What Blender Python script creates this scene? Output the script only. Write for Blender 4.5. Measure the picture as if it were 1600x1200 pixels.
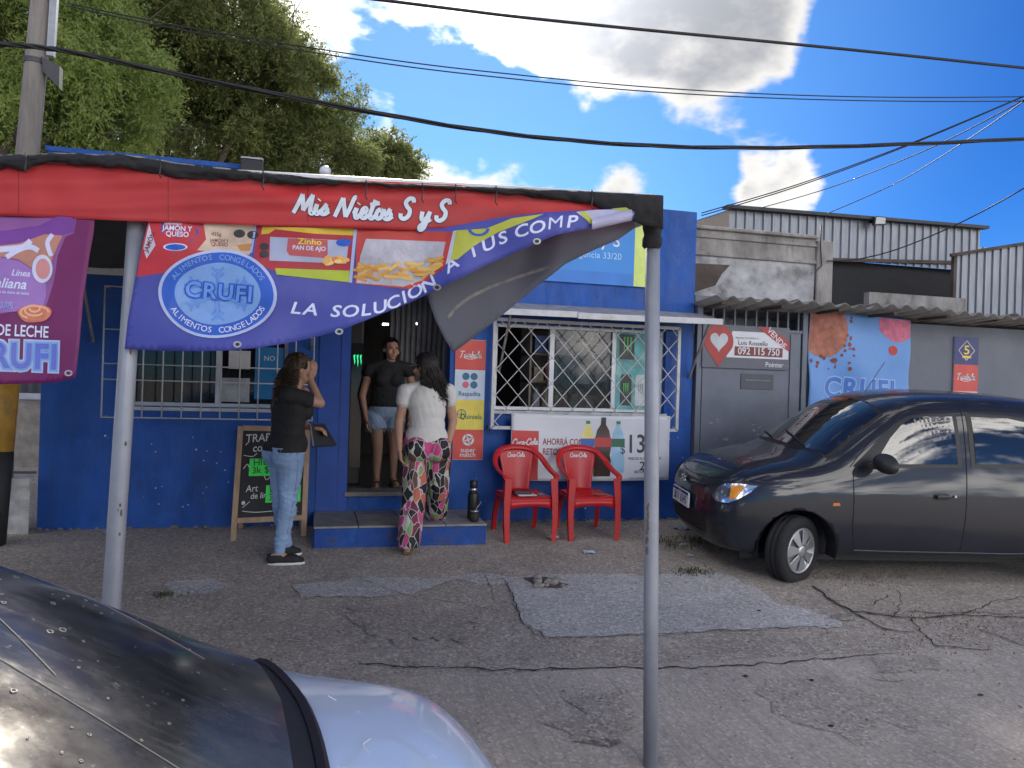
import bpy, bmesh, math, random
import numpy as np
from mathutils import Vector, Matrix, noise as mnoise
from mathutils.bvhtree import BVHTree
from mathutils.geometry import tessellate_polygon
random.seed(7); rng = np.random.default_rng(7)
scn = bpy.context.scene
for o in list(bpy.data.objects): bpy.data.objects.remove(o)
PI = math.pi; R = math.radians
# ------------------------------------------------------------------ camera
CAM = Vector((2.23, -6.97, 1.40)); YAW = R(14.5); ROLL = .03; FPX = 1180.
FW = Vector((math.sin(YAW), math.cos(YAW), 0)); RT = Vector((math.cos(YAW), -math.sin(YAW), 0)); UP = Vector((0, 0, 1))
cd = bpy.data.cameras.new('camera'); cam = bpy.data.objects.new('camera', cd); scn.collection.objects.link(cam)
cd.sensor_width = 36; cd.lens = FPX/1600*36; cd.clip_start = .05; cd.clip_end = 3000
_ir = RT*math.cos(ROLL) + UP*math.sin(ROLL); _iu = -RT*math.sin(ROLL) + UP*math.cos(ROLL)
cam.matrix_world = Matrix(((_ir.x, _iu.x, -FW.x, CAM.x), (_ir.y, _iu.y, -FW.y, CAM.y), (_ir.z, _iu.z, -FW.z, CAM.z), (0, 0, 0, 1)))
scn.camera = cam
# ------------------------------------------------------------------ sun, sky
SUN_EL, SUN_AZ = R(34), R(7.5)          # azimuth from +Y towards +X
sun_dir = Vector((math.sin(SUN_AZ)*math.cos(SUN_EL), math.cos(SUN_AZ)*math.cos(SUN_EL), math.sin(SUN_EL)))
sl = bpy.data.lights.new('sun', 'SUN'); sl.energy = 2.0; sl.angle = R(7); sl.color = (1, .9, .76)
so = bpy.data.objects.new('sun', sl); scn.collection.objects.link(so)
so.rotation_euler = (-sun_dir).to_track_quat('-Z', 'Y').to_euler()
scn.view_settings.view_transform = 'Standard'; scn.view_settings.look = 'None'
scn.view_settings.exposure = 1.9; scn.view_settings.gamma = 1
scn.cycles.max_bounces = 5; scn.cycles.diffuse_bounces = 3; scn.cycles.use_denoising = True
w = bpy.data.worlds.new('World'); scn.world = w; w.use_nodes = True
w.cycles.sampling_method = 'MANUAL'; w.cycles.sample_map_resolution = 512
def build_world():
    nt = w.node_tree; N = nt.nodes; L = nt.links; N.clear()
    def nd(t, **k):
        n = N.new(t)
        for a, b in k.items(): setattr(n, a, b)
        return n
    def math_(op, a, b=None, c=None):
        n = nd('ShaderNodeMath', operation=op)
        for i, s in enumerate((a, b, c)):
            if s is None: continue
            if isinstance(s, (int, float)): n.inputs[i].default_value = s
            else: L.new(s, n.inputs[i])
        return n.outputs[0]
    out = nd('ShaderNodeOutputWorld'); mix = nd('ShaderNodeMixShader')
    sky = nd('ShaderNodeTexSky', sky_type='NISHITA', sun_disc=False, sun_elevation=SUN_EL, sun_rotation=SUN_AZ, air_density=1.0, dust_density=.1, ozone_density=3., altitude=1000)
    b1 = nd('ShaderNodeBackground'); b1.inputs[1].default_value = .05
    hsv = nd('ShaderNodeHueSaturation'); hsv.inputs['Saturation'].default_value = 1.22
    L.new(sky.outputs[0], hsv.inputs['Color']); tint = nd('ShaderNodeMix', data_type='RGBA', blend_type='MULTIPLY');  tint.inputs[7].default_value = (.17, .36, .63, 1); L.new(hsv.outputs[0], tint.inputs[6]); L.new(tint.outputs[2], b1.inputs[0])
    tc = nd('ShaderNodeTexCoord'); D = tc.outputs['Generated']
    def noise(scale, detail, rough, src=D, dist=0.):
        n = nd('ShaderNodeTexNoise'); n.inputs['Scale'].default_value = scale; n.inputs['Detail'].default_value = detail
        n.inputs['Roughness'].default_value = rough; n.inputs['Distortion'].default_value = dist; L.new(src, n.inputs['Vector']); return n.outputs[0]
    mp = nd('ShaderNodeMapping'); mp.inputs['Scale'].default_value = (1, 1, 1.7); L.new(D, mp.inputs[0])
    n1 = noise(3.1, 6, .6, mp.outputs[0], .2); n2 = noise(9., 4, .62, mp.outputs[0]); n0 = noise(1.3, 3, .5, mp.outputs[0])
    dsn = nd('ShaderNodeVectorMath', operation='DOT_PRODUCT'); L.new(D, dsn.inputs[0]); dsn.inputs[1].default_value = sun_dir
    hz_ = nd('ShaderNodeMapRange', interpolation_type='SMOOTHSTEP'); L.new(dsn.outputs['Value'], hz_.inputs[0])
    for i, v in zip((1, 2, 3, 4), (.74, 1., 1., .10)): hz_.inputs[i].default_value = v      # aureole: less blue towards the sun
    L.new(hz_.outputs[0], tint.inputs[0])
    # general cover over the whole sky, plus the banks that stand where the photograph has them
    field = math_('MULTIPLY_ADD', n0, 1.5, -.80)
    banks = [(640, -60, .22, .64), (900, 10, .19, .62), (1080, 40, .19, .63), (1270, 40, .15, .60), (1400, 45, .09, .54), (490, 10, .16, .56), (690, 262, .07, .66), (790, 268, .075, .66), (870, 282, .05, .62), (965, 268, .05, .66),
             (1185, 256, .05, .68), (1260, 262, .065, .72), (1345, 280, .05, .62), (560, 255, .06, .45), (668, 205, .025, .55), (1130, 130, .07, .52), (980, 130, .09, .56), (840, 110, .07, .5)]
    gaps = [(610, 165, .09, .5), (740, 195, .06, .5), (870, 215, .06, .5), (1010, 225, .05, .4), (1570, 60, .13, .8), (1480, 190, .13, .8), (1090, 280, .035, .5), (1450, 330, .07, .6), (1160, 200, .045, .5), (1330, 170, .05, .35)]
    def near(x, y, rad):
        v = (FW*FPX + _ir*(x-800) + _iu*(600-y)).normalized(); dn = nd('ShaderNodeVectorMath', operation='DOT_PRODUCT'); L.new(D, dn.inputs[0]); dn.inputs[1].default_value = v
        k = 2/(1.7*rad)**2; n = nd('ShaderNodeMath', operation='MULTIPLY_ADD', use_clamp=True); L.new(dn.outputs['Value'], n.inputs[0]); n.inputs[1].default_value = k; n.inputs[2].default_value = 1-k; return n.outputs[0]
    for x, y, rad, amp in banks: field = math_('MAXIMUM', field, math_('MULTIPLY_ADD', near(x, y, rad), amp*1.45, -.36))
    for x, y, rad, amp in gaps: field = math_('MULTIPLY_ADD', near(x, y, rad), -amp, field)
    dens = math_('ADD', field, math_('MULTIPLY_ADD', n1, 1.7, -.86)); dens = math_('ADD', dens, math_('MULTIPLY_ADD', n2, .75, -.38))
    ss = nd('ShaderNodeMapRange', interpolation_type='SMOOTHSTEP'); L.new(dens, ss.inputs[0])
    for i, v in zip((1, 2, 3, 4), (-.04, .20, 0, .97)): ss.inputs[i].default_value = v
    # thick cores are greyer, rims and the part round the sun are bright
    core = nd('ShaderNodeMapRange', interpolation_type='SMOOTHSTEP'); L.new(dens, core.inputs[0])
    for i, v in zip((1, 2, 3, 4), (.12, .6, 0, 1)): core.inputs[i].default_value = v
    cr = nd('ShaderNodeMix', data_type='RGBA'); cr.inputs[6].default_value = (1.0, .965, .91, 1); cr.inputs[7].default_value = (.44, .45, .48, 1); L.new(core.outputs[0], cr.inputs[0])
    ds = nd('ShaderNodeVectorMath', operation='DISTANCE'); L.new(D, ds.inputs[0]); ds.inputs[1].default_value = sun_dir
    glow = math_('POWER', 2.718, math_('MULTIPLY', math_('POWER', math_('DIVIDE', ds.outputs['Value'], .22), 2.), -1.))
    b2 = nd('ShaderNodeBackground'); L.new(cr.outputs[2], b2.inputs[0]); dt = nd('ShaderNodeVectorMath', operation='DOT_PRODUCT'); L.new(D, dt.inputs[0]); dt.inputs[1].default_value = sun_dir
    phase = math_('MULTIPLY_ADD', math_('MULTIPLY_ADD', dt.outputs['Value'], -.5, .5), 2.3, .14)      # clouds are brightest round the sun and, front-lit, opposite it
    L.new(math_('MULTIPLY_ADD', glow, 1.3, phase), b2.inputs[1])
    L.new(ss.outputs[0], mix.inputs[0]); L.new(b1.outputs[0], mix.inputs[1]); L.new(b2.outputs[0], mix.inputs[2]); L.new(mix.outputs[0], out.inputs[0])
build_world()
# ------------------------------------------------------------------ helpers
COL = scn.collection
def pw(x, y, Y=0.):
    """point of the vertical plane at depth Y seen at photo pixel x, y (used to measure the place)"""
    d = FW*FPX + _ir*(x-800) + _iu*(600-y); return CAM + d*((Y-CAM.y)/d.y)
def gz(y):
    return .084 if y > 0 else max(-.2, .084+y*.07)
def pg(x, y):
    d = (FW*FPX + _ir*(x-800) + _iu*(600-y)); t = 0.
    for _ in range(4000):
        t += .00001; p = CAM + d*t
        if p.z <= gz(p.y): return p
WORLD_PARENT = {}
def tag(o, label=None, cat=None, group=None, kind=None):
    for k, v in (('label', label), ('category', cat), ('group', group), ('kind', kind)):
        if v: o[k] = v
    return o
def thing(name, label, cat, loc=(0, 0, 0), rotz=0., group=None, local=False):
    o = bpy.data.objects.new(name, None); COL.objects.link(o); o.empty_display_size = .1
    o.location = loc; o.rotation_euler = (0, 0, rotz); tag(o, label, cat, group)
    if not local: WORLD_PARENT[o] = (Matrix.Translation(loc) @ Matrix.Rotation(rotz, 4, 'Z')).inverted()
    return o
def obj_from(me, name, mat, parent=None):
    o = bpy.data.objects.new(name, me); COL.objects.link(o)
    if mat is not None and not me.materials: me.materials.append(mat)
    if parent is not None:
        o.parent = parent
        if parent in WORLD_PARENT: o.matrix_parent_inverse = WORLD_PARENT[parent]
    return o
def copy_tree(o, parent=None):
    c = o.copy(); COL.objects.link(c)
    if parent is not None: c.parent = parent
    for ch in list(o.children): copy_tree(ch, c)
    return c
class MB:
    def __init__(s): s.v = []; s.f = []
    def add(s, vs, fs):
        b = len(s.v); s.v += [tuple(v) for v in vs]; s.f += [tuple(i+b for i in f) for f in fs]; return s
    def box(s, x0, y0, z0, x1, y1, z1):
        return s.add([(x0,y0,z0),(x1,y0,z0),(x1,y1,z0),(x0,y1,z0),(x0,y0,z1),(x1,y0,z1),(x1,y1,z1),(x0,y1,z1)], [(0,3,2,1),(4,5,6,7),(0,1,5,4),(1,2,6,5),(2,3,7,6),(3,0,4,7)])
    def bar(s, a, b, w, h=None, up=(0, 0, 1)):
        a = Vector(a); b = Vector(b); h = h or w; d = (b-a).normalized(); u = Vector(up)
        if abs(d.dot(u)) > .95: u = Vector((0, 1, 0))
        p = d.cross(u).normalized()*w/2; q = p.cross(d).normalized()*h/2
        return s.add([a-p-q, a+p-q, a+p+q, a-p+q, b-p-q, b+p-q, b+p+q, b-p+q], [(0,3,2,1),(4,5,6,7),(0,1,5,4),(1,2,6,5),(2,3,7,6),(3,0,4,7)])
    def tube(s, pts, r, n=8, caps=True):
        pts = [Vector(p) for p in pts]; m = len(pts); rr = r if hasattr(r, '__len__') else [r]*m
        vs = []; fs = []; ref = None
        for i, p in enumerate(pts):
            d = (pts[min(i+1, m-1)]-pts[max(i-1, 0)]).normalized()
            if ref is None: ref = Vector((0, 0, 1)) if abs(d.z) < .9 else Vector((1, 0, 0))
            a = d.cross(ref).normalized(); b = a.cross(d).normalized(); ref = b
            ri = rr[i] if hasattr(rr[i], '__len__') else (rr[i], rr[i])
            for k in range(n):
                t = 2*PI*k/n; vs.append(p + a*math.cos(t)*ri[0] + b*math.sin(t)*ri[1])
        for i in range(m-1):
            for k in range(n): fs.append((i*n+k, i*n+(k+1) % n, (i+1)*n+(k+1) % n, (i+1)*n+k))
        if caps: fs += [tuple(range(n))[::-1], tuple((m-1)*n+k for k in range(n))]
        return s.add(vs, fs)
    def lathe(s, prof, c=(0, 0, 0), n=24, axis=(0, 0, 1)):
        q = Vector((0, 0, 1)).rotation_difference(Vector(axis)); c = Vector(c); vs = []; fs = []; m = len(prof)
        for r, z in prof:
            for k in range(n): t = 2*PI*k/n; vs.append(c + q @ Vector((r*math.cos(t), r*math.sin(t), z)))
        for i in range(m-1):
            for k in range(n): fs.append((i*n+k, i*n+(k+1) % n, (i+1)*n+(k+1) % n, (i+1)*n+k))
        fs += [tuple(range(n))[::-1], tuple((m-1)*n+k for k in range(n))]
        return s.add(vs, fs)
    def prism(s, poly, ext):
        n = len(poly); ext = Vector(ext); vs = [Vector(p) for p in poly]; vs += [p+ext for p in vs]
        return s.add(vs, [tuple(range(n))[::-1], tuple(range(n, 2*n))] + [(i, (i+1) % n, n+(i+1) % n, n+i) for i in range(n)])
    def grid(s, fn, nu, nv):
        vs = [fn(i/nu, j/nv) for i in range(nu+1) for j in range(nv+1)]
        return s.add(vs, [(i*(nv+1)+j, (i+1)*(nv+1)+j, (i+1)*(nv+1)+j+1, i*(nv+1)+j+1) for i in range(nu) for j in range(nv)])
    def ball(s, c, r, nu=10, nv=7):
        c = Vector(c); r = r if hasattr(r, '__len__') else (r, r, r); vs = []; fs = []
        for j in range(nv+1):
            p = PI*j/nv
            for i in range(nu): t = 2*PI*i/nu; vs.append(c + Vector((r[0]*math.sin(p)*math.cos(t), r[1]*math.sin(p)*math.sin(t), r[2]*math.cos(p))))
        for j in range(nv):
            for i in range(nu): fs.append((j*nu+i, (j+1)*nu+i, (j+1)*nu+(i+1) % nu, j*nu+(i+1) % nu))
        return s.add(vs, fs)
    def mesh(s, name):
        me = bpy.data.meshes.new(name); me.from_pydata(s.v, [], s.f); me.validate(); me.update(); return me
    def build(s, name, mat, parent=None, smooth=False, bevel=0., solid=0., fix=True):
        me = s.mesh(name)
        if fix:
            bm = bmesh.new(); bm.from_mesh(me); bmesh.ops.recalc_face_normals(bm, faces=bm.faces); bm.to_mesh(me); bm.free()
        if smooth: me.shade_smooth()
        o = obj_from(me, name, mat, parent)
        if solid: m = o.modifiers.new('s', 'SOLIDIFY'); m.thickness = solid; m.offset = 0
        if bevel: m = o.modifiers.new('b', 'BEVEL'); m.width = bevel; m.segments = 2; m.limit_method = 'ANGLE'; m.angle_limit = R(40)
        return o
# ---- materials
MATS = {}
def mat(name, col, rough=.6, metal=0., var=.12, scale=8., bump=0., bscale=60., spec=.5, trans=0., emit=0., dirt=None, dscale=2.5, damt=.4, coat=0., alpha=1., coords='Object', stretch=None, rvar=0.):
    if name in MATS: return MATS[name]
    m = bpy.data.materials.new(name); m.use_nodes = True; nt = m.node_tree; N = nt.nodes; L = nt.links
    b = N['Principled BSDF']; b.inputs['Roughness'].default_value = rough; b.inputs['Metallic'].default_value = metal
    b.inputs['Specular IOR Level'].default_value = spec; b.inputs['Coat Weight'].default_value = coat; b.inputs['Coat Roughness'].default_value = .04
    c = tuple(col)+(1,); tc = N.new('ShaderNodeTexCoord'); V = tc.outputs[coords]
    if stretch:
        mp = N.new('ShaderNodeMapping'); mp.inputs['Scale'].default_value = stretch; L.new(V, mp.inputs[0]); V = mp.outputs[0]
    def nz(s, d=6, ro=.6):
        n = N.new('ShaderNodeTexNoise'); n.inputs['Scale'].default_value = s; n.inputs['Detail'].default_value = d; n.inputs['Roughness'].default_value = ro; L.new(V, n.inputs['Vector']); return n.outputs[0]
    n1 = nz(scale); mx = N.new('ShaderNodeMix'); mx.data_type = 'RGBA'
    mx.inputs[6].default_value = tuple(max(0, x*(1-var)) for x in col)+(1,); mx.inputs[7].default_value = tuple(min(1, x*(1+var)) for x in col)+(1,)
    mr = N.new('ShaderNodeMapRange'); L.new(n1, mr.inputs[0]); mr.inputs[1].default_value = .3; mr.inputs[2].default_value = .7; L.new(mr.outputs[0], mx.inputs[0])
    cur = mx.outputs[2]
    if dirt is not None:
        n2 = nz(dscale, 9, .65); m2 = N.new('ShaderNodeMapRange'); m2.interpolation_type = 'SMOOTHSTEP'; L.new(n2, m2.inputs[0])
        m2.inputs[1].default_value = .5; m2.inputs[2].default_value = .72; m2.inputs[4].default_value = damt
        x2 = N.new('ShaderNodeMix'); x2.data_type = 'RGBA'; L.new(m2.outputs[0], x2.inputs[0]); L.new(cur, x2.inputs[6]); x2.inputs[7].default_value = tuple(dirt)+(1,); cur = x2.outputs[2]
    L.new(cur, b.inputs['Base Color'])
    if rvar:
        r2 = N.new('ShaderNodeMapRange'); L.new(nz(scale*1.7, 7, .7), r2.inputs[0]); r2.inputs[1].default_value = .35; r2.inputs[2].default_value = .65
        r2.inputs[3].default_value = max(.02, rough-rvar); r2.inputs[4].default_value = min(1, rough+rvar); L.new(r2.outputs[0], b.inputs['Roughness'])
    if bump:
        bp = N.new('ShaderNodeBump'); bp.inputs['Strength'].default_value = bump; bp.inputs['Distance'].default_value = .01; L.new(nz(bscale, 5, .65), bp.inputs['Height']); L.new(bp.outputs[0], b.inputs['Normal'])
    if emit: L.new(cur, b.inputs['Emission Color']); b.inputs['Emission Strength'].default_value = emit
    if alpha < 1: b.inputs['Alpha'].default_value = alpha
    if trans:
        t = N.new('ShaderNodeBsdfTranslucent'); L.new(cur, t.inputs[0]); ms = N.new('ShaderNodeMixShader'); ms.inputs[0].default_value = trans
        L.new(b.outputs[0], ms.inputs[1]); L.new(t.outputs[0], ms.inputs[2]); L.new(ms.outputs[0], N['Material Output'].inputs[0])
    MATS[name] = m; return m
def srgb(r, g, b):
    return tuple((c/255/12.92 if c/255 <= .04045 else ((c/255+.055)/1.055)**2.4) for c in (r, g, b))
# ---- flat print: lettering and shapes laid on a surface through a mapping fn(u, v, off)
def text2d(s, size=1., bold=0., shear=0., align='CENTER', sx=1., space=1.):
    cu = bpy.data.curves.new('t', 'FONT'); cu.body = s; cu.size = size; cu.shear = shear; cu.offset = 0. if s == 'M' else bold*size; cu.align_x = align; cu.align_y = 'CENTER'; cu.space_character = space; cu.resolution_u = 3
    o = bpy.data.objects.new('t', cu); me = o.to_mesh()
    vs = [(v.co.x*sx, v.co.y) for v in me.vertices]; fs = [tuple(p.vertices) for p in me.polygons]
    bpy.data.objects.remove(o); bpy.data.curves.remove(cu); return vs, fs
def at2(sh, x, y, rot=0., s=1.):
    c, q = math.cos(rot)*s, math.sin(rot)*s
    return [(x+u*c-v*q, y+u*q+v*c) for u, v in sh[0]], sh[1]
def rect2(x0, y0, x1, y1): return [(x0, y0), (x1, y0), (x1, y1), (x0, y1)], [(0, 1, 2, 3)]
def poly2(p): return list(p), [tuple(range(len(p)))]
def disc2(x, y, r, ry=None, n=28): return poly2([(x+r*math.cos(2*PI*k/n), y+(ry or r)*math.sin(2*PI*k/n)) for k in range(n)])
def ring2(x, y, r, w, n=32, a0=0., a1=2*PI, ry=None):
    ky = (ry or r)/r; m = n; full = abs(a1-a0-2*PI) < 1e-6
    vs = []
    for k in range(m+1): t = a0+(a1-a0)*k/m; vs += [(x+(r-w)*math.cos(t), y+(r-w)*math.sin(t)*ky), (x+r*math.cos(t), y+r*math.sin(t)*ky)]
    return vs, [(2*k, 2*k+1, 2*k+3, 2*k+2) for k in range(m)]
def stroke2(pts, wd, n=6, closed=False):
    P = [Vector((p[0], p[1])) for p in pts]; out = []
    for i in range(len(P)-1):
        a, b, c, d = P[max(i-1, 0)], P[i], P[i+1], P[min(i+2, len(P)-1)]
        for k in range(n):
            t = k/n; out.append(.5*((2*b)+(-a+c)*t+(2*a-5*b+4*c-d)*t*t+(-a+3*b-3*c+d)*t**3))
    out.append(P[-1]); vs = []; m = len(out)
    for i, p in enumerate(out):
        d = out[min(i+1, m-1)]-out[max(i-1, 0)]; d = d.normalized() if d.length else Vector((1, 0)); nn = Vector((-d.y, d.x))*wd/2
        vs += [tuple(p-nn), tuple(p+nn)]
    return vs, [(2*i, 2*i+1, 2*i+3, 2*i+2) for i in range(m-1)]
def join2(*sh):
    vs = []; fs = []
    for a, f in sh:
        b = len(vs); vs += a; fs += [tuple(i+b for i in q) for q in f]
    return vs, fs
def decal(name, sh, fn, off, m, parent, maxlen=0.):
    vs, fs = sh; bm = bmesh.new(); bv = [bm.verts.new((u, v, 0)) for u, v in vs]
    for f in fs:
        try: bm.faces.new([bv[i] for i in f])
        except ValueError: pass
    if maxlen:
        for _ in range(5):
            bmesh.ops.triangulate(bm, faces=[f for f in bm.faces if len(f.verts) > 3])
            le = [e for e in bm.edges if e.calc_length() > maxlen]
            if not le: break
            bmesh.ops.subdivide_edges(bm, edges=le, cuts=1)
        bmesh.ops.triangulate(bm, faces=bm.faces)
    for v in bm.verts: v.co = fn(v.co.x, v.co.y, off)
    me = bpy.data.meshes.new(name); bm.to_mesh(me); bm.free()
    if maxlen: me.shade_smooth()
    return obj_from(me, name, m, parent)
def wallmap(Y):      # print on a wall face looking towards -Y
    return lambda u, v, o: Vector((u, Y-o, v))
GLYPH = {  # brush script strokes, unit height, (advance, strokes)
 'M': (1.05, [[(.0, .0), (.18, .5), (.32, 1.)], [(.32, 1.), (.42, .5), (.48, .15)], [(.48, .15), (.68, .6), (.86, 1.)], [(.86, 1.), (.84, .5), (.86, .1), (.98, .02), (1.08, .14)]]),
 'N': (.95, [[(.0, .0), (.14, .5), (.28, 1.)], [(.28, 1.), (.42, .5), (.56, .02)], [(.56, .02), (.72, .5), (.86, 1.02), (.98, 1.05)]]),
 'i': (.34, [[(.02, .2), (.1, .5)], [(.12, .52), (.08, .2), (.14, .02), (.24, .04), (.36, .2)], [(.17, .72), (.2, .77)]]),
 's': (.42, [[(.02, .16), (.2, .42), (.28, .55)], [(.28, .55), (.2, .42), (.34, .26), (.3, .06), (.12, .02), (.02, .1)], [(.3, .06), (.44, .18)]]),
 'e': (.42, [[(.04, .24), (.24, .32), (.3, .46), (.2, .54), (.08, .4), (.06, .16), (.16, .02), (.3, .04), (.44, .2)]]),
 't': (.38, [[(.26, .98), (.14, .45), (.1, .12), (.2, .01), (.38, .14)], [(.02, .72), (.22, .76), (.5, .84)]]),
 'o': (.46, [[(.22, .52), (.08, .4), (.04, .16), (.16, .02), (.32, .12), (.34, .38), (.22, .52), (.3, .42), (.5, .44)]]),
 'S': (.72, [[(.62, .82), (.56, 1.0), (.36, 1.), (.22, .8), (.32, .6), (.48, .42), (.46, .14), (.26, -.02), (.08, .06), (.06, .24)]]),
 'y': (.52, [[(.04, .5), (.04, .2), (.14, .06), (.3, .2), (.42, .52)], [(.42, .52), (.34, .1), (.24, -.3), (.08, -.42), (.02, -.28), (.2, -.08), (.52, .14)]]),
 'C': (.8, [[(.66, .66), (.72, .88), (.56, 1.02), (.28, .86), (.06, .48), (.12, .1), (.36, -.02), (.62, .12), (.78, .34)]]),
 'c': (.38, [[(.3, .42), (.24, .54), (.1, .42), (.06, .16), (.16, .02), (.3, .06), (.42, .2)]]),
 'a': (.46, [[(.34, .48), (.2, .54), (.06, .36), (.06, .1), (.18, .04), (.34, .4)], [(.36, .54), (.32, .16), (.38, .02), (.5, .16)]]),
 'l': (.3, [[(.04, .2), (.22, .7), (.24, .98), (.14, .98), (.08, .5), (.1, .08), (.2, .02), (.34, .16)]]),
 '-': (.34, [[(.0, .3), (.14, .36), (.3, .32)]]),
 'T': (.7, [[(.0, .86), (.3, .96), (.72, .98)], [(.42, .95), (.3, .5), (.2, .04), (.06, .0)]]),
 'm': (.7, [[(.02, .0), (.1, .5)], [(.08, .3), (.24, .54), (.3, .4), (.28, .0)], [(.3, .3), (.46, .54), (.52, .4), (.52, .06), (.66, .06)]]),
 'b': (.46, [[(.18, 1.), (.06, .1), (.2, .0), (.36, .2), (.3, .46), (.14, .4)], [(.36, .2), (.46, .2)]]),
 'n': (.5, [[(.02, .0), (.1, .5)], [(.08, .3), (.26, .54), (.34, .4), (.34, .06), (.5, .1)]]),
 'd': (.48, [[(.34, .48), (.2, .54), (.06, .36), (.06, .1), (.18, .04), (.34, .4)], [(.42, 1.0), (.34, .16), (.38, .02), (.5, .12)]]),
 ' ': (.34, [])}
def script2(s, h, wd, slant=.12):
    x = 0; out = []
    for ch in s:
        adv, st = GLYPH[ch]
        for q in st:
            if len(q) == 1: continue
            out.append(stroke2([((x+a+b*slant)*h, b*h) for a, b in q], wd))
        x += adv
    v, f = join2(*out); W = x*h; return [(a-W/2, b-h*.4) for a, b in v], f
def scr(s, h, wd): return script2(s, h, wd)
# ================================================================== THE SETTING
def ground_material(name, base, dark, light, broom=False):
    m = bpy.data.materials.new(name); m.use_nodes = True; nt = m.node_tree; N = nt.nodes; L = nt.links; b = N['Principled BSDF']
    tc = N.new('ShaderNodeTexCoord'); V = tc.outputs['Object']
    def nz(s, d=6, ro=.6, st=None, v=V):
        if st: mp = N.new('ShaderNodeMapping'); mp.inputs['Scale'].default_value = st; L.new(v, mp.inputs[0]); v = mp.outputs[0]
        n = N.new('ShaderNodeTexNoise'); n.inputs['Scale'].default_value = s; n.inputs['Detail'].default_value = d; n.inputs['Roughness'].default_value = ro; L.new(v, n.inputs['Vector']); return n.outputs[0]
    def rng_(src, a, c, lo=0., hi=1.):
        r = N.new('ShaderNodeMapRange'); r.interpolation_type = 'SMOOTHSTEP'; L.new(src, r.inputs[0])
        for i, v in zip((1, 2, 3, 4), (a, c, lo, hi)): r.inputs[i].default_value = v
        return r.outputs[0]
    def mixc(fac, a, c):
        x = N.new('ShaderNodeMix'); x.data_type = 'RGBA'; L.new(fac, x.inputs[0])
        for i, q in ((6, a), (7, c)):
            if isinstance(q, tuple): x.inputs[i].default_value = q+(1,)
            else: L.new(q, x.inputs[i])
        return x.outputs[2]
    c = mixc(rng_(nz(.9, 9, .68), .34, .68), dark, base)
    c = mixc(rng_(nz(2.6, 8, .7), .5, .74, 0, .75), c, light)
    c = mixc(rng_(nz(5.5, 8, .75), .56, .7, 0, .55), c, tuple(x*.62 for x in dark))                  # oil and damp blotches
    sp = N.new('ShaderNodeTexVoronoi'); sp.inputs['Scale'].default_value = 75; L.new(V, sp.inputs['Vector'])       # exposed aggregate
    hs = N.new('ShaderNodeSeparateColor'); L.new(sp.outputs['Color'], hs.inputs[0])
    c = mixc(rng_(hs.outputs[0], .62, .98, 0, .36 if not broom else .24), c, tuple(min(1, x*1.75) for x in light))
    c = mixc(rng_(hs.outputs[1], .6, .98, 0, .5 if not broom else .3), c, tuple(x*.4 for x in dark))
    if broom: c = mixc(rng_(nz(1., 6, .6, (70, 2.2, 1)), .45, .7, 0, .4), c, tuple(x*.6 for x in dark))
    L.new(c, b.inputs['Base Color']); b.inputs['Roughness'].default_value = .88; b.inputs['Specular IOR Level'].default_value = .3
    h = N.new('ShaderNodeMath'); h.operation = 'ADD'; L.new(nz(120, 4, .7), h.inputs[0]); L.new(nz(9, 7, .65), h.inputs[1])
    bp = N.new('ShaderNodeBump'); bp.inputs['Strength'].default_value = .9; bp.inputs['Distance'].default_value = .009; L.new(h.outputs[0], bp.inputs['Height']); L.new(bp.outputs[0], b.inputs['Normal'])
    return m
M_ground = ground_material('old_asphalt_concrete', (.41, .362, .312), (.30, .263, .228), (.52, .465, .405))
M_slab = ground_material('broomed_concrete', (.47, .418, .362), (.37, .328, .285), (.57, .51, .445), broom=True)
M_patch = ground_material('cement_patch', (.48, .47, .46), (.36, .352, .345), (.58, .57, .56), broom=False)
def sheet(name, x0, x1, ys, dz, m, front=None):
    b = MB(); xs = np.linspace(x0, x1, 60)
    for i, y in enumerate(ys):
        for x in xs: b.v.append((x, y + (front(x) if front and i == len(ys)-1 else 0), gz(y)+dz))
    n = len(xs)
    for i in range(len(ys)-1):
        for j in range(n-1): b.f.append((i*n+j, i*n+j+1, (i+1)*n+j+1, (i+1)*n+j))
    o = b.build(name, m, smooth=True, fix=False); return tag(o, kind='structure')
sheet('ground', -400, 420, [-400, -60, -12, -6, -4.06, -3.6, -3.1, -2.6, -2., -1.6, -1.2, -.6, 0, .01, 3, 8, 30, 120, 500], 0, M_ground)
def joint(x): return -.03*(x-4) + .06*mnoise.noise(Vector((x*1.7, 3, 0))) + .025*mnoise.noise(Vector((x*7, 1, 0)))
b = MB(); xs = np.linspace(-30, 40, 900); ysl = [-30, -12, -6, -5, -4.06, -3.7, -3.4, -3.25]
for y in ysl:
    for x in xs: yy = y if y < -3.3 else -3.12+joint(x); b.v.append((x, yy, gz(yy)+.004))
for i in range(len(ysl)-1):
    for j in range(len(xs)-1): b.f.append((i*900+j, i*900+j+1, (i+1)*900+j+1, (i+1)*900+j))
tag(b.build('road', M_slab, smooth=True, fix=False), kind='structure')
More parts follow.
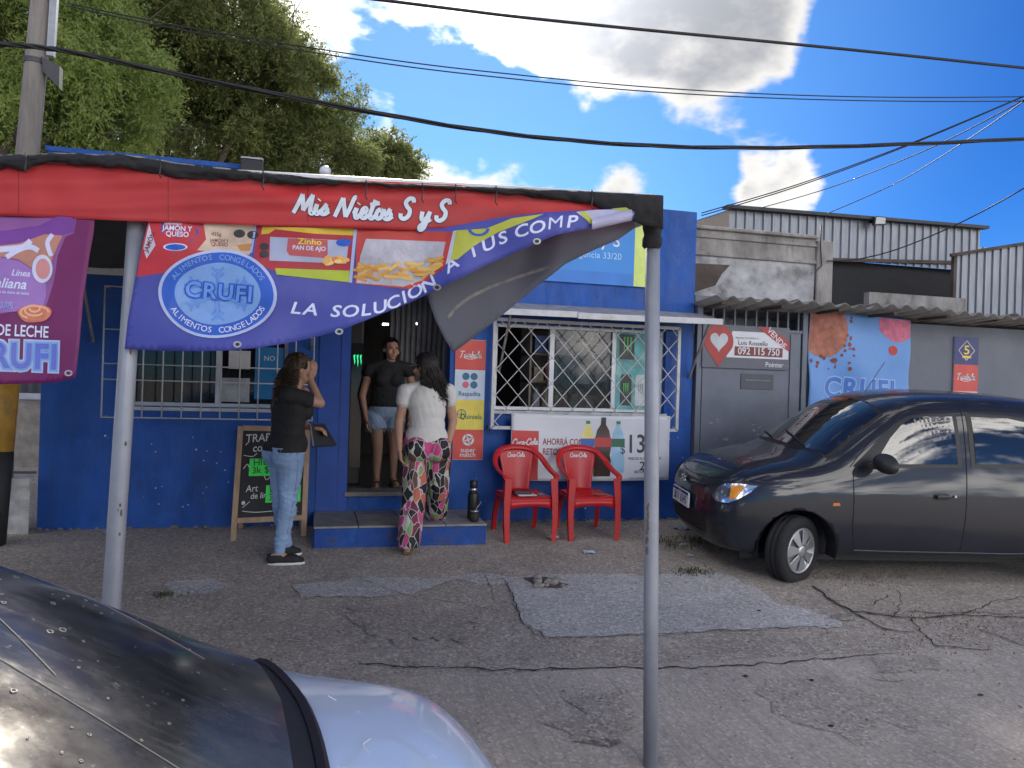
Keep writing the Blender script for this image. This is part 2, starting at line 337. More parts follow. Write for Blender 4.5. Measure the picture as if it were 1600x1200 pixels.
# ---- cement patches laid in the pavement
def irregular(pts, amp=.025, seed=0, step=.05):
    out = []
    for i, p in enumerate(pts):
        q = pts[(i+1) % len(pts)]; p2, q2 = Vector(p[:2]), Vector(q[:2]); n = max(2, int((q2-p2).length/step)); nn = Vector((-(q2-p2).y, (q2-p2).x)).normalized()
        for k in range(n):
            c = p2.lerp(q2, k/n); c = c + nn*(amp*mnoise.noise(Vector((c.x*5, c.y*5, seed))) + amp*.8*mnoise.noise(Vector((c.x*17, c.y*17, seed)))); out.append(c)
    return out
def patch(pts, dz, m, name='cement_patch', seed=0, amp=.05):
    ol = irregular(pts, amp, seed); tri = tessellate_polygon([[Vector((p.x, p.y, 0)) for p in ol]])
    bm = bmesh.new(); vs = [bm.verts.new((p.x, p.y, 0)) for p in ol]
    for t in tri: bm.faces.new([vs[i] for i in t])
    for _ in range(3): bmesh.ops.subdivide_edges(bm, edges=[e for e in bm.edges if e.calc_length() > .25], cuts=1); bmesh.ops.triangulate(bm, faces=bm.faces)
    for v in bm.verts: v.co.z = gz(v.co.y)+dz
    bmesh.ops.recalc_face_normals(bm, faces=bm.faces)
    for f in bm.faces:
        if f.normal.z < 0: f.normal_flip()
    me = bpy.data.meshes.new(name); bm.to_mesh(me); bm.free(); return tag(obj_from(me, name, m), kind='structure')
patch([pg(*p) for p in [(455, 915), (560, 905), (660, 903), (712, 905), (668, 922), (640, 930), (560, 934), (470, 936)]], .006, M_patch, seed=1)
patch([pg(*p) for p in [(790, 903), (880, 897), (1000, 900), (1130, 897), (1175, 915), (1215, 945), (1290, 962), (1318, 978), (1180, 986), (1010, 992), (850, 1000), (815, 970), (800, 930)]], .006, M_patch, seed=2)
patch([pg(*p) for p in [(700, 902), (760, 896), (800, 904), (800, 915), (740, 913)]], .0045, M_patch, seed=3, amp=.03)
M_slab2 = ground_material('worn_cement', (.40, .355, .308), (.30, .266, .232), (.50, .445, .388))
patch([pg(*p) for p in [(1190, 1070), (1290, 1060), (1370, 1080), (1430, 1110), (1420, 1140), (1330, 1150), (1260, 1140), (1210, 1105)]], .007, M_slab2, seed=4, amp=.12)
patch([pg(*p) for p in [(260, 912), (330, 905), (366, 914), (320, 930), (268, 935)]], .005, M_patch, seed=5)
patch([pg(*p) for p in [(1270, 915), (1330, 895), (1480, 905), (1640, 915), (1640, 958), (1450, 958), (1330, 960)]], .0055, M_slab2, seed=6)
M_stain = ground_material('stained_concrete', (.375, .331, .286), (.28, .247, .214), (.47, .42, .368))
for k, q in enumerate(([(1370, 1035), (1440, 1025), (1480, 1045), (1430, 1060), (1390, 1055)], [(540, 955), (660, 945), (760, 965), (720, 1000), (600, 1005)], [(900, 1090), (980, 1080), (990, 1150), (930, 1180), (880, 1140)])): patch([pg(*p) for p in q], .0075+.0006*k, M_stain, 'pavement_stain', 20+k, .16)
# ---- cracks
M_crack = mat('crack_dirt', (.022, .02, .017), .95, var=.3, scale=20)
def crack(px, wpx=.012, name='pavement_crack', seed=0):
    P = [pg(*p) for p in px]; b = MB(); out = []
    for i in range(len(P)-1):
        n = max(3, int((P[i+1]-P[i]).length/.03))
        for k in range(n): out.append(P[i].lerp(P[i+1], k/n))
    for i, p in enumerate(out):
        d = (out[min(i+1, len(out)-1)]-out[max(0, i-1)]).normalized(); nn = Vector((-d.y, d.x, 0)); j = mnoise.noise(Vector((p.x*9, p.y*9, seed)))*.03 + mnoise.noise(Vector((p.x*31, p.y*31, seed)))*.012
        wd = wpx*(.35+.9*abs(mnoise.noise(Vector((p.x*14, p.y*14, seed+5)))))*min(1, 6*(1-i/len(out))+.1)
        for s in (-1, 1): q = p+nn*(j+s*wd/2); b.v.append((q.x, q.y, gz(q.y)+.0095))
    b.f = [(2*i, 2*i+1, 2*i+3, 2*i+2) for i in range(len(out)-1)]; return b
cr = [crack([(560, 1040), (780, 1050), (930, 1047), (1070, 1046), (1200, 1040), (1320, 1030), (1440, 1020)], .02), crack([(1270, 918), (1300, 940), (1330, 958), (1420, 968), (1500, 963), (1640, 968)], .03, seed=1),
      crack([(1330, 958), (1380, 985), (1440, 992)], .025, seed=2), crack([(1420, 968), (1460, 1010), (1560, 1020)], .02, seed=3), crack([(1530, 985), (1600, 1012), (1640, 1030)], .022, seed=4), crack([(1300, 940), (1360, 948), (1390, 930)], .012, seed=6),
      crack([(1500, 963), (1560, 940), (1640, 930)], .012, seed=7), crack([(1390, 970), (1410, 945), (1400, 920)], .01, seed=8), crack([(760, 900), (770, 935), (850, 968)], .008, seed=9), crack([(790, 905), (815, 970), (842, 1000)], .012, seed=10),
      crack([(842, 1000), (1010, 994), (1180, 985), (1318, 978)], .008, seed=11), crack([(1360, 1062), (1400, 1068), (1420, 1066)], .01, seed=12), crack([(560, 905), (640, 935), (720, 945), (800, 962)], .008, seed=13)]
cb = MB()
for c in cr: cb.add(c.v, c.f)
tag(cb.build('pavement_cracks', M_crack, fix=False), 'dark cracks running across the concrete pavement and forecourt', 'crack', kind='stuff')
# ---- blue shop
M_blue = mat('blue_wall_paint', (.004, .072, .33), .6, var=.24, scale=2.6, bump=.5, bscale=45, dirt=(.006, .042, .17), dscale=1.6, damt=.75, stretch=(1.6, 1.6, .7), rvar=.15)
M_bluedirty = mat('blue_step_paint', (.005, .055, .28), .7, var=.35, scale=6, bump=.6, bscale=40, dirt=(.05, .05, .055), dscale=6, damt=.95)
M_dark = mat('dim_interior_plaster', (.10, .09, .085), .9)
M_alu = mat('window_aluminium', (.55, .56, .58), .45, .3, var=.1)
M_white = mat('white_enamel', (.50, .51, .52), .45, var=.12, scale=9, dirt=(.25, .2, .15), dscale=14, damt=.35)
M_black = mat('black_plastic', (.015, .015, .016), .5)
def streaks(m):
    N = m.node_tree.nodes; L = m.node_tree.links; b = N['Principled BSDF']; src = b.inputs['Base Color'].links[0].from_socket; tc = N.new('ShaderNodeTexCoord')
    for st, sc, lo, hi, c, amt in (((9, 9, .5), 1.3, .52, .74, (.012, .05, .16, 1), .55), ((1, 1, 1), 3.2, .56, .66, (.012, .11, .42, 1), .5), ((1, 1, 1), 17., .66, .74, (.10, .14, .24, 1), .5)):
        mp = N.new('ShaderNodeMapping'); mp.inputs['Scale'].default_value = st; L.new(tc.outputs['Object'], mp.inputs[0]); n = N.new('ShaderNodeTexNoise'); n.inputs['Scale'].default_value = sc; n.inputs['Detail'].default_value = 8; n.inputs['Roughness'].default_value = .68; L.new(mp.outputs[0], n.inputs['Vector'])
        r = N.new('ShaderNodeMapRange'); r.interpolation_type = 'SMOOTHSTEP'; L.new(n.outputs[0], r.inputs[0]); r.inputs[1].default_value = lo; r.inputs[2].default_value = hi; r.inputs[4].default_value = amt
        x = N.new('ShaderNodeMix'); x.data_type = 'RGBA'; L.new(r.outputs[0], x.inputs[0]); L.new(src, x.inputs[6]); x.inputs[7].default_value = c; src = x.outputs[2]
    L.new(src, b.inputs['Base Color'])
streaks(M_blue); streaks(M_bluedirty)
shop = thing('corner_shop', 'low bright blue corner shop with barred windows and an open doorway', 'shop', (2.9, 0, 0))
WX = [.04, .70, 1.98, 2.52, 3.43, 3.86, 5.62, 5.92]; WZ = [0, .38, 1.12, 1.98, 2.30, 3.2]
b = MB()
for i in range(7):
    for k in range(5):
        if i == 1 and k == 2: continue
        if i == 3 and k in (1, 2, 3): continue
        if i == 5 and k == 2: continue
        b.box(WX[i], 0, WZ[k], WX[i+1], .2, WZ[k+1])
b.build('wall', M_blue, shop)
b = MB(); b.box(.04, .2, 0, .24, 6, 3.2); b.box(5.72, .2, 0, 5.92, 6, 3.2); b.box(.24, 5.8, 0, 5.72, 6, 3.2); b.build('wall', M_blue, shop)
# parapet riser at the left end, above the fascia
b = MB(); b.box(.02, -.01, 3.2, 1.6, .25, 3.24); b.build('parapet', M_blue, shop)
MB().box(.24, .2, 2.9, 5.72, 5.8, 3.0).build('roof', mat('roof_slab', (.2, .2, .2), .9), shop)
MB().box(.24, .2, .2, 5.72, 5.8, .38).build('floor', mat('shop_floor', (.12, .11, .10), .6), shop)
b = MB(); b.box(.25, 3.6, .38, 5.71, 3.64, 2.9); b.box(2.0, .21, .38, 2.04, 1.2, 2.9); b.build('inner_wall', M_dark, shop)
b = MB(); b.box(2.44, -.02, .2, 2.52, .22, 2.36); b.box(2.25, -.012, 0.2, 2.44, 0.0, 2.36); b.build('door_jamb', mat('blue_jamb_paint', (.009, .068, .36), .5, var=.15, scale=5), shop)
MB().box(2.50, -.05, .345, 3.45, .2, .385).build('threshold', mat('worn_threshold', (.22, .2, .18), .8, var=.3, scale=12), shop, bevel=.006)
# paint chips on the wall
ch = []
for x, y in [(428, 675), (595, 685), (604, 690), (640, 695), (840, 1030)]: pass
random.seed(3)
for k in range(70):
    cx, cz = random.choice([(1.3, .75), (1.55, .5), (2.3, .45), (.6, .9), (5.65, .6), (3.7, .5), (1.0, .3), (2.35, .95), (5.75, 1.0), (4.6, .3)]); x = cx+random.gauss(0, .16); z = cz+random.gauss(0, .12); s = random.uniform(.003, .011)
    if .1 < x < 2.4 or 3.5 < x < 5.9:
        if .03 < z < 1.05: ch.append(poly2([(x+s*random.uniform(.5, 1.4)*math.cos(a), z+s*random.uniform(.3, 1)*math.sin(a)) for a in np.arange(0, 6.2, 1.)]))
c = decal('paint_chip', join2(*ch), wallmap(0), .002, mat('bare_plaster', (.55, .55, .55), .9), shop); c['kind'] = 'stuff'
# crumbling plaster at the foot of the wall
b = MB()
for k in range(150):
    x = random.uniform(.05, 5.9) if k < 100 else random.uniform(3.9, 5.9)
    if 2.2 < x < 3.75: continue
    s = random.uniform(.01, .03); b.ball((x, -.005-random.random()*.02, gz(0)+random.random()*.01), (s, s*.6, s*.7), 6, 4)
o = b.build('plaster_rubble', mat('crumbled_plaster', (.17, .16, .155), .95, var=.4), shop); o['kind'] = 'stuff'
# windows: sliding aluminium frames with panes
M_glass = mat('window_glass', (.02, .025, .03), .06, var=.05, spec=.7, alpha=.42)
def window(x0, x1, z0, z1, splits, panes):
    b = MB(); t = .035
    b.box(x0, .06, z0, x1, .1, z0+t); b.box(x0, .06, z1-t, x1, .1, z1); b.box(x0, .06, z0+t, x0+t, .1, z1-t); b.box(x1-t, .06, z0+t, x1, .1, z1-t)
    for s in splits: b.box(s-.025, .055, z0+t, s+.025, .105, z1-t)
    f = b.build('window_frame', M_alu, shop, bevel=.004)
    for a, c in panes: MB().box(a, .078, z0+t, c, .083, z1-t).build('pane', M_glass, f)
    MB().box(x0-.02, -.03, z0-.035, x1+.02, .06, z0-.004).build('sill', M_white, f, bevel=.004)
window(.70, 1.98, 1.12, 1.98, [1.40], [(.735, 1.375), (1.425, 1.945)])
window(3.86, 5.62, 1.15, 1.98, [4.44, 5.09], [(4.465, 5.065), (5.115, 5.585)])
# window grilles
def tubes(b, segs, r):
    for a, c in segs: b.tube([a, c], r, 6)
g = thing('window_grille', 'white square-mesh security grille over the window left of the door', 'grille', (1.36, -.16, 1.03))
x0, x1, z0, z1, gy = .54, 2.2, 1.03, 2.1, -.18
for k in range(12):
    x = x0+(x1-x0)*k/11; MB().tube([(x, gy, z0), (x, gy, z1)], .0065, 6).build('bar', M_white, g, smooth=True)
for z in (1.03, 1.34, 1.47, 1.75, 2.1): MB().tube([(x0, gy+.008, z), (x1, gy+.008, z)], .0065, 6).build('bar', M_white, g, smooth=True)
for x in (x0, x1):
    for z in (z0, 1.34, 1.47, z1): MB().tube([(x, gy, z), (x, .01, z)], .0065, 6).build('bar', M_white, g, smooth=True)
g = thing('window_grille', 'white diamond-lattice security grille over the window right of the door', 'grille', (4.76, -.12, .99))
gy = -.12; x0, x1, z0, z1 = 3.82, 5.70, .99, 2.0
P = [(x0, gy, z0), (x1, gy, z0), (x1, gy, z1), (x0, gy, z1)]
for i in range(4): MB().bar(P[i], P[(i+1) % 4], .03, .03).build('frame_bar', M_white, g)
for x, z in ((x0, z0), (x1, z0), (x0, z1), (x1, z1)): MB().bar((x, gy, z), (x, .0, z), .025, .025).build('frame_bar', M_white, g)
st = .218; sl_ = 1.12
for sg in (-1, 1):
    c = -3.0
    while c < 5.2:
        # line z - zc = sg*sl*(x - xc)
        pts = []
        for x in (x0+.015, x1-.015):
            z = z0+.1+sg*sl_*(x-x0) + (c if sg > 0 else c+.3); pts.append((x, z))
        (xa, za), (xb, zb) = pts; lo, hi = z0+.015, z1-.015
        def cl(x, z, xo, zo):
            if z < lo: t = (lo-z)/(zo-z); return x+(xo-x)*t, lo
            if z > hi: t = (hi-z)/(zo-z); return x+(xo-x)*t, hi
            return x, z
        if not (max(za, zb) <= lo or min(za, zb) >= hi):
            A = cl(xa, za, xb, zb); B_ = cl(xb, zb, xa, za)
            if (Vector(A)-Vector(B_)).length > .05: MB().bar((A[0], gy+.006*sg, A[1]), (B_[0], gy+.006*sg, B_[1]), .006, .013, up=(0, 1, 0)).build('lattice_bar', M_white, g)
        c += st*1.12
# canopies over the windows
def canopy(x0, x1, zt, label):
    t = thing('window_canopy', label, 'canopy', ((x0+x1)/2, 0, zt)); yo = -.42
    MB().add([(x0, 0, zt+.10), (x1, 0, zt+.10), (x1, yo, zt), (x0, yo, zt), (x0, 0, zt+.115), (x1, 0, zt+.115), (x1, yo, zt+.015), (x0, yo, zt+.015)], [(0, 3, 2, 1), (4, 5, 6, 7), (0, 1, 5, 4), (1, 2, 6, 5), (2, 3, 7, 6), (3, 0, 4, 7)]).build('sheet', mat('weathered_canopy_sheet', (.3, .3, .31), .6, .3, var=.3), t)
    xs = np.linspace(x0, x1, 4)
    for a, c in zip(xs[:-1], xs[1:]): MB().bar((a+.004, yo-.012, zt-.012+random.uniform(-.008, .008)), (c-.004, yo-.012, zt-.006+random.uniform(-.008, .008)), .02, .055).build('edge_strip', M_white, t)
    for x in (x0+.12, x1-.12): MB().bar((x, -.005, zt-.55), (x, yo+.02, zt-.012), .018, .018).build('strut', mat('rusty_strut', (.25, .23, .22), .7, .3, var=.4, scale=15), t)
canopy(3.78, 6.0, 2.06, 'grey sheet canopy with white edge propped over the lattice window')
canopy(.3, 2.3, 2.2, 'grey sheet canopy with white edge propped over the square-barred window')
# step
stp = thing('entrance_step', 'blue-sided concrete entrance step with grey tiled top below the doorway', 'step', (2.98, -.3, 0))
MB().box(2.24, -.72, 0, 3.66, -.002, .192).build('riser', M_bluedirty, stp, bevel=.012)
for i in range(4):
    a, c = 2.235+i*.3575, 2.235+(i+1)*.3575
    MB().box(a+.003, -.735, .193, c-.003, -.003, .211).build('tile', mat('step_tile', (.25, .24, .235), .6, var=.25, scale=7, dirt=(.1, .09, .085), dscale=4, damt=.7), stp, bevel=.004)
# ---- things inside the doorway and windows
fr = thing('drinks_cooler', 'dark drinks cooler just inside the doorway with green claw emblem', 'fridge', (2.55, .62, .38))
MB().box(2.20, .45, .38, 2.66, 1.0, 2.2).build('cabinet', M_black, fr, bevel=.02)
MB().box(2.55, .435, .55, 2.655, .449, 1.75).build('door_glass', mat('cooler_glass', (.02, .02, .022), .1), fr)
gm = mat('lit_green_emblem', (.03, .75, .28), .5, emit=.35); cl_ = []
for k, (dx, l) in enumerate(((0, .10), (.03, .125), (.06, .10))): cl_.append(poly2([(2.565+dx, 1.63), (2.582+dx, 1.64), (2.579+dx, 1.60), (2.584+dx, 1.57), (2.577+dx, 1.64-l), (2.572+dx, 1.585), (2.568+dx, 1.60)]))
decal('claw_emblem', join2(*cl_), wallmap(.435), .003, gm, fr)
M_strip = mat('curtain_strip', (.14, .145, .16), .5, var=.2)
cu = thing('strip_curtain', 'grey hanging strip curtain inside the upper right of the doorway', 'curtain', (3.3, .9, 1.4))
for k in range(16): x = 2.95+k*.055; MB().grid(lambda u, v, x=x: (x+u*.045, .9+.012*math.sin(u*PI), 1.35+v*1.3), 3, 2).build('strip', M_strip, cu, smooth=True)
for li, (x, y) in enumerate(((602, 507), (650, 506), (695, 505), (712, 507))):
    p = pw(x, y, 2.6); MB().box(p.x-.035, 2.55, p.z-.01, p.x+.035, 2.6, p.z+.012).build('ceiling_lamp', mat('lamp_tube', (1, 1, .95), .5, emit=3.), None)
    tag(bpy.data.objects[[o.name for o in bpy.data.objects if o.name.startswith('ceiling_lamp')][-1]], 'small white lamp glowing inside the dark doorway, %s from the left' % ('first', 'second', 'third', 'fourth')[li], 'lamp', 'lamps inside the shop')
sh = thing('display_shelf', 'wooden shelf stacked with goods behind the lattice window', 'shelf', (4.75, .5, 1.1))
for z in (1.16, 1.42, 1.7): MB().box(4.3, .35, z, 5.1, .7, z+.02).build('shelf_board', mat('shelf_board', (.30, .25, .2), .7), sh)
for x in (4.3, 5.08): MB().box(x, .35, .4, x+.02, .7, 1.98).build('side_panel', mat('shelf_board', (.2, .16, .12), .7), sh)
MB().box(4.32, .7, .4, 5.08, .71, 1.98).build('back_panel', mat('shelf_back', (.34, .31, .28), .8, var=.3), sh)
random.seed(12); pal = [(.5, .5, .48), (.35, .1, .08), (.1, .18, .4), (.5, .4, .25), (.12, .3, .2), (.6, .58, .55), (.4, .42, .45)]
for zi, z in enumerate((1.18, 1.44, 1.72)):
    x = 4.36; kk = -1
    while x < 5.0:
        kk += 1
        wd = random.uniform(.06, .13); h = random.uniform(.12, .21); col = random.choice(pal); r = wd*.42
        if random.random() < .5: bo = MB().lathe([(r, 0), (r, h*.7), (r*.45, h*.85), (r*.45, h)], (x+wd/2, .45, z), 10)
        else: bo = MB().box(x, .38, z, x+wd*.92, .5, z+h)
        tag(bo.build('packaged_good', mat('pack%d' % pal.index(col), col, .5, var=.3, scale=14), None), '%s packaged good, %s from the left on the %s shelf in the lattice window' % (['grey', 'maroon', 'blue', 'tan', 'green', 'white', 'pale grey'][pal.index(col)], 'first second third fourth fifth sixth seventh eighth ninth tenth'.split()[kk], ['bottom', 'middle', 'top'][zi]), 'package', 'goods on the window shelf'); x += wd+.01
for k, (x0_, z0_, x1_, z1_, c_, lab) in enumerate(((4.50, 1.70, 5.03, 1.83, (.42, .36, .32), 'pale horizontal paper strip across the middle pane of the lattice window'), (4.52, 1.40, 4.72, 1.64, (.05, .06, .09), 'dark poster with pale blotch in the middle pane of the lattice window'), (4.74, 1.42, 4.86, 1.62, (.5, .5, .5), 'white notice in the middle pane of the lattice window'), (4.92, 1.45, 5.05, 1.62, (.45, .3, .28), 'reddish notice at the right of the middle lattice window pane'))):
    t = thing('paper_notice', lab, 'notice', (x0_, .12, z0_)); MB().box(x0_, .115, z0_, x1_, .118, z1_).build('sheet', mat('notice_tint%d' % k, c_, .7, var=.4, scale=9, dirt=(.5, .5, .5), dscale=7, damt=.6), t)
# poster with cans behind the lattice window
po = thing('drink_poster', 'turquoise drink poster with cans behind the lattice window', 'poster', (5.35, .06, 1.18))
MB().box(5.11, .050, 1.18, 5.58, .054, 1.95).build('sheet', mat('poster_turquoise', (.10, .36, .36), .5, var=.5, scale=5, dirt=(.5, .6, .55), dscale=4, damt=.6), po)
for k, (x, col) in enumerate(((5.22, (.015, .02, .02)), (5.38, (.5, .55, .55)), (5.52, (.06, .2, .2)))):
    c = decal('can_print', join2(rect2(x-.06, 1.22, x+.06, 1.50), poly2([(x-.06, 1.5), (x+.06, 1.5), (x+.045, 1.53), (x-.045, 1.53)])), wallmap(.05), .003, mat('can_print%d' % k, col, .4), po)
    decal('claw_print', join2(*[poly2([(x-.03+d, 1.44), (x-.018+d, 1.445), (x-.02+d, 1.33), (x-.027+d, 1.38)]) for d in (0, .022, .044)]), wallmap(.05), .005, mat('green_print', (.1, .5, .12), .5) if k != 1 else mat('grey_print', (.2, .22, .22), .5), po)
decal('dark_panel_print', rect2(5.14, 1.68, 5.30, 1.93), wallmap(.05), .003, mat('can_print0', (.015, .02, .02), .4), po)
decal('claw_print', join2(*[poly2([(5.18+d, 1.9), (5.197+d, 1.905), (5.192+d, 1.72), (5.184+d, 1.8)]) for d in (0, .035, .07)]), wallmap(.05), .006, MATS['green_print'], po)
# notices in the left window
def notice(x0, z0, x1, z1, m, label, lines=None, Y=.05):
    t = thing('paper_notice', label, 'notice', ((x0+x1)/2, Y, z0)); MB().box(x0, Y-.002, z0, x1, Y, z1).build('sheet', m, t)
    if lines:
        for s, z, h in lines: decal('lettering', at2(text2d(s, h, .01), (x0+x1)/2, z), wallmap(Y-.002), .002, mat('ink_'+('white' if 'blue' in m.name else 'grey'), (.6, .65, .7) if 'blue' in m.name else (.12, .12, .13), .6), t)
M_paper = mat('notice_paper', (.62, .6, .57), .8)
notice(1.48, 1.46, 1.66, 1.62, M_paper, 'small white paper notice taped inside the square-barred window')
notice(1.70, 1.20, 1.94, 1.66, mat('blue_notice', (.02, .19, .45), .5), 'blue printed notice inside the square-barred window behind the woman in jeans', [('NO', 1.56, .06)])
notice(1.42, 1.17, 1.66, 1.38, mat('grey_notice', (.4, .41, .42), .5, var=.4, scale=6), 'grey printed sheet low in the square-barred window pane')
# ---- neighbouring grey shop front on the right
M_grey = mat('grey_wall_paint', (.15, .165, .195), .7, var=.15, scale=2, bump=.25, bscale=50, dirt=(.09, .097, .115), dscale=1.2, damt=.5)
M_gate = mat('grey_gate_paint', (.125, .142, .18), .5, .2, var=.12, scale=3, dirt=(.2, .2, .2), dscale=7, damt=.25)
M_fibro = mat('fibre_cement', (.20, .19, .18), .9, var=.3, scale=6, bump=.4)
gs = thing('grey_shop', 'grey rendered shop front with corrugated eave right of the blue shop', 'shop', (8.5, 0, 0))
b = MB(); b.box(7.24, .0, 0, 14, .2, 2.2); b.box(5.93, .0, 2.3, 7.24, .12, 2.36); b.build('wall', M_grey, gs)
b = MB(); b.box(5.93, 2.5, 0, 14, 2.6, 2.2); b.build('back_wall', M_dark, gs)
def corrug(fn, n, amp, m, name, parent, per=10, thick=.006):
    """sheet swept along u with a round corrugation; fn(u, v) -> base point, normal"""
    b = MB(); nu = n*per
    def f(u, v):
        p, nn = fn(u, v); return p + nn*amp*math.cos(u*n*2*PI)
    b.grid(f, nu, 1); o = b.build(name, m, parent, smooth=True, fix=False, solid=thick); return o
random.seed(21); x = 5.9; i = 0
while x < 13.5:
    w_ = .92; dz = random.uniform(-.02, .02); tl = random.uniform(-.02, .02); yo = -.48+random.uniform(-.05, .05)
    corrug(lambda u, v, x=x, dz=dz, tl=tl, yo=yo: (Vector((x+u*w_, yo*(1-v)+1.4*v, 2.30+dz+tl*u - .12*v)), Vector((0, 0, 1))), 5, .022, M_fibro, 'roof_sheet', gs); x += .90; i += 1
for k in range(12): MB().box(6.0+k*.66, -.40, 2.235, 6.04+k*.66, 0, 2.26).build('rafter', mat('old_timber', (.10, .075, .055), .9), gs)
# gate
gt = thing('metal_gate', 'grey metal gate with barred top between the blue and grey shops', 'gate', (6.6, -.02, 0))
MB().box(6.02, -.02, .02, 7.16, .01, 2.02).build('leaf_panel', M_gate, gt, bevel=.004)
for x in (5.975, 7.20): MB().box(x-.03, -.035, 0, x+.03, .03, 2.30).build('post', M_gate, gt, bevel=.004)
MB().box(6.005, -.03, 2.24, 7.17, .02, 2.28).build('rail', M_gate, gt); MB().box(6.005, -.03, 2.02, 7.17, .02, 2.05).build('rail', M_gate, gt)
for k in range(9): x = 6.13+k*.125; MB().box(x-.009, -.012, 2.05, x+.009, .006, 2.24).build('bar', M_gate, gt)
MB().box(6.46, -.028, 1.42, 6.84, -.021, 1.58).build('letter_flap', mat('dark_gate_paint', (.07, .075, .09), .5), gt, bevel=.003)
MB().box(6.50, -.036, 1.505, 6.80, -.029, 1.52).build('flap_edge', M_gate, gt)
MB().box(7.03, -.03, .02, 7.045, -.021, 2.0).build('cover_strip', M_gate, gt)
ch = []
for k in range(26):
    cx, cz = random.choice([(6.18, 1.08), (6.62, 1.03), (6.7, 1.0), (6.3, .9)]); x = cx+random.gauss(0, .05); z = cz+random.gauss(0, .015); s = random.uniform(.004, .016); ch.append(poly2([(x+s*random.uniform(.6, 1.8)*math.cos(a), z+s*.4*math.sin(a)) for a in np.arange(0, 6.2, 1.)]))
o = decal('scuffed_paint', join2(*ch), wallmap(-.02), .002, mat('scuff', (.3, .31, .33), .7), gt); o['kind'] = 'stuff'
# VENDE sign
vs_ = thing('for_sale_sign', 'for sale board with red map pin, white heart and telephone number', 'sign', (6.5, -.04, 1.62))
W = wallmap(-.05); M_sg = mat('sign_grey', srgb(88, 92, 104), .4); M_sr = mat('sign_red', srgb(165, 42, 38), .4); M_sw = mat('sign_white', (.66, .68, .72), .4, var=.04)
x0, x1, z0, z1 = 6.0, 7.0, 1.63, 2.07
MB().box(x0, -.05, z0, x1, -.036, z1).build('board', M_sg, vs_)
decal('white_field', poly2([(x0+.27, z0+.11), (x1-.01, z0+.11), (x1-.01, z0+.30), (x1-.3, z1-.06), (x0+.33, z1-.06)]), W, .002, M_sw, vs_)
decal('corner_band', poly2([(x1-.39, z1-.005), (x1-.24, z1-.005), (x1-.003, z0+.30), (x1-.003, z0+.19)]), W, .004, M_sr, vs_)
decal('pin', poly2([(x0+.18+.165*math.cos(t), z0+.27+.165*math.sin(t)) for t in np.linspace(R(-25), R(205), 20)] + [(x0+.18, z0+.01)]), W, .004, M_sr, vs_)
hp = [(16*math.sin(t)**3, 13*math.cos(t)-5*math.cos(2*t)-2*math.cos(3*t)-math.cos(4*t)) for t in np.linspace(0, 2*PI, 40)[:-1]]
decal('heart', poly2([(x0+.18+a*.0063, z0+.27+c*.0068) for a, c in hp]), W, .006, mat('heart_grey', (.5, .53, .58), .4), vs_)
decal('number_panel', rect2(x0+.36, z0+.13, x1-.08, z0+.225), W, .004, mat('sign_maroon', srgb(120, 38, 36), .4), vs_)
M_ink = mat('ink_dark', (.04, .04, .045), .5)
decal('lettering', at2(text2d('092 115 750', .105, .015, sx=.92), x0+.64, z0+.178), W, .006, M_sw, vs_)
decal('lettering', at2(text2d('Luis Rossello', .066, .006), x0+.57, z0+.262), W, .004, M_ink, vs_)
decal('lettering', at2(text2d('Agente Inmobiliario', .034), x0+.50, z0+.315), W, .004, mat('ink_mid', (.2, .2, .22), .5), vs_)
decal('lettering', at2(text2d('VENDE', .088, .014), x1-.155, z1-.115, R(-42)), W, .006, M_sw, vs_)
decal('lettering', join2(at2(text2d('Pointer', .072, .010, align='LEFT'), x1-.28, z0+.048)), W, .004, M_sw, vs_)
decal('lettering', at2(text2d('.uy', .066, 0, align='LEFT'), x1-.075, z0+.048), W, .004, mat('ink_pale', (.2, .22, .25), .5), vs_)
# ice cream banner on the grey wall
ib = thing('ice_cream_banner', 'pale blue ice cream banner hung on the grey wall behind the dark car', 'banner', (7.85, -.03, .8))
M_ib = mat('banner_sky_blue', srgb(103, 152, 214), .55, var=.06, scale=3, bump=.15, bscale=8)
def ibm(u, v, o): return Vector((u, -.035-o-.010*math.sin(u*9+v*4)-.008*math.sin(v*11-u*3)-.012*math.sin(6*(u+v)), v - .04*(u-7.25)*(v-.8)/1.5))
IB = (7.25, .75, 8.52, 2.28)
MB().grid(lambda s, t: ibm(IB[0]+(IB[2]-IB[0])*s, IB[1]+(IB[3]-IB[1])*t, 0), 40, 40).build('sheet', M_ib, ib, smooth=True, fix=False, solid=.002)
M_choc = mat('print_chocolate', srgb(172, 108, 88), .6, var=.35, scale=14, bump=.8, bscale=18); M_straw = mat('print_strawberry', srgb(205, 110, 135), .6, var=.3, scale=14, bump=.8, bscale=18)
def blob(cx, cy, r, n, seed, a0=0, a1=2*PI): return [(cx+r*(1+.09*mnoise.noise(Vector((math.cos(t)*3, math.sin(t)*3, seed))))*math.cos(t), cy+r*(1+.09*mnoise.noise(Vector((math.cos(t)*3, math.sin(t)*3, seed))))*math.sin(t)) for t in np.linspace(a0, a1, n)]
def clipp(p): return [(min(max(a, IB[0]+.004), IB[2]-.004), min(max(c, IB[1]), IB[3]-.004)) for a, c in p]
decal('chocolate_scoop', poly2(clipp(blob(7.42, 2.08, .29, 40, 1))), ibm, .003, M_choc, ib, .06)
decal('strawberry_scoop', poly2(clipp(blob(8.36, 2.27, .25, 40, 2, PI, 2*PI))), ibm, .003, M_straw, ib, .06)
